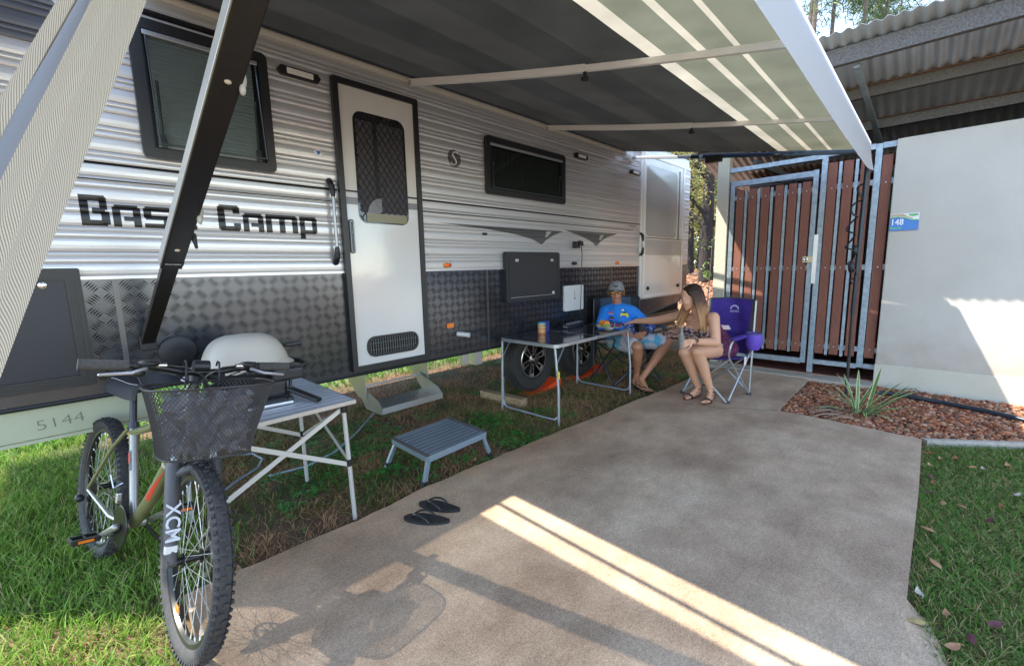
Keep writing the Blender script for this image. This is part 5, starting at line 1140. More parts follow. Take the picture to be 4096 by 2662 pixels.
k = MB(); k.box(3.782, 3.788, ty0+.015, ty1-.015, tz-.003, tz+.0008); k.build("fold_strip", m_alu, ft)
k = MB(); k.box(3.74, 3.83, ty0-.006, ty0, tz-.028, tz-.006, .001); k.box(3.27, 3.42, ty0-.004, ty0, tz-.027, tz-.008, .002); k.build("hinge_plate", m_alu, ft)
m_leg = mat("leg_greyblue", (0.34, 0.38, 0.43), .35, .5)
for x in (3.08, 4.385):
    k = MB(); xt = x+0.02; zb = -0.02
    k.tube([(x, 2.405, -0.05), (x+.01, 2.415, .3), (xt, 2.46, tz-.03)], .0115, 10); k.tube([(x-.01, 3.13, -0.05), (x, 3.13, .3), (xt, 3.14, tz-.03)], .0115, 10)
    P = [(x+.018, 2.415, 0.30), (x+.016, 2.418, 0.06)]+[(x+.016, 2.418+.07*(1-cos(R_(a_))), 0.06-.07*sin(R_(a_))) for a_ in (22, 45, 68, 90)]+[(x+.006, 3.06, -.01)]+[(x+.006, 3.06+.07*sin(R_(a_)), -.01+.07*(1-cos(R_(a_)))) for a_ in (22, 45, 68, 90)]+[(x+.01, 3.13, .3)]
    k.tube(P, .010, 8); lg = k.build("leg_frame", m_leg, ft, smooth=True)
    k = MB()
    s = 1 if x < 3.5 else -1
    for y in (2.45, 3.14): k.obox((x+.012, y-.005, .50), (x+.012+s*0.13, y, tz-.035), (0, 1, 0), .012, .004)
    k.build("brace", m_leg, lg)
k = MB(); k.cyl((3.0815, 2.4065, .395), (3.083, 2.408, .46), .0125, n=10); k.build("yellow_sticker", mat("sticker_yellow", (0.6, 0.45, 0.08), .5), ft)
# on the table
k = MB(); k.lathe([(0.052, 0), (0.054, .006), (0.050, .01), (0.150, .026), (0.153, .030), (0.148, .031), (0.055, .014), (0.0, .013)], (4.30, 2.635, tz+.001), n=40)
pl_ = setp(k.build("plate", mat("plate_white", (0.75, 0.75, 0.74), .15, coat=.5), smooth=True), "white plate of fruit on the right end of the black table", "plate")
zt = tz+.016
m_or = mat("orange_peel", (0.85, 0.27, 0.03), .4, bump=(250, .3)); m_gr = mat("grape_green", (0.30, 0.36, 0.08), .2, coat=.3); m_rg = mat("grape_red", (0.20, 0.012, 0.03), .2, coat=.3)
for (x, y, lab) in ((4.345, 2.745, "orange at the back left of the fruit plate"), (4.295, 2.665, "orange in front, middle of the fruit plate")):
    k = MB(); k.ell((x, y, zt+.037), (.040, .040, .037)); o = setp(k.build("orange", m_or, smooth=True), lab, "orange", "oranges on the plate")
rs = random.Random(5)
for cx, cy, m_, lab, nn, cat in ((4.235, 2.63, m_gr, "bunch of green grapes at the front of the fruit plate", 16, "grapes"), (4.335, 2.555, m_rg, "bunch of dark red grapes under the woman's fingers", 16, "grapes")):
    k = MB()
    for i in range(nn): a_ = rs.uniform(0, 6.28); r = .05*rs.random()**.5; k.ell((cx+r*cos(a_), cy+r*sin(a_)*1.15, zt+.010+.016*(i % 3 > 1)+.004*rs.random()), .0125, nu=9, nv=6)
    setp(k.build("grape_bunch", m_, smooth=True), lab, cat)
k = MB(); k.ell((4.30, 2.74-.0, zt+.006), (.02, .02, .008)); k.v = []; k.f = []; k.m = []
k.ell((4.262, 2.742, zt+.014), (.045, .022, .014), Matrix.Rotation(.6, 3, 'Z')); setp(k.build("apple_slice", mat("apple_flesh", (0.65, 0.42, 0.16), .5), smooth=True), "pale apricot coloured fruit piece at the left rim of the plate", "fruit")
# two can coolers
def can_img():
    m = bpy.data.materials.new("printed_cooler"); m.use_nodes = True; n, l = N(m); P = n["Principled BSDF"]; P.inputs["Roughness"].default_value = .5
    geo = n.new("ShaderNodeNewGeometry"); sx = n.new("ShaderNodeSeparateXYZ"); l.new(geo.outputs["Position"], sx.inputs[0]); nz = n.new("ShaderNodeTexNoise"); nz.inputs["Scale"].default_value = 45; nz.inputs["Detail"].default_value = 4; l.new(geo.outputs["Position"], nz.inputs["Vector"])
    ad = n.new("ShaderNodeMath"); ad.operation = 'MULTIPLY_ADD'; ad.inputs[1].default_value = .05; l.new(nz.outputs[0], ad.inputs[0]); l.new(sx.outputs[2], ad.inputs[2])
    mr = n.new("ShaderNodeMapRange"); mr.inputs[1].default_value = tz+.02; mr.inputs[2].default_value = tz+.15; l.new(ad.outputs[0], mr.inputs[0]); cr = n.new("ShaderNodeValToRGB"); cr.color_ramp.interpolation = 'CONSTANT'; e = cr.color_ramp.elements
    e[0].position = 0; e[0].color = (0.5, 0.2, 0.08, 1); e[1].position = .25; e[1].color = (0.62, 0.34, 0.14, 1)
    for p, c_ in ((.40, (0.35, 0.13, 0.06, 1)), (.50, (0.65, 0.40, 0.18, 1)), (.66, (0.12, 0.10, 0.08, 1)), (.72, (0.60, 0.38, 0.12, 1)), (.84, (0.10, 0.30, 0.45, 1))): q = e.new(p); q.color = c_
    l.new(mr.outputs[0], cr.inputs[0]); l.new(cr.outputs[0], P.inputs["Base Color"]); return m
k = MB(); k.lathe([(0.040, 0), (0.042, .002), (0.042, .118), (0.034, .120), (0.034, .105), (0, .10)], (3.555, 3.0, tz+.001), n=28); setp(k.build("can_cooler", can_img(), smooth=True), "orange and teal printed can cooler standing on the black table", "can cooler", "can coolers on the table")
k = MB(); k.lathe([(0.040, 0), (0.042, .002), (0.042, .118), (0.034, .120), (0.034, .105), (0, .10)], (3.68, 3.045, tz+.001), n=28); setp(k.build("can_cooler", mat("cooler_navy", (0.012, 0.022, 0.16), .6), smooth=True), "plain navy can cooler behind the printed one", "can cooler", "can coolers on the table")
# power strip with cord from the outlet
ps = thing("power_strip", "black power strip with grey sockets lying at the back of the black table", "power strip", (4.20, 3.05, tz))
q = Matrix.Translation((4.18, 3.035, tz+.001)) @ Matrix.Rotation(.12, 4, 'Z')
k = MB(q); k.box(-.20, .20, -.032, .032, 0, .045, .006); k.build("strip_body", mat("strip_black", (0.02, 0.022, 0.028), .3), ps)
k = MB(q); k.box(-.19, .19, -.024, .024, .0455, .049, .002)
for i in range(4): k.lathe([(.022, 0), (.022, .008), (.018, .008), (.018, .002), (0, .002)], tuple((-.13+i*.087, 0, .049)), n=14)
k.build("sockets", mat("socket_grey", (0.16, 0.17, 0.18), .4), ps)
k = MB(q); k.cyl((-.201, -.014, .022), (-.198, -.014, .022), .008); k.cyl((-.201, .014, .022), (-.198, .014, .022), .008); k.build("end_socket", mat("socket_pale", (.4, .4, .4), .4), ps)
k = MB(); k.tube([(4.515, YC-.075, 1.66), (4.52, YC-.085, 1.55), (4.50, YC-.09, 1.3), (4.49, YC-.09, 1.05), (4.45, YC-.11, .90), (4.40, YC-.16, .80), (4.38, 3.06, .735)], .005, 8)
setp(k.build("hanging_cable", m_black, smooth=True), "black cord hanging from the caravan outlet down to the power strip", "cord")

# ================================================================== ROLL TABLE + BARBECUE
bt = thing("slatted_table", "silver slatted aluminium camp table carrying the barbecue", "table", (.74, 2.65, -.05))
bx0, bx1, by0, by1, bz = .36, 1.085, 2.265, 3.02, .70
m_slat = mat("slat_alu", (0.52, 0.53, 0.55), .4, .45)
for i in range(13):
    y = by0+(by1-by0)*i/13; k = MB(); k.box(bx0+.004, bx1-.004, y+.0025, y+(by1-by0)/13-.0025, bz-.016, bz, .0015); k.build("slat", m_slat, bt)
k = MB()
k.box(bx0+.005, bx1-.005, by0+.01, by1-.01, bz-.0175, bz-.0165)
for i in range(1, 13): k.box(bx0+.006, bx1-.006, by0+(by1-by0)*i/13-.0016, by0+(by1-by0)*i/13+.0016, bz-.012, bz-.0012)
for y in (by0-.004, by1): k.box(bx0, bx1, y, y+.004, bz-.02, bz+.001)
for x in (bx0, bx1-.003): k.box(x, x+.0035, by0, by1, bz-.02, bz+.0015)
k.build("edge_trim", m_alu, bt)
k = MB()
legs = {}
for sx_, x, xf in ((0, bx0+.05, .40), (1, bx1-.05, 1.06)):
    for sy, y, yf in ((0, by0+.05, 2.33), (1, by1-.05, 3.03)):
        k = MB(); k.tube([(x, y, bz-.02), (xf, yf, -.045)], .0125, 10); lg = k.build("leg", mat("leg_white", (0.60, 0.60, 0.58), .35, .4), bt, smooth=True); legs[(sx_, sy)] = (Vector((x, y, bz-.02)), Vector((xf, yf, -.045)))
        k = MB(); a_, b_ = legs[(sx_, sy)]; d = (b_-a_).normalized(); k.cyl(a_+d*.0, a_+d*.05, .018, n=10); k.cyl(a_+d*.33, a_+d*.37, .016, n=10); k.cyl(b_-d*.02, b_, .015, n=10); k.build("joint", m_black, lg, smooth=True)
k = MB()
def at(kk, t): return legs[kk][0].lerp(legs[kk][1], t)
for y in (0, 1):
    k.obox(at((0, y), .04), at((1, y), .50), (0, 1, 0), .006, .024); k.obox(at((0, y), .50)+Vector((0, .008, 0)), at((1, y), .04)+Vector((0, .008, 0)), (0, 1, 0), .006, .024)
for x in (0, 1):
    k.obox(at((x, 0), .04), at((x, 1), .50), (1, 0, 0), .006, .020); k.obox(at((x, 0), .50)+Vector((.008, 0, 0)), at((x, 1), .04)+Vector((.008, 0, 0)), (1, 0, 0), .006, .020)
k.build("cross_brace", MATS["leg_white"], bt)
bq = thing("barbecue", "small portable gas barbecue with a dusty off-white lid on the slatted table", "barbecue", (.74, 2.66, bz))
bc = Vector((.675, 2.66, bz)); rz = Matrix.Rotation(-.10, 4, 'Z'); Q = Matrix.Translation(bc) @ rz @ Matrix.Diagonal((.86, .88, 1, 1))
m_lid = mat("lid_cream", (0.47, 0.43, 0.36), .45, noise=(5, (0.41, 0.375, 0.31), .8))
def lid(u, v):   # u around, v up
    t = 2*pi*u; ex = 3.2
    cx_, sy_ = cos(t), sin(t); rx = .235*(1-.03*v); ry = .165
    s = (abs(cx_)**ex+abs(sy_)**ex)**(-1/ex)
    pr = (1-.26*v)*(1-v**4.5)**(1/2.6)
    return Q @ Vector((rx*cx_*s*pr, ry*sy_*s*pr, .235+.150*v**.85))
k = MB(); k.grid(lid, 48, 14)
def rim(u, v):
    t = 2*pi*u; ex = 3.4; s = (abs(cos(t))**ex+abs(sin(t))**ex)**(-1/ex); e = .0+.03*v; return Q @ Vector(((.235+e*1.0)*cos(t)*s, (.165+e*.7)*sin(t)*s,   .238-.022*v**.8))
k.grid(rim, 48, 4); k.build("lid", m_lid, bq, smooth=True, angle=70)
k = MB(Q)
k.prism([(-.30, -.06, .208), (-.235, -.12, .230), (-.235, .10, .230), (-.30, .06, .208)], (0, 0, .010)); k.prism([(-.02, -.185, .208), (-.08, -.215, .202), (-.14, -.20, .205), (-.12, -.16, .22)], (0, 0, .010)); k.build("lid_wing", m_lid, bq)
k = MB()
def bowl(u, v):
    t = 2*pi*u; ex = 3.2; s = (abs(cos(t))**ex+abs(sin(t))**ex)**(-1/ex); f = 1-.45*v*v; return Q @ Vector((.25*cos(t)*s*f, .18*sin(t)*s*f, .222-.10*v))
k.grid(bowl, 40, 7); k.build("bowl", mat("bowl_black", (.015, .015, .016), .35), bq, smooth=True)
k = MB(Q)
for s in (-1, 1):
    k.box(s*.20-.015, s*.20+.015, -.17, .17, 0.0, .03, .004); k.obox((s*.20, -.13, .02), (s*.23, -.12, .20), (0, 1, 0), .03, .015, .003); k.obox((s*.20, .13, .02), (s*.23, .12, .20), (0, 1, 0), .03, .015, .003)
k.box(.10, .28, -.19, -.10, .13, .19, .012); k.box(-.2, .2, -.12, .12, .03, .12, .02); k.chain([(.285, -.15, .19), (.34, -.05, .18), (.34, .1, .18), (.285, .14, .19)], [.014]*4, 8)
k.build("cradle", m_black, bq)
k = MB(Q); k.chain([(.24, .05, .29), (.32, .055, .295), (.33, .02, .29), (.24, 0.0, .295)], [.011]*4, 8); k.obox((.22, .03, .30), (.34, .03, .295), (0, 1, 0), .05, .016, .005); k.build("lid_handle", m_black, bq, smooth=True)
k = MB(Q); k.obox((.20, -.12, .07), (.33, -.30, .012), (0, 0, 1), .02, .05, .006); k.build("regulator", m_black, bq)
k = MB(Q); k.box(-.06, .20, -.22, -.02, .004, .020, .004); k.build("drip_tray", m_alu, bq)
k = MB(Q); k.tube([(-.31, -.05, .20), (-.325, -.02, .195), (-.335, -.05, .19), (-.32, -.08, .185), (-.31, -.05, .19)], .004, 5, closed=True); k.build("tie_wire", mat("wire_pale", (.5, .5, .52), .4), bq)

# ================================================================== STEP STOOL
st = thing("step_stool", "low grey-blue folding step stool with ribbed top on the grass edge", "stool", (1.85, 2.56, -.05))
O = Vector((1.58, 2.325, .165)); e1 = Vector((.545, .035, 0)); e2 = Vector((.015, .455, 0))
def sp(u, v, z=0): return O+e1*u+e2*v+Vector((0, 0, z))
m_st = mat("stool_blue", (0.26, 0.33, 0.40), .4, .45, noise=(30, (.2, .25, .3), .6))
k = MB()
fr = .028
def bar(a_, b_, w, h, z): k.obox(Vector(a_)+Vector((0, 0, z)), Vector(b_)+Vector((0, 0, z)), (0, 0, 1), h, w, .002)
bar(sp(0, 0), sp(1, 0), .022, .042, 0); bar(sp(0, 1), sp(1, 1), .022, .042, 0); bar(sp(0, 0), sp(0, 1), .022, .0415, .0002); bar(sp(1, 0), sp(1, 1), .022, .0415, .0002); k.build("rim_frame", m_st, st)
k = MB()
bar(sp(0, -.02), sp(0, 1.02), .034, .002, .0225); bar(sp(1, -.02), sp(1, 1.02), .034, .002, .0225); k.build("grip_tape", mat("grip_dark", (.10, .09, .09), .8), st)
for i in range(9):
    v = (i+.5)/9; k = MB(); k.obox(sp(.03, v, .014), sp(.97, v, .014), (0, 0, 1), .012, .036, .003); sl = k.build("tread_slat", m_st, st)
    k = MB(); k.obox(sp(.05, v+.038, .0175), sp(.95, v+.038, .0175), (0, 0, 1), .006, .012); k.build("grit_strip", MATS["grip_dark"], sl)
for (u, v, f) in ((.03, .04, (1.56, 2.36)), (.97, .04, (2.19, 2.38)), (.03, .96, (1.55, 2.82)), (.97, .96, (2.17, 2.85))):
    k = MB(); k.obox(sp(u, v, -.005), (f[0], f[1], -.035), (1, 0, 0), .030, .022, .003); lg = k.build("leg", m_st, st)
    k = MB(); k.obox((f[0]*.8+sp(u, v).x*.2, f[1]*.8+sp(u, v).y*.2, .003), (f[0]+.001, f[1], -.056), (1, 0, 0), .036, .028, .004); k.build("rubber_foot", m_rubber, lg)

# ================================================================== THONGS (flip-flops)
def thong(x, y, ang, lab, z=0.001, nm="flip_flop"):
    Q = Matrix.Translation((x, y, z)) @ Matrix.Rotation(ang, 4, 'Z')
    t_ = thing(nm, lab, "flip-flop", (x, y, z), Matrix.Rotation(ang, 3, 'Z'), group="pair of flip-flops")
    P = [(.135*cos(t)-.0, (.043+.009*cos(t))*sin(t)*(1-.12*sin(t*2+.5)), 0) for t in [2*pi*i/40 for i in range(40)]]
    k = MB(); k.prism(P, (0, 0, .016)); k.build("sole", mat("sole_black", (.012, .012, .013), .75), t_, local=True)
    k = MB(); k.prism([(a_*.94, b_*.9, .0155) for a_, b_, _ in P], (0, 0, .002)); k.build("footbed", mat("footbed", (.018, .018, .019), .45), t_, local=True)
    for s in (-1, 1):
        k = MB(); P2 = [(.085, 0, .018), (.075, s*.006, .034), (.045, s*.024, .046), (.01, s*.038, .042), (-.02, s*.043, .026), (-.03, s*.044, .010)]
        k.tube(P2, [.004, .005, .006, .006, .005, .004], 8); k.build("strap", mat("strap_black", (.015, .015, .016), .3), t_, smooth=True, local=True)
thong(1.305, 1.965, 2.18, "black flip-flop nearer the camera on the concrete slab")
thong(1.435, 2.02, 2.02, "black flip-flop behind the other on the concrete slab", .001)

# timber block and wheel ramps
k = MB(); k.obox((3.285, 3.02, -.005), (3.245, 3.62, -.005), (0, 0, 1), .095, .095, .006)
setp(k.build("timber_block", mat("block_timber", (.30, .21, .12), .85, noise=(16, (.22, .15, .08), .9), bump=(50, .3))), "squared timber block lying in front of the caravan wheel", "timber block")
for cx, lab in ((3.88, "orange plastic levelling ramp under the front caravan wheel"), (4.80, "orange plastic levelling ramp under the second caravan wheel")):
    k = MB(); pr_ = [(-.30, -.055), (-.29, -.045), (-.20, -.035), (-.06, -.025), (.04, -.01), (.12, .010), (.20, .03), (.24, .045), (.26, .03), (.28, .045), (.31, .045), (.31, -.055)]
    k.prism([(cx+a_, 3.235, b_) for a_, b_ in pr_], (0, .18, 0)); rp = setp(k.build("levelling_ramp", mat("ramp_orange", (.78, .075, .015), .45)), lab, "ramp", "levelling ramps")
# hoses
k = MB(); P = [(.62, 3.30), (.72, 3.40), (.90, 3.53), (.97, 3.66), (.95, 3.84), (.80, 3.95), (.55, 3.9), (.2, 3.7)]; Q = []
for i in range(len(P)-1):
    for t in range(4): q = Vector(P[i]).lerp(Vector(P[i+1]), t/4); Q.append((q.x, q.y, -.025))
k.tube(Q, .008, 8); setp(k.build("garden_hose", mat("hose_blue", (.22, .30, .36), .5), smooth=True), "pale blue hose looping on the grass under the slatted table", "hose")
k = MB(); k.tube([(.9, 3.3, -.02), (1.15, 3.25, -.015), (1.4, 3.35, -.02), (1.7, 3.6, -.02), (2.1, 4.0, -.02)], .008, 8); setp(k.build("drain_hose", MATS["hose_blue"], smooth=True), "pale blue hose trailing from under the entry step", "hose")
# ================================================================== BICYCLE
bf = Vector((.163, -.986, .034)).normalized(); bl = Vector((.968, .154, -.198)); bl = (bl-bf*bl.dot(bf)).normalized(); bu = bf.cross(bl)
Rb = Matrix((bf, bl, bu)).transposed()
bk = thing("bicycle", "olive and silver mountain bicycle with a black wire basket, parked on grass", "bicycle", (-.009, 3.061, -.04), Rb)
BL, WR = 1.17, .356
S = Matrix.Translation((1.10, 0, 0)) @ Matrix.Rotation(-.10, 4, 'Z') @ Matrix.Translation((-1.10, 0, 0))
m_tyre = mat("bike_tyre", (.022, .022, .026), .75, noise=(50, (.06, .055, .05), .8)); m_olive = mat("olive_frame", (.20, .20, .10), .3, .3, coat=.4); m_frame_s = mat("silver_frame", (.36, .35, .32), .3, .5, noise=(20, (.28, .27, .24), .7))
m_spoke = mat("spoke_steel", (.62, .62, .58), .3, .6)
def bwheel(cx, xf, label):
    k = MB(xf); pr_ = [(.300, -.014), (.315, -.026), (.335, -.028), (.350, -.018), (.353, 0), (.350, .018), (.335, .028), (.315, .026), (.300, .014)]
    k.lathe(pr_+[pr_[0]], (cx, 0, WR), (0, 1, 0), 72, caps=False); w_ = k.build("wheel", m_tyre, bk, smooth=True, local=True)
    k = MB(xf)
    for i in range(76):
        t = 2*pi*i/76; u = Vector((cos(t), 0, sin(t))); tt = Vector((-sin(t), 0, cos(t))); c_ = Vector((cx, 0, WR))
        of = .006 if i % 2 else -.006
        k.obox(c_+u*.347+Vector((0, of, 0)), c_+u*.3595+Vector((0, of, 0)), tt, .012, .015)
        for s in (-1, 1):
            k.obox(c_+u*.338+Vector((0, s*.022, 0)), c_+u*.351+Vector((0, s*.0265, 0)), tt, .0125 if i % 2 else .009, .010)
    k.build("knobs", m_tyre, w_, local=True)
    k = MB(xf); k.lathe([(.302, -.013), (.285, -.012), (.278, 0), (.285, .012), (.302, .013), (.302, -.013)], (cx, 0, WR), (0, 1, 0), 60, caps=False); k.build("rim", mat("rim_dark", (.05, .05, .045), .35, .6), w_, smooth=True, local=True)
    k = MB(xf)
    for i in range(32):
        t = 2*pi*i/32; s = 1 if i % 2 else -1; th = t+(.55 if (i//2) % 2 else -.55)
        k.tube([(cx+.281*cos(t), 0, WR+.281*sin(t)), (cx+.022*cos(th), s*.030, WR+.022*sin(th))], .00125, 4)
        k.tube([(cx+.283*cos(t), 0, WR+.283*sin(t)), (cx+.266*cos(t)*1.0, s*.0015, WR+.266*sin(t))], .0028, 5)
    k.build("spokes", m_spoke, w_, local=True)
    k = MB(xf); k.cyl((cx, -.052, WR), (cx, .052, WR), .014, n=14)
    for s in (-1, 1): k.cyl((cx, s*.026, WR), (cx, s*.034, WR), .026, n=18)
    k.build("hub", mat("hub_dark", (.03, .03, .032), .3, .6), w_, smooth=True, local=True)
    k = MB(xf); k.lathe([(.080, .038), (.080, .040), (.066, .040), (.066, .038), (.080, .038)], (cx, 0, WR), (0, 1, 0), 40, caps=False)
    for i in range(5): t = 2*pi*i/5; k.obox((cx+.02*cos(t), .039, WR+.02*sin(t)), (cx+.07*cos(t+.3), .039, WR+.07*sin(t+.3)), (0, 1, 0), .002, .010)
    k.build("disc_rotor", mat("rotor", (.25, .24, .22), .35, .8), w_, local=True)
    return w_
wr = bwheel(0, None, ""); wf = bwheel(BL, S, "")
k = MB(S); k.box(BL-.006, BL+.006, -.012, .012, 0, 0); k.v = []; k.f = []; k.m = []
t = -1.95; c_ = Vector((BL+.235*cos(t), -.012, WR+.235*sin(t))); k.ell(c_, (.026, .005, .013), Matrix.Rotation(.2, 3, 'Y')); k.build("orange_reflector", mat("reflector_orange", (.9, .22, .02), .25), wf, smooth=True, local=True)
BBx, BBz = .50, .30
def fr(pts, r, nm, m, par=bk, n=14): k = MB(); k.tube(pts, r, n); return k.build(nm, m, par, smooth=True, local=True)
frame = fr([(BBx, 0, BBz), (.37, 0, .74)], .0175, "frame", m_frame_s)
fr([(.385, 0, .70), (.60, 0, .755), (.85, 0, .87), (1.012, 0, .93)], [.018, .018, .020, .022], "top_tube", m_olive, frame)
fr([(BBx, 0, BBz), (.70, 0, .47), (1.035, 0, .845)], [.026, .028, .026], "down_tube", m_olive, frame)
fr([(1.005, 0, .985), (1.055, 0, .79)], .024, "head_tube", m_olive, frame)
for s in (-1, 1):
    fr([(BBx-.02, s*.025, BBz), (.33, s*.045, .30), (.02, s*.062, WR)], [.012, .011, .008], "chainstay", m_frame_s, frame, 8)
    fr([(.375, s*.018, .72), (.28, s*.045, .62), (.02, s*.062, WR+.01)], [.010, .009, .008], "seatstay", m_olive, frame, 8)
k = MB(); k.cyl((BBx, -.04, BBz), (BBx, .04, BBz), .022, n=16); k.build("bottom_bracket", m_frame_s, frame, smooth=True, local=True)
# decals on tubes
def tubedecal(p0, p1, r, t0, t1, a0, a1, m, nm, taper=0):
    p0, p1 = Vector(p0), Vector(p1); d = (p1-p0).normalized(); sv = Vector((0, 1, 0)); uv_ = sv.cross(d)
    k = MB(); k.grid(lambda u, v: p0.lerp(p1, t0+(t1-t0)*u)+(sv*cos(a0+(a1-a0)*(v*(1-taper*u)))+uv_*sin(a0+(a1-a0)*(v*(1-taper*u))))*(r+.0012), 6, 6); k.build(nm, m, frame, local=True)
m_red = mat("decal_red", (.55, .05, .03), .35)
for a_ in (2.3,): tubedecal((BBx, 0, BBz), (.37, 0, .74), .0175, .52, .72, a_, a_+1.9, mat("decal_grey", (.12, .12, .12), .4), "seat_tube_band")
tubedecal((BBx, 0, BBz), (.37, 0, .74), .019, .60, .70, 2.6, 3.9, m_red, "red_flash"); tubedecal((.70, 0, .47), (1.035, 0, .845), .027, .0, .42, 2.3, 3.4, m_red, "red_flash", .95); tubedecal((.70, 0, .47), (1.035, 0, .845), .027, .45, .62, 2.1, 3.9, mat("decal_cream", (.45, .42, .30), .4), "cream_badge")
tubedecal((.70, 0, .47), (1.035, 0, .845), .0285, .49, .58, 2.4, 3.6, m_olive, "badge_centre")
# fork
k = MB(S)
for s in (-1, 1): k.tube([(1.072, s*.064, .79), (1.108, s*.064, .62)], .0155, 12)
k.tube([(1.055, 0, .80), (1.066, 0, .765)], .022, 12); fk = k.build("fork", mat("stanchion", (.42, .44, .47), .2, .9), bk, smooth=True, local=True)
k = MB(S); k.chain([(1.070, -.064, .765), (1.062, 0, .775), (1.070, .064, .765)], [.023]*3, 12); k.build("crown", m_black, fk, smooth=True, local=True)
m_leg_d = mat("fork_grey", (.055, .057, .065), .5, noise=(30, (.075, .072, .07), .7))
for s in (-1, 1):
    k = MB(S); k.tube([(1.088, s*.064, .705), (1.092, s*.066, .69), (1.12, s*.069, .56), (1.155, s*.068, .41), (BL, s*.062, WR)], [.023, .027, .024, .021, .016], 14); k.cyl((BL, s*.05, WR), (BL, s*.080, WR), .014, n=10); fl2 = k.build("fork_leg", m_leg_d, fk, smooth=True, local=True)
k = MB(S); k.chain([(1.105, -.066, .66), (1.15, 0, .70), (1.105, .066, .66)], [.016, .016, .016], 10); k.build("brace_arch", m_leg_d, fk, smooth=True, local=True)
# XCM lettering down the right-hand fork leg, facing forward
dleg = (Vector((1.155, 0, .41))-Vector((1.12, 0, .56))).normalized()
ctr = Vector((1.133+.0235, -.071, .515))
mt = S @ frame3(ctr, dleg, (0, 1, 0))
text("XCM", .062, S @ frame3(Vector((1.146+.013, -.0705, .50)), dleg, (0, 1, .0)), mat("fork_letter", (.62, .64, .68), .4), "fork_lettering", fk, .0008, .001, 1.0, local=True)
k = MB(S); k.box(1.158, 1.1775, -.0900, -.052, .395, .42, .002); k.build("white_label", m_white, fk, local=True)
# bar, stem, grips, levers
HB = Vector((1.066, 0, 1.067))
k = MB(S); k.tube([(.985, 0, 1.02), (1.02, 0, 1.045), HB+Vector((-.0, 0, 0))], [.020, .018, .020], 12); k.cyl((.998, 0, 1.03), (1.006, 0, .985), .021, n=14); k.cyl(HB-Vector((0, .026, 0)), HB+Vector((0, .026, 0)), .024, n=14); sm_ = k.build("stem", m_black, bk, smooth=True, local=True)
k = MB(S); k.tube([HB+Vector((-.035, -.335, .0)), HB+Vector((-.025, -.20, .0)), HB+Vector((-.005, -.12, -.008)), HB+Vector((0, -.06, -.022)), HB+Vector((0, 0, -.024)), HB+Vector((0, .06, -.022)), HB+Vector((-.005, .12, -.008)), HB+Vector((-.025, .20, .0)), HB+Vector((-.035, .335, .0))], .0135, 12); hb = k.build("handlebar", mat("bar_black", (.015, .015, .017), .3, .3), bk, smooth=True, local=True)
for s in (-1, 1):
    k = MB(S); P0 = HB+Vector((-.028, s*.215, 0)); P1 = HB+Vector((-.036, s*.345, 0)); n = 26
    k.tube([P0.lerp(P1, i/n) for i in range(n+1)], [.0178+(.0012 if i % 2 else 0) for i in range(n+1)], 14); k.cyl(P1, P1+Vector((0, s*.004, 0)), .020, n=14); k.build("grip", mat("grip_rubber", (.05, .047, .045), .85, noise=(90, (.09, .085, .08), .8)), hb, smooth=True, local=True)
    k = MB(S); k.cyl(HB+Vector((-.022, s*.17, 0)), HB+Vector((-.024, s*.205, 0)), .021, n=12); k.ell(HB+Vector((.012, s*.165, .010)), (.03, .036, .014)); k.ell(HB+Vector((-.01, s*.19, -.028)), (.026, .022, .014)); k.build("shifter", m_black, hb, smooth=True, local=True)
    k = MB(S); k.chain([HB+Vector((.022, s*.175, -.008)), HB+Vector((.046, s*.215, -.022)), HB+Vector((.035, s*.30, -.030))], [.008, .006, .005], 8); k.build("brake_lever", m_alu, hb, smooth=True, local=True)
    k = MB(S); k.cyl(HB+Vector((.02, s*.145, .004)), HB+Vector((.022, s*.115, .004)), .009, n=10); k.build("barrel_adjuster", m_chrome, hb, smooth=True, local=True)
k = MB(S)
for s in (-1, 1):
    P = [Vector((.02, s*.118, .004)), Vector((.05, s*.06, .0)), Vector((.055, s*.01, -.03)), Vector((.03, -s*.03, -.10)), Vector((0, -s*.05, -.20)), Vector((-.02, -s*.055, -.30))]; k.tube([HB+p for p in P], .003, 6)
    P = [Vector((.0, s*.14, -.02)), Vector((.05, s*.09, -.03)), Vector((.05, s*.04, -.06)), Vector((-.01, s*.045, -.12)), Vector((-.06, s*.03, -.17))]; k.tube([HB+p for p in P], .003, 6)
k.build("cables", m_black, hb, smooth=True, local=True)
# saddle
k = MB(); k.tube([(.37, 0, .72), (.325, 0, .895)], .0145, 12); k.cyl((.374, 0, .715), (.367, 0, .745), .022, n=14); k.box(.29, .36, -.022, .022, .885, .905, .004); spst = k.build("seatpost", mat("post_dark", (.04, .04, .042), .3, .5), bk, smooth=True, local=True)
k = MB()
def sad(u, v):
    w = .078*(1-.72*min(1, (u*1.15))**1.1)*(1 if u > .06 else (.6+.4*u/.06)); x = .155+.285*u; y = w*(2*v-1); return (x, y, .945+.012*cos(u*4)-.020*(2*v-1)**2-.03*abs(2*v-1)**5)
k.grid(sad, 20, 14, thick=(0, 0, -.030)); k.build("saddle", mat("saddle_black", (.02, .02, .022), .5), bk, smooth=True, local=True)
k = MB()
for s in (-1, 1): k.tube([Vector(sad(u, .5+s*(.36-.12*u)))+Vector((0, 0, .0022)) for u in [i/12*.85+.05 for i in range(13)]], .0012, 4)
k.build("saddle_stitching", mat("stitch_white", (.6, .6, .6), .5), spst, local=True)
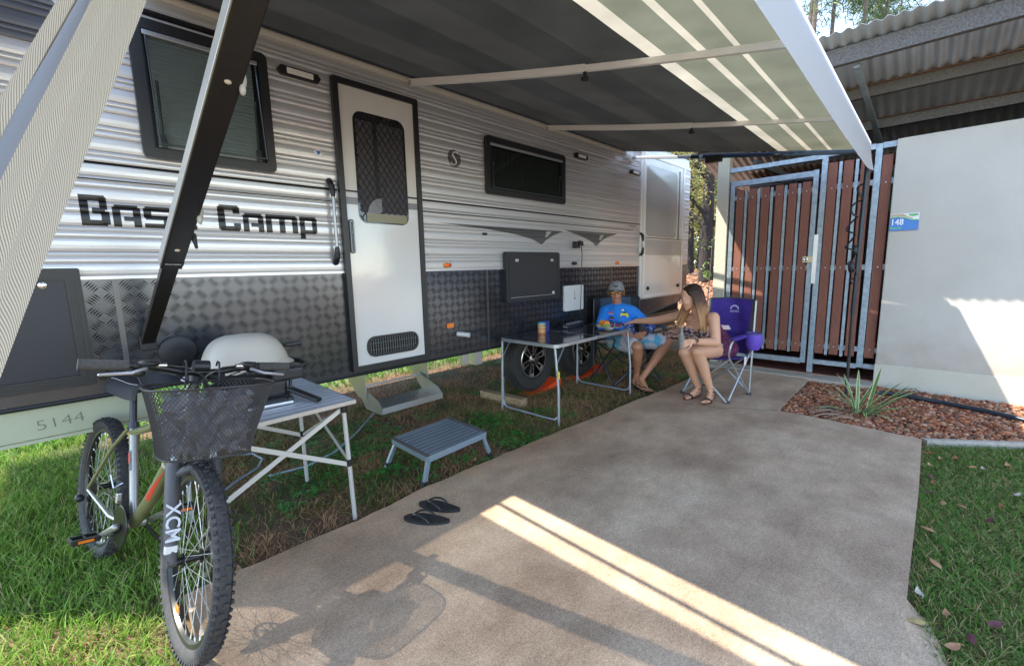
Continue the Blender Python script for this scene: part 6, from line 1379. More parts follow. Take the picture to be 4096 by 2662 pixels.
# drivetrain
k = MB(); k.lathe([(.030, -.050), (.088, -.052), (.092, -.050), (.088, -.047), (.030, -.047)], (BBx, 0, BBz), (0, 1, 0), 44)
for i in range(40): t = 2*pi*i/40; k.obox((BBx+.089*cos(t), -.0495, BBz+.089*sin(t)), (BBx+.096*cos(t), -.0495, BBz+.096*sin(t)), (0, 1, 0), .003, .006)
cr_ = k.build("crankset", mat("crank_black", (.02, .02, .02), .3, .5), bk, local=True)
ca_ = 3.6; ce = Vector((BBx+.17*cos(ca_), -.075, BBz+.17*sin(ca_))); ce2 = Vector((BBx-.17*cos(ca_), .075, BBz-.17*sin(ca_)))
k = MB(); k.chain([(BBx, -.065, BBz), ce], [.016, .012], 10); k.chain([(BBx, .065, BBz), ce2], [.016, .012], 10); k.build("crank_arms", m_frame_s, cr_, smooth=True, local=True)
for c_, s in ((ce, -1), (ce2, 1)):
    k = MB()
    y0, y1 = c_.y+s*.012, c_.y+s*.105
    for dx in (-.028, .028): k.box(c_.x+dx-.006, c_.x+dx+.006, min(y0, y1), max(y0, y1), c_.z-.012, c_.z+.012, .002)
    for yy in (y0, (y0+y1)/2, y1): k.box(c_.x-.03, c_.x+.03, yy-.004, yy+.004, c_.z-.011, c_.z+.011, .002)
    k.cyl((c_.x, c_.y, c_.z), (c_.x, c_.y+s*.10, c_.z), .007, n=8); pd = k.build("pedal", m_black, bk, local=True)
    k = MB(); k.box(c_.x+.0345, c_.x+.037, min(y0, y1)+.02, max(y0, y1)-.02, c_.z-.006, c_.z+.006); k.build("pedal_reflector", m_amber, pd, local=True)
k = MB()
for i in range(7): r = .052-.005*i; k.lathe([(r, -.036-.003*i), (r, -.0375-.003*i), (r*.6, -.0375-.003*i), (r*.6, -.036-.003*i)], (0, 0, WR), (0, 1, 0), 26)
k.build("cassette", mat("cassette", (.16, .14, .12), .4, .8), wr, local=True)
k = MB(); k.lathe([(.068, -.034), (.068, -.0345), (.03, -.035)], (0, 0, WR), (0, 1, 0), 30); k.build("spoke_guard", mat("guard", (.35, .35, .25), .3), wr, local=True)
k = MB(); k.tube([(BBx, -.049, BBz+.094), (.02, -.045, WR+.045)], .003, 5); k.tube([(BBx, -.049, BBz-.094), (.04, -.050, WR-.125), (-.01, -.055, WR-.13), (-.02, -.05, WR-.10), (.03, -.048, WR-.06)], .003, 5); k.build("chain", mat("chain", (.10, .08, .06), .5, .7), cr_, local=True)
k = MB(); k.obox((.0, -.055, WR-.04), (.03, -.060, WR-.14), (0, 1, 0), .012, .022, .003)
for z in (WR-.07, WR-.13): k.cyl((.02, -.052, z), (.02, -.062, z), .018, n=12)
k.ell((-.015, -.085, WR-.045), (.025, .02, .02)); k.build("rear_derailleur", m_black, bk, smooth=True, local=True)
k = MB(); k.tube([(.375, -.02, .46), (.36, -.05, .44), (.34, -.06, .50)], .004, 5); k.box(.415, .435, -.055, -.035, .385, .43, .004); k.build("front_derailleur", m_alu, bk, local=True)
k = MB(); k.tube([(.48, .04, .29), (.52, .20, .045)], .008, 8); k.build("kickstand", m_black, bk, smooth=True, local=True)
# wire basket, diagonal mesh over a tapered rounded box
def bsk(u, h):   # u around 0..1, h 0..1
    t = 2*pi*u; ex = 3.6; s = (abs(cos(t))**ex+abs(sin(t))**ex)**(-1/ex); W = .142+.058*h**1.3; D = .100+.025*h; cx = 1.20+.012*h
    return Vector((cx+D*cos(t)*s, W*sin(t)*s, .755+.255*h+.014*h*sin(t)))
k = MB(S); NW = 96
for sg in (1, -1):
    for i in range(NW):
        k.tube([bsk(i/NW+sg*j/10*.155, j/10) for j in range(11)], .0012, 3, caps=False)
bsd = k.build("basket", mat("basket_wire", (.045, .041, .038), .5, .3), bk, local=True)
k = MB(S)
for h, r in ((1, .0045), (0, .0035)): k.tube([bsk(i/60, h) for i in range(60)], r, 6, closed=True)
k.build("basket_rim", mat("basket_wire", (0, 0, 0)), bsd, smooth=True, local=True)
k = MB(S); 
for i in range(-11, 12):
    a_ = i/12*.14; xx = .098*(1-abs(i/12)**3.6)**(1/3.6); k.tube([(1.20-xx, a_, .755), (1.20+xx, a_, .755)], .0009, 3)
for i in range(-8, 9): a_ = i/9*.098; yy = .14*(1-abs(i/9)**3.6)**(1/3.6); k.tube([(1.20+a_, -yy, .7552), (1.20+a_, yy, .7552)], .0009, 3)
k.build("basket_floor", mat("basket_wire", (0, 0, 0)), bsd, local=True)
k = MB(S)
for y in (-.055, .055): k.tube([(1.10, y, .985), (1.10, y, 1.05), (1.085, y, 1.085), (1.065, y, 1.088), (1.055, y, 1.07)], .004, 6)
k.build("basket_hook", m_black, bsd, smooth=True, local=True)
BM_ = Matrix.Translation((-.009, 3.061, -.04)) @ Rb.to_4x4() @ S
def bagf(u, v):
    t = 2*pi*u; r = (.78+.10*sin(t*5+v*9)+.07*sin(t*11-v*15)+.05*sin(t*23+v*31))*(1-.18*v*abs(sin(t*3+v*4))); s = (abs(cos(t))**3+abs(sin(t))**3)**(-1/3)
    return BM_ @ Vector((1.20+.098*cos(t)*s*r, .150*sin(t)*s*r*(1+.12*v), .765+.215*v+.012*sin(t*7)))
k = MB(); k.grid(bagf, 80, 24)
bgm = bpy.data.materials.new("smoky_plastic"); bgm.use_nodes = True; n_, l_ = N(bgm); P = n_["Principled BSDF"]; P.inputs["Roughness"].default_value = .22; P.inputs["Base Color"].default_value = (.13, .13, .15, 1)
tr = n_.new("ShaderNodeBsdfTransparent"); mx = n_.new("ShaderNodeMixShader"); mx.inputs[0].default_value = .22; l_.new(P.outputs[0], mx.inputs[1]); l_.new(tr.outputs[0], mx.inputs[2]); l_.new(mx.outputs[0], n_["Material Output"].inputs[0])
setp(k.build("plastic_bag", bgm, smooth=True), "crumpled smoky plastic bag inside the bicycle basket", "bag")

# ================================================================== CAMP CHAIRS
def camp_chair(name, label, loc, yaw, w, d, sh, bh, m_main, m_side, m_pole, group=None, lean=.04, vv0=.16, vv1=.84):
    c_ = thing(name, label, "camp chair", loc, Matrix.Rotation(yaw, 3, 'Z')); X, Y = d/2, w/2
    r = .0105
    def part(k, nm, m, par=None, sm=True): return k.build(nm, m, par or c_, smooth=sm, local=True)
    k = MB()
    for s in (-1, 1):
        k.tube([(-X, s*Y, .01), (-X-lean, s*(Y-.0), bh)], r, 8)
    pf = part(k, "back_pole", m_pole)
    k = MB()
    for s in (-1, 1): k.tube([(X, s*Y, .01), (-X+.03, s*(Y-.012), sh-.02)], r, 8); k.tube([(-X, s*(Y+.0), .012), (X-.02, s*(Y-.015), sh)], r, 8)
    part(k, "side_cross", m_pole)
    k = MB()
    for x, o in ((X, .013), (-X, -.013)):
        k.tube([(x, -Y, .012), (x-(.02 if x > 0 else -.02), Y-.012, sh-.01)], r, 8); k.tube([(x+o*1.7, Y, .012), (x+o-(.02 if x > 0 else -.02), -Y+.012, sh-.01)], r, 8)
    part(k, "cross_brace", m_pole)
    for sx_ in (-1, 1):
        for sy in (-1, 1):
            k = MB(); k.cyl((sx_*X, sy*Y, -.002), (sx_*X, sy*Y, .028), .026, .018, 14); part(k, "foot", m_black)
    k = MB()
    for s in (-1, 1):
        k.tube([(X-.02, s*(Y-.012), sh), (X+.02, s*Y, sh+.06), (X+.015, s*(Y+.012), sh+.14), (X-.02, s*(Y+.015), sh+.185), (X-.10, s*(Y+.012), sh+.205), (-X-.02, s*Y, sh+.215)], [r]*6, 8)
    ar = part(k, "arm_tube", m_pole)
    for s in (-1, 1):
        k = MB(); k.grid(lambda u, v: (X+.005-(2*X+.0)*u, s*(Y+.012)-.036+.072*v, sh+.200+.018*u+.012*(1-(2*v-1)**2)), 10, 6, thick=(0, 0, -.012)); part(k, "armrest", m_main)
    # seat sling
    k = MB(); k.grid(lambda u, v: (X-.0-(2*X-.02)*u, (Y-.012)*(2*v-1), sh+.005-.05*u-.045*sin(pi*v)*(0.35+.65*sin(pi*min(1, u*1.1)))), 14, 14, thick=(0, 0, -.008)); part(k, "seat", m_main)
    # back panel with centre main colour and darker sides
    def bp_(u, v): 
        z = sh-.03+(bh-sh+.03)*u; sag = (.075+.02*(1-u))*sin(pi*v); pk = 1-.0*u
        return Vector((-X-lean*u*1.0-sag+.005*sin(v*14+u*5)+.004*sin(u*17), (Y-.0)*(2*v-1)*(.93+.07*u), z+(.012*sin(pi*v) if u > .98 else 0)))
    k = MB(); k.grid(lambda u, v: bp_(u, vv0+(vv1-vv0)*v), 20, 18, thick=(-.010, 0, 0)); bk_ = part(k, "backrest", m_main)
    for v0, dv in ((0, vv0), (vv1, 1-vv1)):
        k = MB(); k.grid(lambda u, v: bp_(u, v0+dv*v*(1 if vv0 < .1 and v0 == 0 else (1-.0*u)))+Vector((-.001, 0, 0)), 16, 4, thick=(-.008, 0, 0)); part(k, "side_panel", m_side, bk_)
    k = MB(); k.tube([bp_(1, v/20)+Vector((0, 0, .003)) for v in range(21)], .008, 6)
    for v0 in (0, 1): k.tube([bp_(u/12, v0) for u in range(13)], .007, 6)
    part(k, "piping", m_side, bk_)
    k = MB()
    for u0 in (.35, .62): k.tube([bp_(u0, .16+.68*v/16)+Vector((.002, 0, 0)) for v in range(17)], .0022, 4)
    part(k, "seam", mat("seam_dark", (.01, .008, .02), .8), bk_)
    return c_, bp_
m_purple = mat("purple_fabric", (.060, .030, .30), .75, noise=(9, (.04, .018, .20), .8), bump=(20, .5)); m_greyf = mat("grey_fabric", (.07, .075, .085), .85)
m_pole_s = mat("pole_silver", (.40, .42, .44), .35, .6)
yaw1 = math.atan2(.073, -.474)
pc, bpf = camp_chair("camp_chair", "purple padded camp chair with silver poles and the woman sitting on it", (4.845, 1.640, 0.0), yaw1, .50, .46, .455, 1.005, m_purple, m_greyf, m_pole_s, vv0=.04, vv1=.90, group='camp chairs')
mY = Matrix.Identity(4)
def bk_at(u, v): p = bpf(u, v); return p
e_ = .012
pu = bk_at(.80, .5); tg = (bk_at(.80, .55)-bk_at(.80, .45)).normalized(); vg = (bk_at(.85, .5)-bk_at(.75, .5)).normalized()
fm = frame3(pu+Vector((.006, 0, 0)), tg, vg)
m_logo = mat("logo_pale", (.55, .5, .75), .6)
k = MB(); k.grid(lambda u, v: fm @ Vector(((.036+.016*v)*cos(pi*u), .004+(.036+.016*v)*sin(pi*u)*1.0, .001)), 20, 2); k.build("arc_emblem", m_logo, pc, local=True)
text("spinifex", .034, fm @ Matrix.Translation((0, -.012, .001)), m_logo, "chair_lettering", pc, .0006, .0004, 1.0, local=True)
text("0123", .018, fm @ Matrix.Translation((0, -.048, .001)), m_logo, "small_mark", pc, .0006, 0, 1.0, local=True) if False else None
k = MB(); k.lathe([(.0, -.165), (.050, -.16), (.076, -.11), (.080, -.03), (.070, .012), (.060, .01), (.05, -.05), (0, -.06)], (-.12, .315, .675), n=18); cup = k.build("cup_holder", mat("purple_bright", (.12, .06, .46), .6, noise=(20, (.08, .04, .33), .8)), pc, smooth=True, local=True)
k = MB(); k.tube([(-.12+.073*cos(t), .315+.073*sin(t), .685) for t in [2*pi*i/24 for i in range(24)]], .006, 6, closed=True); k.build("cup_rim", m_greyf, cup, smooth=True, local=True)
k = MB(); k.grid(lambda u, v: (-.10+.045*u, .262, .44-.085*v+.004*sin(v*4)), 3, 5); k.build("care_tag", m_white, pc, local=True)
m_navyf = mat("blue_fabric", (.030, .065, .12), .8, noise=(7, (.05, .09, .15), .8), bump=(20, .4)); m_darkf = mat("dark_grey_fabric", (.022, .024, .03), .85)
bc_, _ = camp_chair("camp_chair", "wide blue and grey camp chair with dark poles and the man sitting on it", (4.965, 2.78, -.05), math.atan2(-.83, -.50), .66, .54, .50, 1.03, m_navyf, m_darkf, mat("pole_dark", (.055, .065, .08), .35, .5), lean=.0, group='camp chairs')
k = MB(); k.lathe([(0, -.13), (.05, -.125), (.055, 0), (.048, 0), (0, -.05)], (.20, -.345, .70), n=16); k.build("cup_holder", mat("denim", (.05, .10, .19), .8), bc_, smooth=True, local=True)
k = MB(); k.box(-.10, .10, .34, .40, .18, .48, .012); k.build("side_pouch", mat("pouch_black", (.012, .012, .012), .9), bc_, local=True)
# ================================================================== PEOPLE
V3 = Vector
def skin(name, col, col2): 
    m = mat(name, col, .48, noise=(10, col2, .6)); P = m.node_tree.nodes["Principled BSDF"]; P.inputs["Subsurface Weight"].default_value = .12; P.inputs["Subsurface Radius"].default_value = (.02, .008, .004); P.inputs["Subsurface Scale"].default_value = .5; return m
def hand(k, wrist, palm_dir, nrm, thumb_side, curl, s=1.0, spread=.16):
    """palm + five bent fingers. nrm = direction the back of the hand faces"""
    d = V3(palm_dir).normalized(); n = V3(nrm); n = (n-d*n.dot(d)).normalized(); t = d.cross(n)*thumb_side
    w = V3(wrist)
    for i in range(4):
        o = (i-1.5)*-.019*s; k.cap(w+d*.01*s+t*o*.6, w+d*.085*s+t*o, .015*s, .0115*s, 8)
    for i, L in enumerate((.072, .080, .074, .058)):
        o = (1.5-i)*.0195*s; p = w+d*.085*s+t*o; a_ = curl*.55; dirv = (d*cos(a_)-n*sin(a_)+t*(1.5-i)*spread*.25).normalized()
        for seg, (f, rr) in enumerate(((.45, .0088), (.30, .0080), (.25, .0072))):
            q = p+dirv*L*f*s; k.cap(p, q, rr*s, rr*.93*s, 7); p = q; a_ += curl*.55; dirv = (d*cos(a_)-n*sin(a_)+t*(1.5-i)*spread*.25).normalized()
    p = w+d*.025*s+t*.024*s; q = p+(t*.7+d*.7-n*.25).normalized()*.036*s; r_ = q+(t*.25+d*.9-n*(.3+.5*curl)).normalized()*.030*s; e = r_+(d*.95-n*(.4+.6*curl)).normalized()*.024*s
    k.cap(p, q, .0125*s, .0105*s, 8); k.cap(q, r_, .0105*s, .009*s, 8); k.cap(r_, e, .009*s, .0078*s, 8)
def foot(k, ankle, heel, toe, s=1.0, side=1):
    a_, h, t = V3(ankle), V3(heel), V3(toe); d = (t-h); L = d.length; d.normalize(); sd = V3((0, 0, 1)).cross(d).normalized()
    k.cap(a_, h+V3((0, 0, .028)), .034*s, .028*s); k.cap(a_-V3((0, 0, .01)), h+d*L*.62+V3((0, 0, .024)), .032*s, .020*s)
    for o in (-.020, 0, .020): k.cap(h+d*.03+sd*o*.6+V3((0, 0, .020)), h+d*L*.74+sd*o*1.25+V3((0, 0, .014)), .020*s, .014*s)
    for i, (o, f, r) in enumerate(((.026, 1.0, .0115), (.011, .97, .0085), (-.002, .93, .008), (-.014, .88, .0075), (-.025, .82, .0075))):
        o *= side; k.cap(h+d*L*.70+sd*o+V3((0, 0, .015)), h+d*L*f+sd*o*1.12+V3((0, 0, .011)), r*1.05*s, r*s, 8)
def head(k, c, face, upv, s=1.0, male=False):
    """face: direction; returns frame"""
    f = V3(face).normalized(); u = V3(upv); u = (u-f*u.dot(f)).normalized(); l = u.cross(f)
    Rm = Matrix((f, l, u)).transposed(); P = lambda x, y, z: V3(c)+(f*x+l*y+u*z)*s
    k.ell(P(-.012, 0, .035), (.098*s, .078*s, .088*s), Rm); k.ell(P(.030, 0, -.015), (.062*s, .062*s, .085*s), Rm)
    k.ell(P(.030, 0, -.070), (.052*s, (.050 if male else .044)*s, .040*s), Rm); k.ell(P(.062, 0, -.096), (.022*s, .024*s, .018*s), Rm)
    for y in (-.030, .030): k.ell(P(.064, y, -.030), (.026*s, .024*s, .026*s), Rm); k.ell(P(.074, y, .022), (.016*s, .024*s, .010*s), Rm)
    k.cap(P(.088, 0, .012), P(.110, 0, -.024), .0085*s, .0125*s, 8); k.ell(P(.098, .010, -.028), .008*s); k.ell(P(.098, -.010, -.028), .008*s)
    k.ell(P(.084, 0, -.055), (.014*s, .024*s, .0065*s), Rm); k.ell(P(.083, 0, -.066), (.013*s, .020*s, .0065*s), Rm)
    for y in (-1, 1): k.ell(P(-.008, y*.078, -.005), (.016*s, .008*s, .028*s), Rm)
    return P, Rm, f, l, u

# ---------------------------------------------------------------- woman
m_skin_w = skin("skin_fair", (.60, .33, .21), (.52, .27, .165))
wo = thing("person", "young woman with long two-tone hair in a maroon patterned playsuit, reaching for fruit", "person", (4.70, 1.65, 0))
hipL, hipR = V3((4.84, 1.535, .515)), V3((4.90, 1.735, .515)); knL, knR = V3((4.41, 1.685, .525)), V3((4.40, 1.805, .505)); anL, anR = V3((4.605, 1.600, .095)), V3((4.635, 1.740, .095))
shL, shR = V3((4.375, 1.525, .885)), V3((4.500, 1.880, .880)); nk = V3((4.425, 1.700, .925)); pel = (hipL+hipR)/2+V3((0, 0, .03)); wst = V3((4.76, 1.655, .67)); chs = V3((4.52, 1.69, .80))
elL, wrL = V3((4.31, 1.475, .655)), V3((3.985, 1.575, .700)); elR, wrR = V3((4.52, 2.175, .80)), V3((4.515, 2.43, .775))
hdW = V3((4.345, 1.745, 1.070)); faceW = V3((-.60, .76, -.27))
k = MB()
k.ell(pel, (.15, .155, .11)); k.cap(pel, wst, .125, .112, 16); k.cap(wst, chs, .112, .115, 16)
k.cap(shL+V3((.02, .03, -.03)), shR+V3((.02, -.03, -.03)), .052, .052, 14); k.cap(chs+V3((0, -.07, 0)), chs+V3((.02, .08, .0)), .082, .082, 14)
fr_ = V3((-.62, .25, -.40)).normalized()
for o in (-.07, .07): k.ell(chs+fr_*.070+V3((.03*o/.07*.3, o, -.02)), (.058, .058, .058))
k.cap(chs, nk, .085, .052); k.cap(nk, hdW+V3((.035, -.02, -.06)), .052, .048)
P_w, R_w, f_w, l_w, u_w = head(k, hdW, faceW, (0, .1, 1), 1.0)
k.ell(shL+V3((.005, .01, -.005)), .056); k.cap(shL, elL, .053, .046); k.cap(elL, elL.lerp(wrL, .35), .046, .043); k.cap(elL.lerp(wrL, .35), wrL, .043, .028)
k.cap(shR, elR, .052, .042); k.cap(elR, elR.lerp(wrR, .35), .043, .040); k.cap(elR.lerp(wrR, .35), wrR, .040, .027)
for h, n_, a_ in ((hipL, knL, anL), (hipR, knR, anR)):
    k.cap(h, h.lerp(n_, .55), .098, .084, 16); k.cap(h.lerp(n_, .55), n_, .084, .063, 16); k.ell(n_+V3((-.006, 0, .004)), (.061, .060, .061))
    d = a_-n_; cf = V3((.018, 0, .0)); k.cap(n_, n_+d*.33+cf, .060, .059, 14); k.cap(n_+d*.33+cf, n_+d*.8, .059, .039, 14); k.cap(n_+d*.8, a_, .036, .032)
    k.ell(a_+V3((0, .028, 0)), .013); k.ell(a_+V3((0, -.028, 0)), .013)
foot(k, anL, (4.625, 1.600, .012), (4.385, 1.575, .012), .92, -1); foot(k, anR, (4.66, 1.745, .012), (4.425, 1.800, .012), .92, 1)
hand(k, wrL, (-.90, .18, -.02), (-.15, -.75, .65), -1, 1.15, .92); hand(k, wrR, (-.16, .92, -.22), (-.1, .1, 1), 1, .55, .92)
body_w = blob(k, "body", m_skin_w, wo, .0062, 5)
# outfit
m_dress = bpy.data.materials.new("patterned_maroon"); m_dress.use_nodes = True; n_, l_ = N(m_dress); P = n_["Principled BSDF"]; P.inputs["Roughness"].default_value = .8
geo = n_.new("ShaderNodeNewGeometry"); vo = n_.new("ShaderNodeTexVoronoi"); vo.inputs["Scale"].default_value = 19; vo.inputs["Randomness"].default_value = .25; l_.new(geo.outputs["Position"], vo.inputs["Vector"])
cr = n_.new("ShaderNodeValToRGB"); cr.color_ramp.interpolation = 'CONSTANT'; e = cr.color_ramp.elements; e[0].position = 0; e[0].color = (.35, .03, .05, 1); e[1].position = .16; e[1].color = (.025, .01, .02, 1)
for p, c_ in ((.26, (.50, .47, .44, 1)), (.38, (.05, .012, .03, 1)), (.46, (.42, .38, .36, 1)), (.53, (.06, .008, .03, 1))): q = e.new(p); q.color = c_
l_.new(vo.outputs["Distance"], cr.inputs[0])
sx = n_.new("ShaderNodeSeparateXYZ"); l_.new(geo.outputs["Position"], sx.inputs[0])
vo2 = n_.new("ShaderNodeTexVoronoi"); vo2.inputs["Scale"].default_value = 45; l_.new(geo.outputs["Position"], vo2.inputs["Vector"]); c2 = n_.new("ShaderNodeValToRGB"); c2.color_ramp.interpolation = 'CONSTANT'; e = c2.color_ramp.elements; e[0].color = (.55, .45, .48, 1); e[1].position = .13; e[1].color = (.085, .008, .045, 1); l_.new(vo2.outputs["Distance"], c2.inputs[0])
mk = n_.new("ShaderNodeMath"); mk.operation = 'GREATER_THAN'; mk.inputs[1].default_value = 4.66; l_.new(sx.outputs[0], mk.inputs[0]); mx = n_.new("ShaderNodeMix"); mx.data_type = 'RGBA'; l_.new(mk.outputs[0], mx.inputs[0]); l_.new(cr.outputs[0], mx.inputs[6]); l_.new(c2.outputs[0], mx.inputs[7]); l_.new(mx.outputs[2], P.inputs["Base Color"])
k = MB(); k.ell(pel, (.165, .170, .118)); k.cap(pel, wst, .138, .122, 16); k.cap(wst, chs-fr_*.0+V3((.035, 0, -.035)), .124, .118, 16); k.cap(chs+V3((.02, -.075, -.035)), chs+V3((.035, .085, -.035)), .078, .078, 14)
for o in (-.07, .07): k.ell(chs+fr_*.078+V3((.03*o/.07*.3, o, -.034)), (.062, .062, .060))
for h, n_k in ((hipL, knL), (hipR, knR)): k.cap(h, h.lerp(n_k, .28), .108, .104, 16)
blob(k, "playsuit", m_dress, wo, .0075, 5)
k = MB()
def frill(u, v):
    a_ = -2.4+3.0*u; c_ = wst+V3((.03, 0, .03)); return c_+V3((-.10*cos(a_)*.9, .135*sin(a_), .06-.045*v+.10*u*.2))*(1+.12*v+.03*sin(u*40)*v)
k.grid(frill, 60, 4); k.build("frill_hem", mat("frill_pink", (.50, .38, .38), .8), wo, smooth=True)
# hair
def hair_mat():
    m = bpy.data.materials.new("two_tone_hair"); m.use_nodes = True; n, l = N(m); P = n["Principled BSDF"]; P.inputs["Roughness"].default_value = .55; P.inputs["Specular IOR Level"].default_value = .25
    geo = n.new("ShaderNodeNewGeometry"); sx = n.new("ShaderNodeSeparateXYZ"); l.new(geo.outputs["Position"], sx.inputs[0]); mp = n.new("ShaderNodeMapping"); mp.inputs["Scale"].default_value = (90, 90, 9); l.new(geo.outputs["Position"], mp.inputs[0])
    nz = n.new("ShaderNodeTexNoise"); nz.inputs["Scale"].default_value = 1.0; nz.inputs["Detail"].default_value = 3; l.new(mp.outputs[0], nz.inputs["Vector"])
    ad = n.new("ShaderNodeMath"); ad.operation = 'MULTIPLY_ADD'; ad.inputs[1].default_value = -.16; l.new(nz.outputs[0], ad.inputs[0]); l.new(sx.outputs[2], ad.inputs[2])
    mr = n.new("ShaderNodeMapRange"); mr.inputs[1].default_value = .70; mr.inputs[2].default_value = 1.08; l.new(ad.outputs[0], mr.inputs[0]); cr = n.new("ShaderNodeValToRGB"); e = cr.color_ramp.elements
    e[0].position = 0; e[0].color = (.42, .24, .11, 1); e[1].position = 1; e[1].color = (.030, .016, .011, 1); q = e.new(.45); q.color = (.30, .16, .08, 1); q = e.new(.68); q.color = (.085, .045, .028, 1)
    l.new(mr.outputs[0], cr.inputs[0]); l.new(cr.outputs[0], P.inputs["Base Color"]); bp = n.new("ShaderNodeBump"); bp.inputs["Strength"].default_value = .7; bp.inputs["Distance"].default_value = .006; l.new(nz.outputs[0], bp.inputs["Height"]); l.new(bp.outputs[0], P.inputs["Normal"]); return m
k = MB(); W = P_w
k.ell(W(-.030, 0, .050), (.100, .088, .088), R_w); k.ell(W(-.060, 0, .0), (.075, .086, .105), R_w)
rr = random.Random(4)
side = -1   # camera-side of the head
for i in range(28):
    t = i/27; y = (.088-.176*t); x0 = -.030-.065*(1-abs(2*t-1)**2); r0 = W(x0, y*.9, -.02)
    if t < .62: tgt = V3((4.335+.13*t+rr.uniform(-.02, .02), 1.600+.05*t+rr.uniform(-.02, .02), .725+rr.uniform(-.02, .06)+.05*t))
    else: tgt = V3((4.38+rr.uniform(-.02, .03), 1.85+rr.uniform(-.02, .04), .78+rr.uniform(-.03, .05)))
    out_ = V3((-.3, -.35, 0))*.05 if t < .62 else V3((0, .03, 0)); mid = r0.lerp(tgt, .5)+out_+V3((.015, 0, .01)); k.chain([r0, r0.lerp(mid, .5)+out_*.4, mid, tgt.lerp(mid, .4), tgt], [.026, .024, .021, .015, .005], 8)
for i in range(7):   # locks from the crown falling behind the visible cheek
    r0 = W(.022-.012*i, .030, .105-.006*i); mid = W(-.004-.014*i, .088, .005); m2_ = W(-.012-.014*i, .090, -.070); tgt = V3((4.30+.022*i, 1.610-.002*i, .740+.014*(i % 3)+.008*i)); k.chain([r0, W(.012-.012*i, .074, .062), mid, m2_, m2_.lerp(tgt, .5)+V3((-.012, -.012, 0)), tgt], [.012, .015, .016, .017, .014, .005], 8)
for i in range(6):
    r0 = W(.030-.012*i, -.078, .05); tgt = V3((4.315+.012*i, 1.87+.012*i, .80-.01*i)); k.chain([r0, W(.015-.01*i, -.088, -.05), tgt], [.012, .018, .006], 8)
blob(k, "hair", hair_mat(), wo, .0055, 2)
k = MB(); k.tube([W(.045, .02, .118), W(.0, .03, .137), W(-.05, .035, .132)], .004, 5); k.build("hair_parting", mat("parting_skin", (.42, .30, .24), .7), wo, smooth=True)
# face details
def face(P, Rm, par, lip, brow, open_eyes=True):
    if open_eyes:
        for y in (-.031, .031):
            k = MB(); k.ell(P(.083, y, .002), (.006, .0125, .0062), Rm, 10, 7); e_ = k.build("eye", mat("eye_white", (.55, .52, .50), .3), par, smooth=True)
            k = MB(); k.ell(P(.0875, y, .001), (.0032, .0062, .0060), Rm, 10, 7); k.build("iris", mat("iris_brown", (.03, .018, .012), .2), e_, smooth=True)
            k = MB(); k.tube([P(.084, y-.015, .006), P(.0905, y-.004, .0105), P(.089, y+.006, .0105), P(.084, y+.015, .006)], .0018, 5); k.build("eyelash", mat("lash_dark", (.02, .014, .012), .8), e_)
    k = MB()
    for y in (-1, 1): k.tube([P(.092, y*.014, .024), P(.094, y*.030, .029), P(.080, y*.047, .024)], [.0026, .0030, .0014], 5)
    k.build("eyebrow", brow, par, smooth=True)
    k = MB(); k.tube([P(.084, -.024, -.0585), P(.0945, -.008, -.0575), P(.0955, 0, -.0585), P(.0945, .008, -.0575), P(.084, .024, -.0575)], [.0018, .0042, .0036, .0042, .0018], 6); k.tube([P(.085, -.018, -.0645), P(.0935, 0, -.0675), P(.085, .018, -.0645)], [.0018, .0048, .0018], 6); k.build("lips", lip, par, smooth=True)
face(P_w, R_w, wo, mat("lip_rose", (.42, .12, .11), .4), mat("brow_dark", (.05, .03, .02), .8))
# sandals
def sandal(anchor, heel, toe, par, side, nm="sandal"):
    h, t = V3(heel), V3(toe); d = (t-h); L = d.length; d.normalize(); sd = V3((0, 0, 1)).cross(d).normalized()
    k = MB(); P = []
    for i in range(32): a_ = 2*pi*i/32; P.append(h+d*(L/2-.005+ (L/2+.018)*cos(a_))+sd*((.034+.008*cos(a_))*sin(a_))+V3((0, 0, -.0105)))
    k.prism(P, (0, 0, .010)); s_ = k.build(nm, mat("sole_tan", (.16, .06, .035), .6), par)
    k = MB()
    for f, r, w in ((.72, .044, .020), (.66, .044, .016)): k.tube([h+d*L*f+sd*r*cos(a_)+V3((0, 0, -.006+r*1.0*sin(a_)*.95)) for a_ in [pi*i/10 for i in range(11)]], [.0035]+[.0065]*9+[.0035], 6)
    a_ = V3(anchor); k.tube([a_+V3((0, 0, .002))+d*.038*cos(q)+sd*.037*sin(q)+V3((0, 0, -.010*cos(q))) for q in [2*pi*i/16 for i in range(16)]], .005, 6, closed=True)
    for s in (-1, 1): k.tube([h+d*.02+sd*s*.032, h+sd*s*.033+V3((0, 0, .04)), a_-d*.02+sd*s*.03], .004, 6)
    k.prism([h-d*.012+sd*.022, h-d*.012-sd*.022, a_-d*.036-sd*.016+V3((0, 0, .0)), a_-d*.036+sd*.016], d*.003); k.build("sandal_strap", mat("sandal_black", (.012, .012, .014), .3), s_, smooth=True)
    if side: k = MB(); k.ell(a_+sd*(-.040)*(-1 if sd.y > 0 else 1)+V3((0, 0, .0)), (.008, .004, .009)); k.build("buckle", m_chrome, s_)
sandal(anL, (4.625, 1.600, .012), (4.385, 1.575, .012), wo, 1); sandal(anR, (4.66, 1.745, .012), (4.425, 1.800, .012), wo, 0)
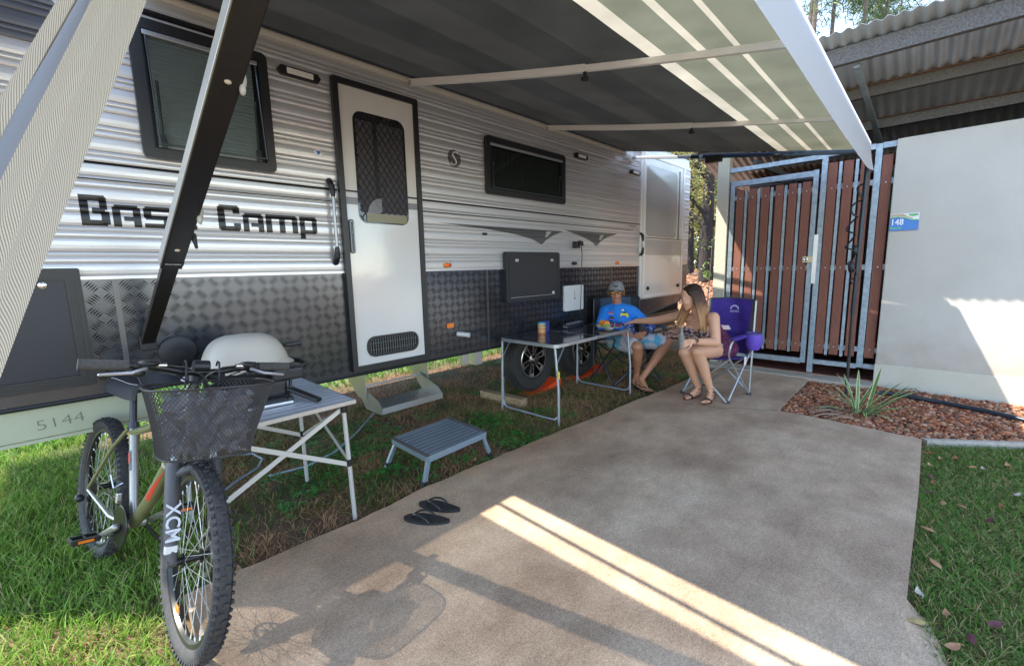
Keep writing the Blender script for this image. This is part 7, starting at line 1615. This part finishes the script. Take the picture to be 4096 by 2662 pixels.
# watch, ring
dw_ = (wrL-elL).normalized(); wc = wrL-dw_*.035; ux = dw_.orthogonal().normalized(); uy = dw_.cross(ux)
k = MB(); k.tube([wc+(ux*cos(t)+uy*sin(t))*.031 for t in [2*pi*i/20 for i in range(20)]], .0055, 6, closed=True); wt = k.build("watch", mat("watch_rose", (.42, .28, .20), .3, .8), wo, smooth=True)
fn_ = (V3((0, -.8, .35))-dw_*V3((0, -.8, .35)).dot(dw_)).normalized(); k = MB(); k.cyl(wc+fn_*.028, wc+fn_*.040, .019, n=20); wf_ = k.build("watch_case", MATS["watch_rose"], wt, smooth=True); k = MB(); k.cyl(wc+fn_*.0402, wc+fn_*.0412, .015, n=20); k.build("watch_dial", mat("dial_dark", (.05, .05, .06), .2), wt)
# bottle in her hand
hb_ = wrL+V3((-.085, .030, .0)); bb = V3((hb_.x+.000, hb_.y+.022, .640))
m_btl = bpy.data.materials.new("clear_bottle"); m_btl.use_nodes = True; n_, l_ = N(m_btl); P = n_["Principled BSDF"]; P.inputs["Base Color"].default_value = (.62, .62, .60, 1); P.inputs["Roughness"].default_value = .05; P.inputs["Transmission Weight"].default_value = .0
tr = n_.new("ShaderNodeBsdfTransparent"); tr.inputs[0].default_value = (.88, .90, .88, 1); mx = n_.new("ShaderNodeMixShader"); mx.inputs[0].default_value = .86; l_.new(P.outputs[0], mx.inputs[1]); l_.new(tr.outputs[0], mx.inputs[2]); l_.new(mx.outputs[0], n_["Material Output"].inputs[0])
k = MB(); k.lathe([(.0, .002), (.025, 0), (.0275, .006), (.0275, .09), (.025, .115), (.0125, .155), (.011, .195), (.013, .197), (.013, .207), (.0105, .207), (.0095, .16), (.022, .11), (.0245, .09), (.0245, .01), (0, .008)], bb, (-.04, .02, 1), 22, caps=False); bt_ = setp(k.build("bottle", m_btl, smooth=True), "clear glass drink bottle held in the woman's left hand", "bottle")

# ---------------------------------------------------------------- man
m_skin_m = skin("skin_tanned", (.46, .215, .125), (.36, .155, .085))
mn = thing("person", "man in grey cap, sunglasses and bright blue printed shirt, legs crossed at the ankles", "person", (4.80, 2.70, -.05))
hR, hL = V3((4.70, 2.80, .485)), V3((4.87, 2.63, .485)); kR, kL = V3((4.49, 2.38, .490)), V3((5.01, 2.27, .480)); aR, aL = V3((4.72, 2.50, .125)), V3((4.675, 2.42, .075))
pelM = (hR+hL)/2+V3((.01, .01, .03)); wsM = V3((4.82, 2.77, .63)); chM = V3((4.86, 2.85, .79)); nkM = V3((4.86, 2.865, .905)); sR, sL = V3((4.785, 2.990, .835)), V3((4.960, 2.715, .835))
eR, wR_ = V3((4.52, 2.90, .655)), V3((4.615, 2.635, .600)); eL, wL_ = V3((5.02, 2.49, .645)), V3((4.80, 2.47, .590))
hdM = V3((4.80, 2.845, 1.075)); faceM = V3((-.86, -.50, -.06))
k = MB(); k.ell(pelM, (.16, .16, .11)); k.cap(pelM, wsM, .14, .135, 14); k.cap(wsM, chM, .135, .140, 14); k.cap(sR, sL, .065, .065); k.cap(chM, nkM, .10, .062); k.cap(nkM, hdM+V3((.02, .01, -.06)), .060, .054)
P_m, R_m, f_m, l_m, u_m = head(k, hdM, faceM, (0, 0, 1), 1.03, True)
for s_, e_, w_ in ((sR, eR, wR_), (sL, eL, wL_)): k.cap(s_, e_, .056, .045); k.cap(e_, e_.lerp(w_, .4), .046, .042); k.cap(e_.lerp(w_, .4), w_, .042, .029)
for h, n_k, a_ in ((hR, kR, aR), (hL, kL, aL)):
    k.cap(h, n_k, .088, .064, 14); k.ell(n_k, .062); d = a_-n_k; cf = d.cross(V3((-.5, .86, 0))).normalized()*-.02; k.cap(n_k, n_k+d*.32+cf, .060, .060, 14); k.cap(n_k+d*.32+cf, n_k+d*.8, .060, .039, 14); k.cap(n_k+d*.8, a_, .039, .036)
foot(k, aL, (4.70, 2.44, -.030), (4.565, 2.250, -.030), 1.08, 1); foot(k, aR, (4.75, 2.55, -.030), (4.60, 2.34, -.028), 1.05, -1)
hand(k, wR_, (.55, -.75, -.10), (-.6, -.4, .7), 1, .9, 1.05); hand(k, wL_, (-.85, .20, -.10), (-.4, -.6, .65), -1, 1.0, 1.05)
blob(k, "body", m_skin_m, mn, .0065, 5)
m_shirt = bpy.data.materials.new("blue_shirt"); m_shirt.use_nodes = True; n_, l_ = N(m_shirt); P = n_["Principled BSDF"]; P.inputs["Roughness"].default_value = .7
geo = n_.new("ShaderNodeNewGeometry"); nz = n_.new("ShaderNodeTexNoise"); nz.inputs["Scale"].default_value = 14; nz.inputs["Detail"].default_value = 3; nz.inputs["Distortion"].default_value = 1.5; l_.new(geo.outputs["Position"], nz.inputs["Vector"])
cr = n_.new("ShaderNodeValToRGB"); cr.color_ramp.interpolation = 'CONSTANT'; e = cr.color_ramp.elements; e[0].position = 0; e[0].color = (.015, .02, .06, 1); e[1].position = .44; e[1].color = (.02, .09, .42, 1)
q = e.new(.54); q.color = (.45, .50, .60, 1); q = e.new(.58); q.color = (.02, .03, .09, 1); l_.new(nz.outputs[0], cr.inputs[0])
sx = n_.new("ShaderNodeSeparateXYZ"); l_.new(geo.outputs["Position"], sx.inputs[0]); mr = n_.new("ShaderNodeMapRange"); mr.inputs[1].default_value = .715; mr.inputs[2].default_value = .735; l_.new(sx.outputs[2], mr.inputs[0])
mx = n_.new("ShaderNodeMix"); mx.data_type = 'RGBA'; l_.new(mr.outputs[0], mx.inputs[0]); l_.new(cr.outputs[0], mx.inputs[6]); mx.inputs[7].default_value = (.015, .22, .72, 1); l_.new(mx.outputs[2], P.inputs["Base Color"])
k = MB(); k.ell(pelM+V3((0, 0, .02)), (.17, .17, .10)); k.cap(pelM, wsM, .150, .150, 14); k.cap(wsM, chM, .150, .155, 14); k.cap(sR, chM+V3((0, 0, .075)), .074, .088); k.cap(sL, chM+V3((0, 0, .075)), .074, .088); k.cap(chM, nkM-V3((0, 0, .03)), .120, .080)
for s_, e_, w_ in ((sR, eR, wR_), (sL, eL, wL_)): k.cap(s_, e_, .074, .060); k.cap(e_, e_.lerp(w_, .65), .058, .044)
for mm_, sc_b, st_b in ((m_shirt, 13, .8), (m_dress, 16, .6)):
    n_, l_ = N(mm_); t_b = n_.new("ShaderNodeTexNoise"); t_b.inputs["Scale"].default_value = sc_b; t_b.inputs["Distortion"].default_value = 1.2; g_b = n_.new("ShaderNodeNewGeometry"); l_.new(g_b.outputs["Position"], t_b.inputs["Vector"]); b_b = n_.new("ShaderNodeBump"); b_b.inputs["Strength"].default_value = st_b; b_b.inputs["Distance"].default_value = .03; l_.new(t_b.outputs[0], b_b.inputs["Height"]); l_.new(b_b.outputs[0], n_["Principled BSDF"].inputs["Normal"])
blob(k, "shirt", m_shirt, mn, .0075, 5)
k = MB()
cf_ = V3((-.86, -.50, 0)).normalized(); cl_ = V3((-.50, .86, 0)).normalized()   # chest front, image-left
for s in (-1, 1):
    k.prism([nkM+cf_*.078+cl_*s*.006+V3((0, 0, -.045)), nkM+cf_*.118+cl_*s*.052+V3((0, 0, -.085)), nkM+cf_*.085+cl_*s*.088+V3((0, 0, -.035)), nkM+cf_*.02+cl_*s*.078+V3((0, 0, .022)), nkM+cf_*.050+cl_*s*.050+V3((0, 0, .020))], cf_*.007+V3((0, 0, .004)))
k.tube([nkM+(cf_*cos(t)+cl_*sin(t))*.066+V3((0, 0, .012-.022*cos(t))) for t in [1.0+(2*pi-2.0)*i/16 for i in range(17)]], .014, 6)
k.build("collar", mat("collar_blue", (.02, .25, .74), .7), mn)
k = MB(); c0 = chM+cf_*.150; k.prism([nkM+cf_*.104+V3((0, 0, -.070)), nkM+cf_*.080+cl_*.024+V3((0, 0, -.006)), nkM+cf_*.080-cl_*.024+V3((0, 0, -.006))], cf_*.010); k.build("open_neck", m_skin_m, mn)
def patch(dl, dz, w, h, m, nm, n=0, dep=.150, shape=None):
    c_ = chM+cf_*(dep*math.sqrt(max(.05, 1-(dl/.24)**2)))+cl_*dl+V3((0, 0, dz)); tn = (cl_-cf_*(dl/.24)).normalized()
    k = MB()
    if shape: k.prism([c_+tn*a_*w+V3((0, 0, b_*h))+cf_*.006 for a_, b_ in shape], cf_*.002)
    else: k.prism([c_+tn*a_*w/2+V3((0, 0, b_*h/2))+cf_*.006 for a_, b_ in ((-1, -1), (1, -1), (1, 1), (-1, 1))], cf_*.002)
    k.build(nm, m, mn); return c_, tn
m_pr, m_pw, m_py, m_pk = mat("patch_red", (.62, .06, .05), .6), mat("patch_white", (.62, .62, .62), .6), mat("patch_yellow", (.75, .62, .03), .6), mat("patch_black", (.02, .02, .02), .6)
patch(.085, .045, .075, .012, m_pr, "red_print"); patch(.085, .028, .070, .006, m_pw, "white_print"); patch(.075, -.020, .060, .034, m_pk, "dark_print", shape=[(-.5, -.3), (.5, -.3), (.45, .2), (.2, .5), (0, .3), (-.2, .5), (-.45, .2)]); patch(.075, -.028, .048, .012, m_pr, "red_print", dep=.154); patch(.055, -.062, .085, .009, m_pk, "dark_print"); patch(.04, -.095, .09, .018, m_pk, "dark_print"); patch(.04, -.095, .075, .008, m_pw, "white_print", dep=.154)
c_, tn = patch(-.075, .0, .105, .115, m_py, "yellow_print", shape=[(-.5, -.25), (-.3, -.5), (.1, -.42), (.45, -.5), (.5, -.1), (.42, .3), (.1, .42), (-.3, .35), (-.48, .15)])
patch(-.078, .045, .050, .018, m_pk, "dark_print", dep=.154); patch(-.074, -.022, .062, .010, m_pk, "dark_print", dep=.1545); patch(-.074, .006, .055, .007, m_pk, "dark_print", dep=.1545); patch(-.085, -.058, .060, .012, m_pw, "white_print", dep=.154); patch(-.055, .075, .032, .020, m_pw, "white_print")
for z, w in ((-.01, .045), (-.055, .04)):
    q = sR.lerp(eR, .45-z*3)+cf_*.062; k = MB(); k.prism([q+cl_*a_*w/2+V3((0, 0, b_*.012+z*.0)) for a_, b_ in ((-1, -1), (1, -1), (1, 1), (-1, 1))], cf_*.003); k.build("sleeve_print", m_pw, mn)
# shorts
m_short = bpy.data.materials.new("board_shorts"); m_short.use_nodes = True; n_, l_ = N(m_short); P = n_["Principled BSDF"]; P.inputs["Roughness"].default_value = .8
geo = n_.new("ShaderNodeNewGeometry"); nz = n_.new("ShaderNodeTexNoise"); nz.inputs["Scale"].default_value = 7; nz.inputs["Distortion"].default_value = 1; l_.new(geo.outputs["Position"], nz.inputs["Vector"]); cr = n_.new("ShaderNodeValToRGB"); e = cr.color_ramp.elements; e[0].position = .54; e[0].color = (.50, .50, .55, 1); e[1].position = .60; e[1].color = (.10, .38, .55, 1); l_.new(nz.outputs[0], cr.inputs[0]); l_.new(cr.outputs[0], P.inputs["Base Color"])
k = MB(); k.ell(pelM-V3((0, 0, .02)), (.175, .175, .10))
for h, n_k in ((hR, kR), (hL, kL)): k.cap(h, h.lerp(n_k, .80), .104, .092, 16); k.cap(h.lerp(n_k, .5), h.lerp(n_k, .82)+V3((0, 0, -.025)), .095, .080, 14)
blob(k, "shorts", m_short, mn, .0075, 5)
# head things
m_cap = mat("cap_grey", (.22, .22, .22), .85, bump=(150, .3)); W = P_m
k = MB()
def capf(u, v): t = 2*pi*u; z = sin(v*pi/2); r = cos(v*pi/2)**.75; return W(-.012+.112*cos(t)*r, .092*sin(t)*r, .042+.092*z)
k.grid(capf, 32, 10); k.grid(lambda u, v: W(-.012+.113*cos(2*pi*u), .0935*sin(2*pi*u), .042-.022*v), 32, 2); cp = k.build("cap", m_cap, mn, smooth=True)
k = MB(); k.grid(lambda u, v: W(.060+.062*v*cos((u-.5)*2.4)*1.0+.03*(1-v), .098*sin((u-.5)*2.7)*(1-.05*v), .038-.004*v-.016*abs(2*u-1)**2), 16, 6, thick=tuple(u_m*.004)); k.build("cap_peak", mat("cap_peak_grey", (.10, .10, .10), .85), cp, smooth=True)
sh = [(-.9, .1), (-.55, .45), (-.2, .2), (.35, .25), (.65, .55), (1, .3), (.75, .0), (.55, -.45), (.2, -.15), (-.1, -.05), (-.3, -.5), (-.6, -.1)]
k = MB(); k.prism([W(.098+.002-.0045*abs(a_*2)**1.0, -a_*.030, .082+b_*.026) for a_, b_ in sh], f_m*.004); k.build("cap_emblem", m_pk, cp)
k = MB(); 
for y in (-.034, .034): k.ell(W(.090, y, .003), (.010, .030, .017), R_m @ Matrix.Rotation(-y*9, 3, 'Z'))
k.tube([W(.098, -.010, .008), W(.100, 0, .010), W(.098, .010, .008)], .003, 6)
for s in (-1, 1): k.tube([W(.088, s*.062, .010), W(.05, s*.082, .012), W(-.01, s*.088, .012)], .0035, 6)
sg_ = k.build("sunglasses", m_black, mn, smooth=True)
for y in (-.034, .034): k = MB(); k.ell(W(.0935, y, .003), (.010, .025, .0135), R_m @ Matrix.Rotation(-y*9, 3, 'Z')); k.build("mirror_lens", mat("lens_amber", (.55, .26, .03), .12, .7), sg_, smooth=True)
face(P_m, R_m, mn, mat("lip_brown", (.34, .13, .10), .5), mat("brow_fair", (.22, .13, .06), .8), False)
k = MB()
for s in (-1, 1):
    for i in range(7): k.chain([W(.01-.016*i, s*.086, .035), W(.0-.018*i, s*.094, -.01), W(.0-.02*i, s*.090, -.045+.01*(i % 2))], [.012, .013, .006], 7)
for i in range(7): k.chain([W(-.10, -.07+.023*i, .03), W(-.112, -.07+.023*i, -.03), W(-.10, -.06+.02*i, -.07)], [.016, .018, .008], 7)
blob(k, "hair", mat("hair_sandy", (.26, .14, .06), .6, noise=(60, (.16, .08, .035), .9)), mn, .005, 2)
# his thongs and wristband
def thong_on(h, t, par):
    h, t = V3(h), V3(t); d = (t-h); L = d.length; d.normalize(); sd = V3((0, 0, 1)).cross(d).normalized(); k = MB()
    k.prism([h+d*(L/2+(L/2+.02)*cos(a_))+sd*(.040+.008*cos(a_))*sin(a_)+V3((0, 0, -.020)) for a_ in [2*pi*i/30 for i in range(30)]], (0, 0, .018)); s_ = k.build("thong_sole", mat("thong_dark", (.02, .016, .015), .7), par)
    k = MB()
    for s in (-1, 1): k.tube([h+d*L*.80+V3((0, 0, .004)), h+d*L*.66+sd*s*.018+V3((0, 0, .040)), h+d*L*.45+sd*s*.040+V3((0, 0, .025)), h+d*L*.32+sd*s*.042], .0055, 6)
    k.build("thong_strap", mat("thong_brown", (.06, .035, .03), .5), s_, smooth=True)
thong_on((4.70, 2.44, -.028), (4.565, 2.250, -.028), mn); thong_on((4.75, 2.55, -.028), (4.60, 2.34, -.028), mn)
dl = (wL_-eL).normalized(); ux = dl.orthogonal().normalized(); uy = dl.cross(ux); k = MB(); k.tube([wL_-dl*.03+(ux*cos(t)+uy*sin(t))*.036 for t in [2*pi*i/18 for i in range(18)]], .007, 6, closed=True); k.build("wristband", m_black, mn, smooth=True)

# ================================================================== one object per separate piece
def split_pieces(o):
    me = o.data; n = len(me.vertices)
    if n == 0 or n > 20000: return
    co = np.empty(n*3, np.float32); me.vertices.foreach_get("co", co); co = co.reshape(-1, 3)
    par = list(range(n))
    def find(a):
        while par[a] != a: par[a] = par[par[a]]; a = par[a]
        return a
    for e in me.edges:
        a, b = find(e.vertices[0]), find(e.vertices[1])
        if a != b: par[a] = b
    root = np.array([find(i) for i in range(n)]); ids, isl = np.unique(root, return_inverse=True); k = len(ids)
    if k < 2 or k > 60: return
    lo = np.array([co[isl == i].min(0) for i in range(k)]); hi = np.array([co[isl == i].max(0) for i in range(k)]); size = (hi-lo).max(1)
    g = list(range(k))
    def f2(a):
        while g[a] != a: a = g[a]
        return a
    for i in range(k):
        for j in range(i+1, k):
            gap = np.linalg.norm(np.maximum(0, np.maximum(lo[i]-hi[j], lo[j]-hi[i])))
            if gap <= max(0.02, 0.5*max(size[i], size[j])): g[f2(i)] = f2(j)
    grp = [f2(i) for i in range(k)]; gs = sorted(set(grp))
    if len(gs) < 2 or len(gs) > 20: return
    pv = np.array([grp[i] for i in isl]); base = o.name.split(".")[0]
    for gi in gs[1:]:
        bm = bmesh.new(); bm.from_mesh(me); bm.verts.ensure_lookup_table()
        bmesh.ops.delete(bm, geom=[v for v in bm.verts if pv[v.index] != gi], context='VERTS')
        m2 = bpy.data.meshes.new(base)
        for q in me.materials: m2.materials.append(q)
        bm.to_mesh(m2); bm.free(); c = bpy.data.objects.new(base, m2); COL.objects.link(c); c.parent = o.parent; c.matrix_parent_inverse = o.matrix_parent_inverse.copy(); c.location = o.location
        for kk in o.keys():
            if kk in ("label", "kind", "group"): c[kk] = o[kk]
    bm = bmesh.new(); bm.from_mesh(me); bm.verts.ensure_lookup_table()
    bmesh.ops.delete(bm, geom=[v for v in bm.verts if pv[v.index] != gs[0]], context='VERTS'); bm.to_mesh(me); bm.free()
KEEP = ("trunk", "crown", "hair", "letter", "lettering", "trim_strip", "pinstripe", "spokes", "chain", "cables", "dead_leaves", "strap_leaf", "bolt_row")
for o in list(scene.objects):
    if o.type == 'MESH' and o.parent is not None and o.get("kind") is None and not any(q in o.name for q in KEEP) and not o.children: split_pieces(o)
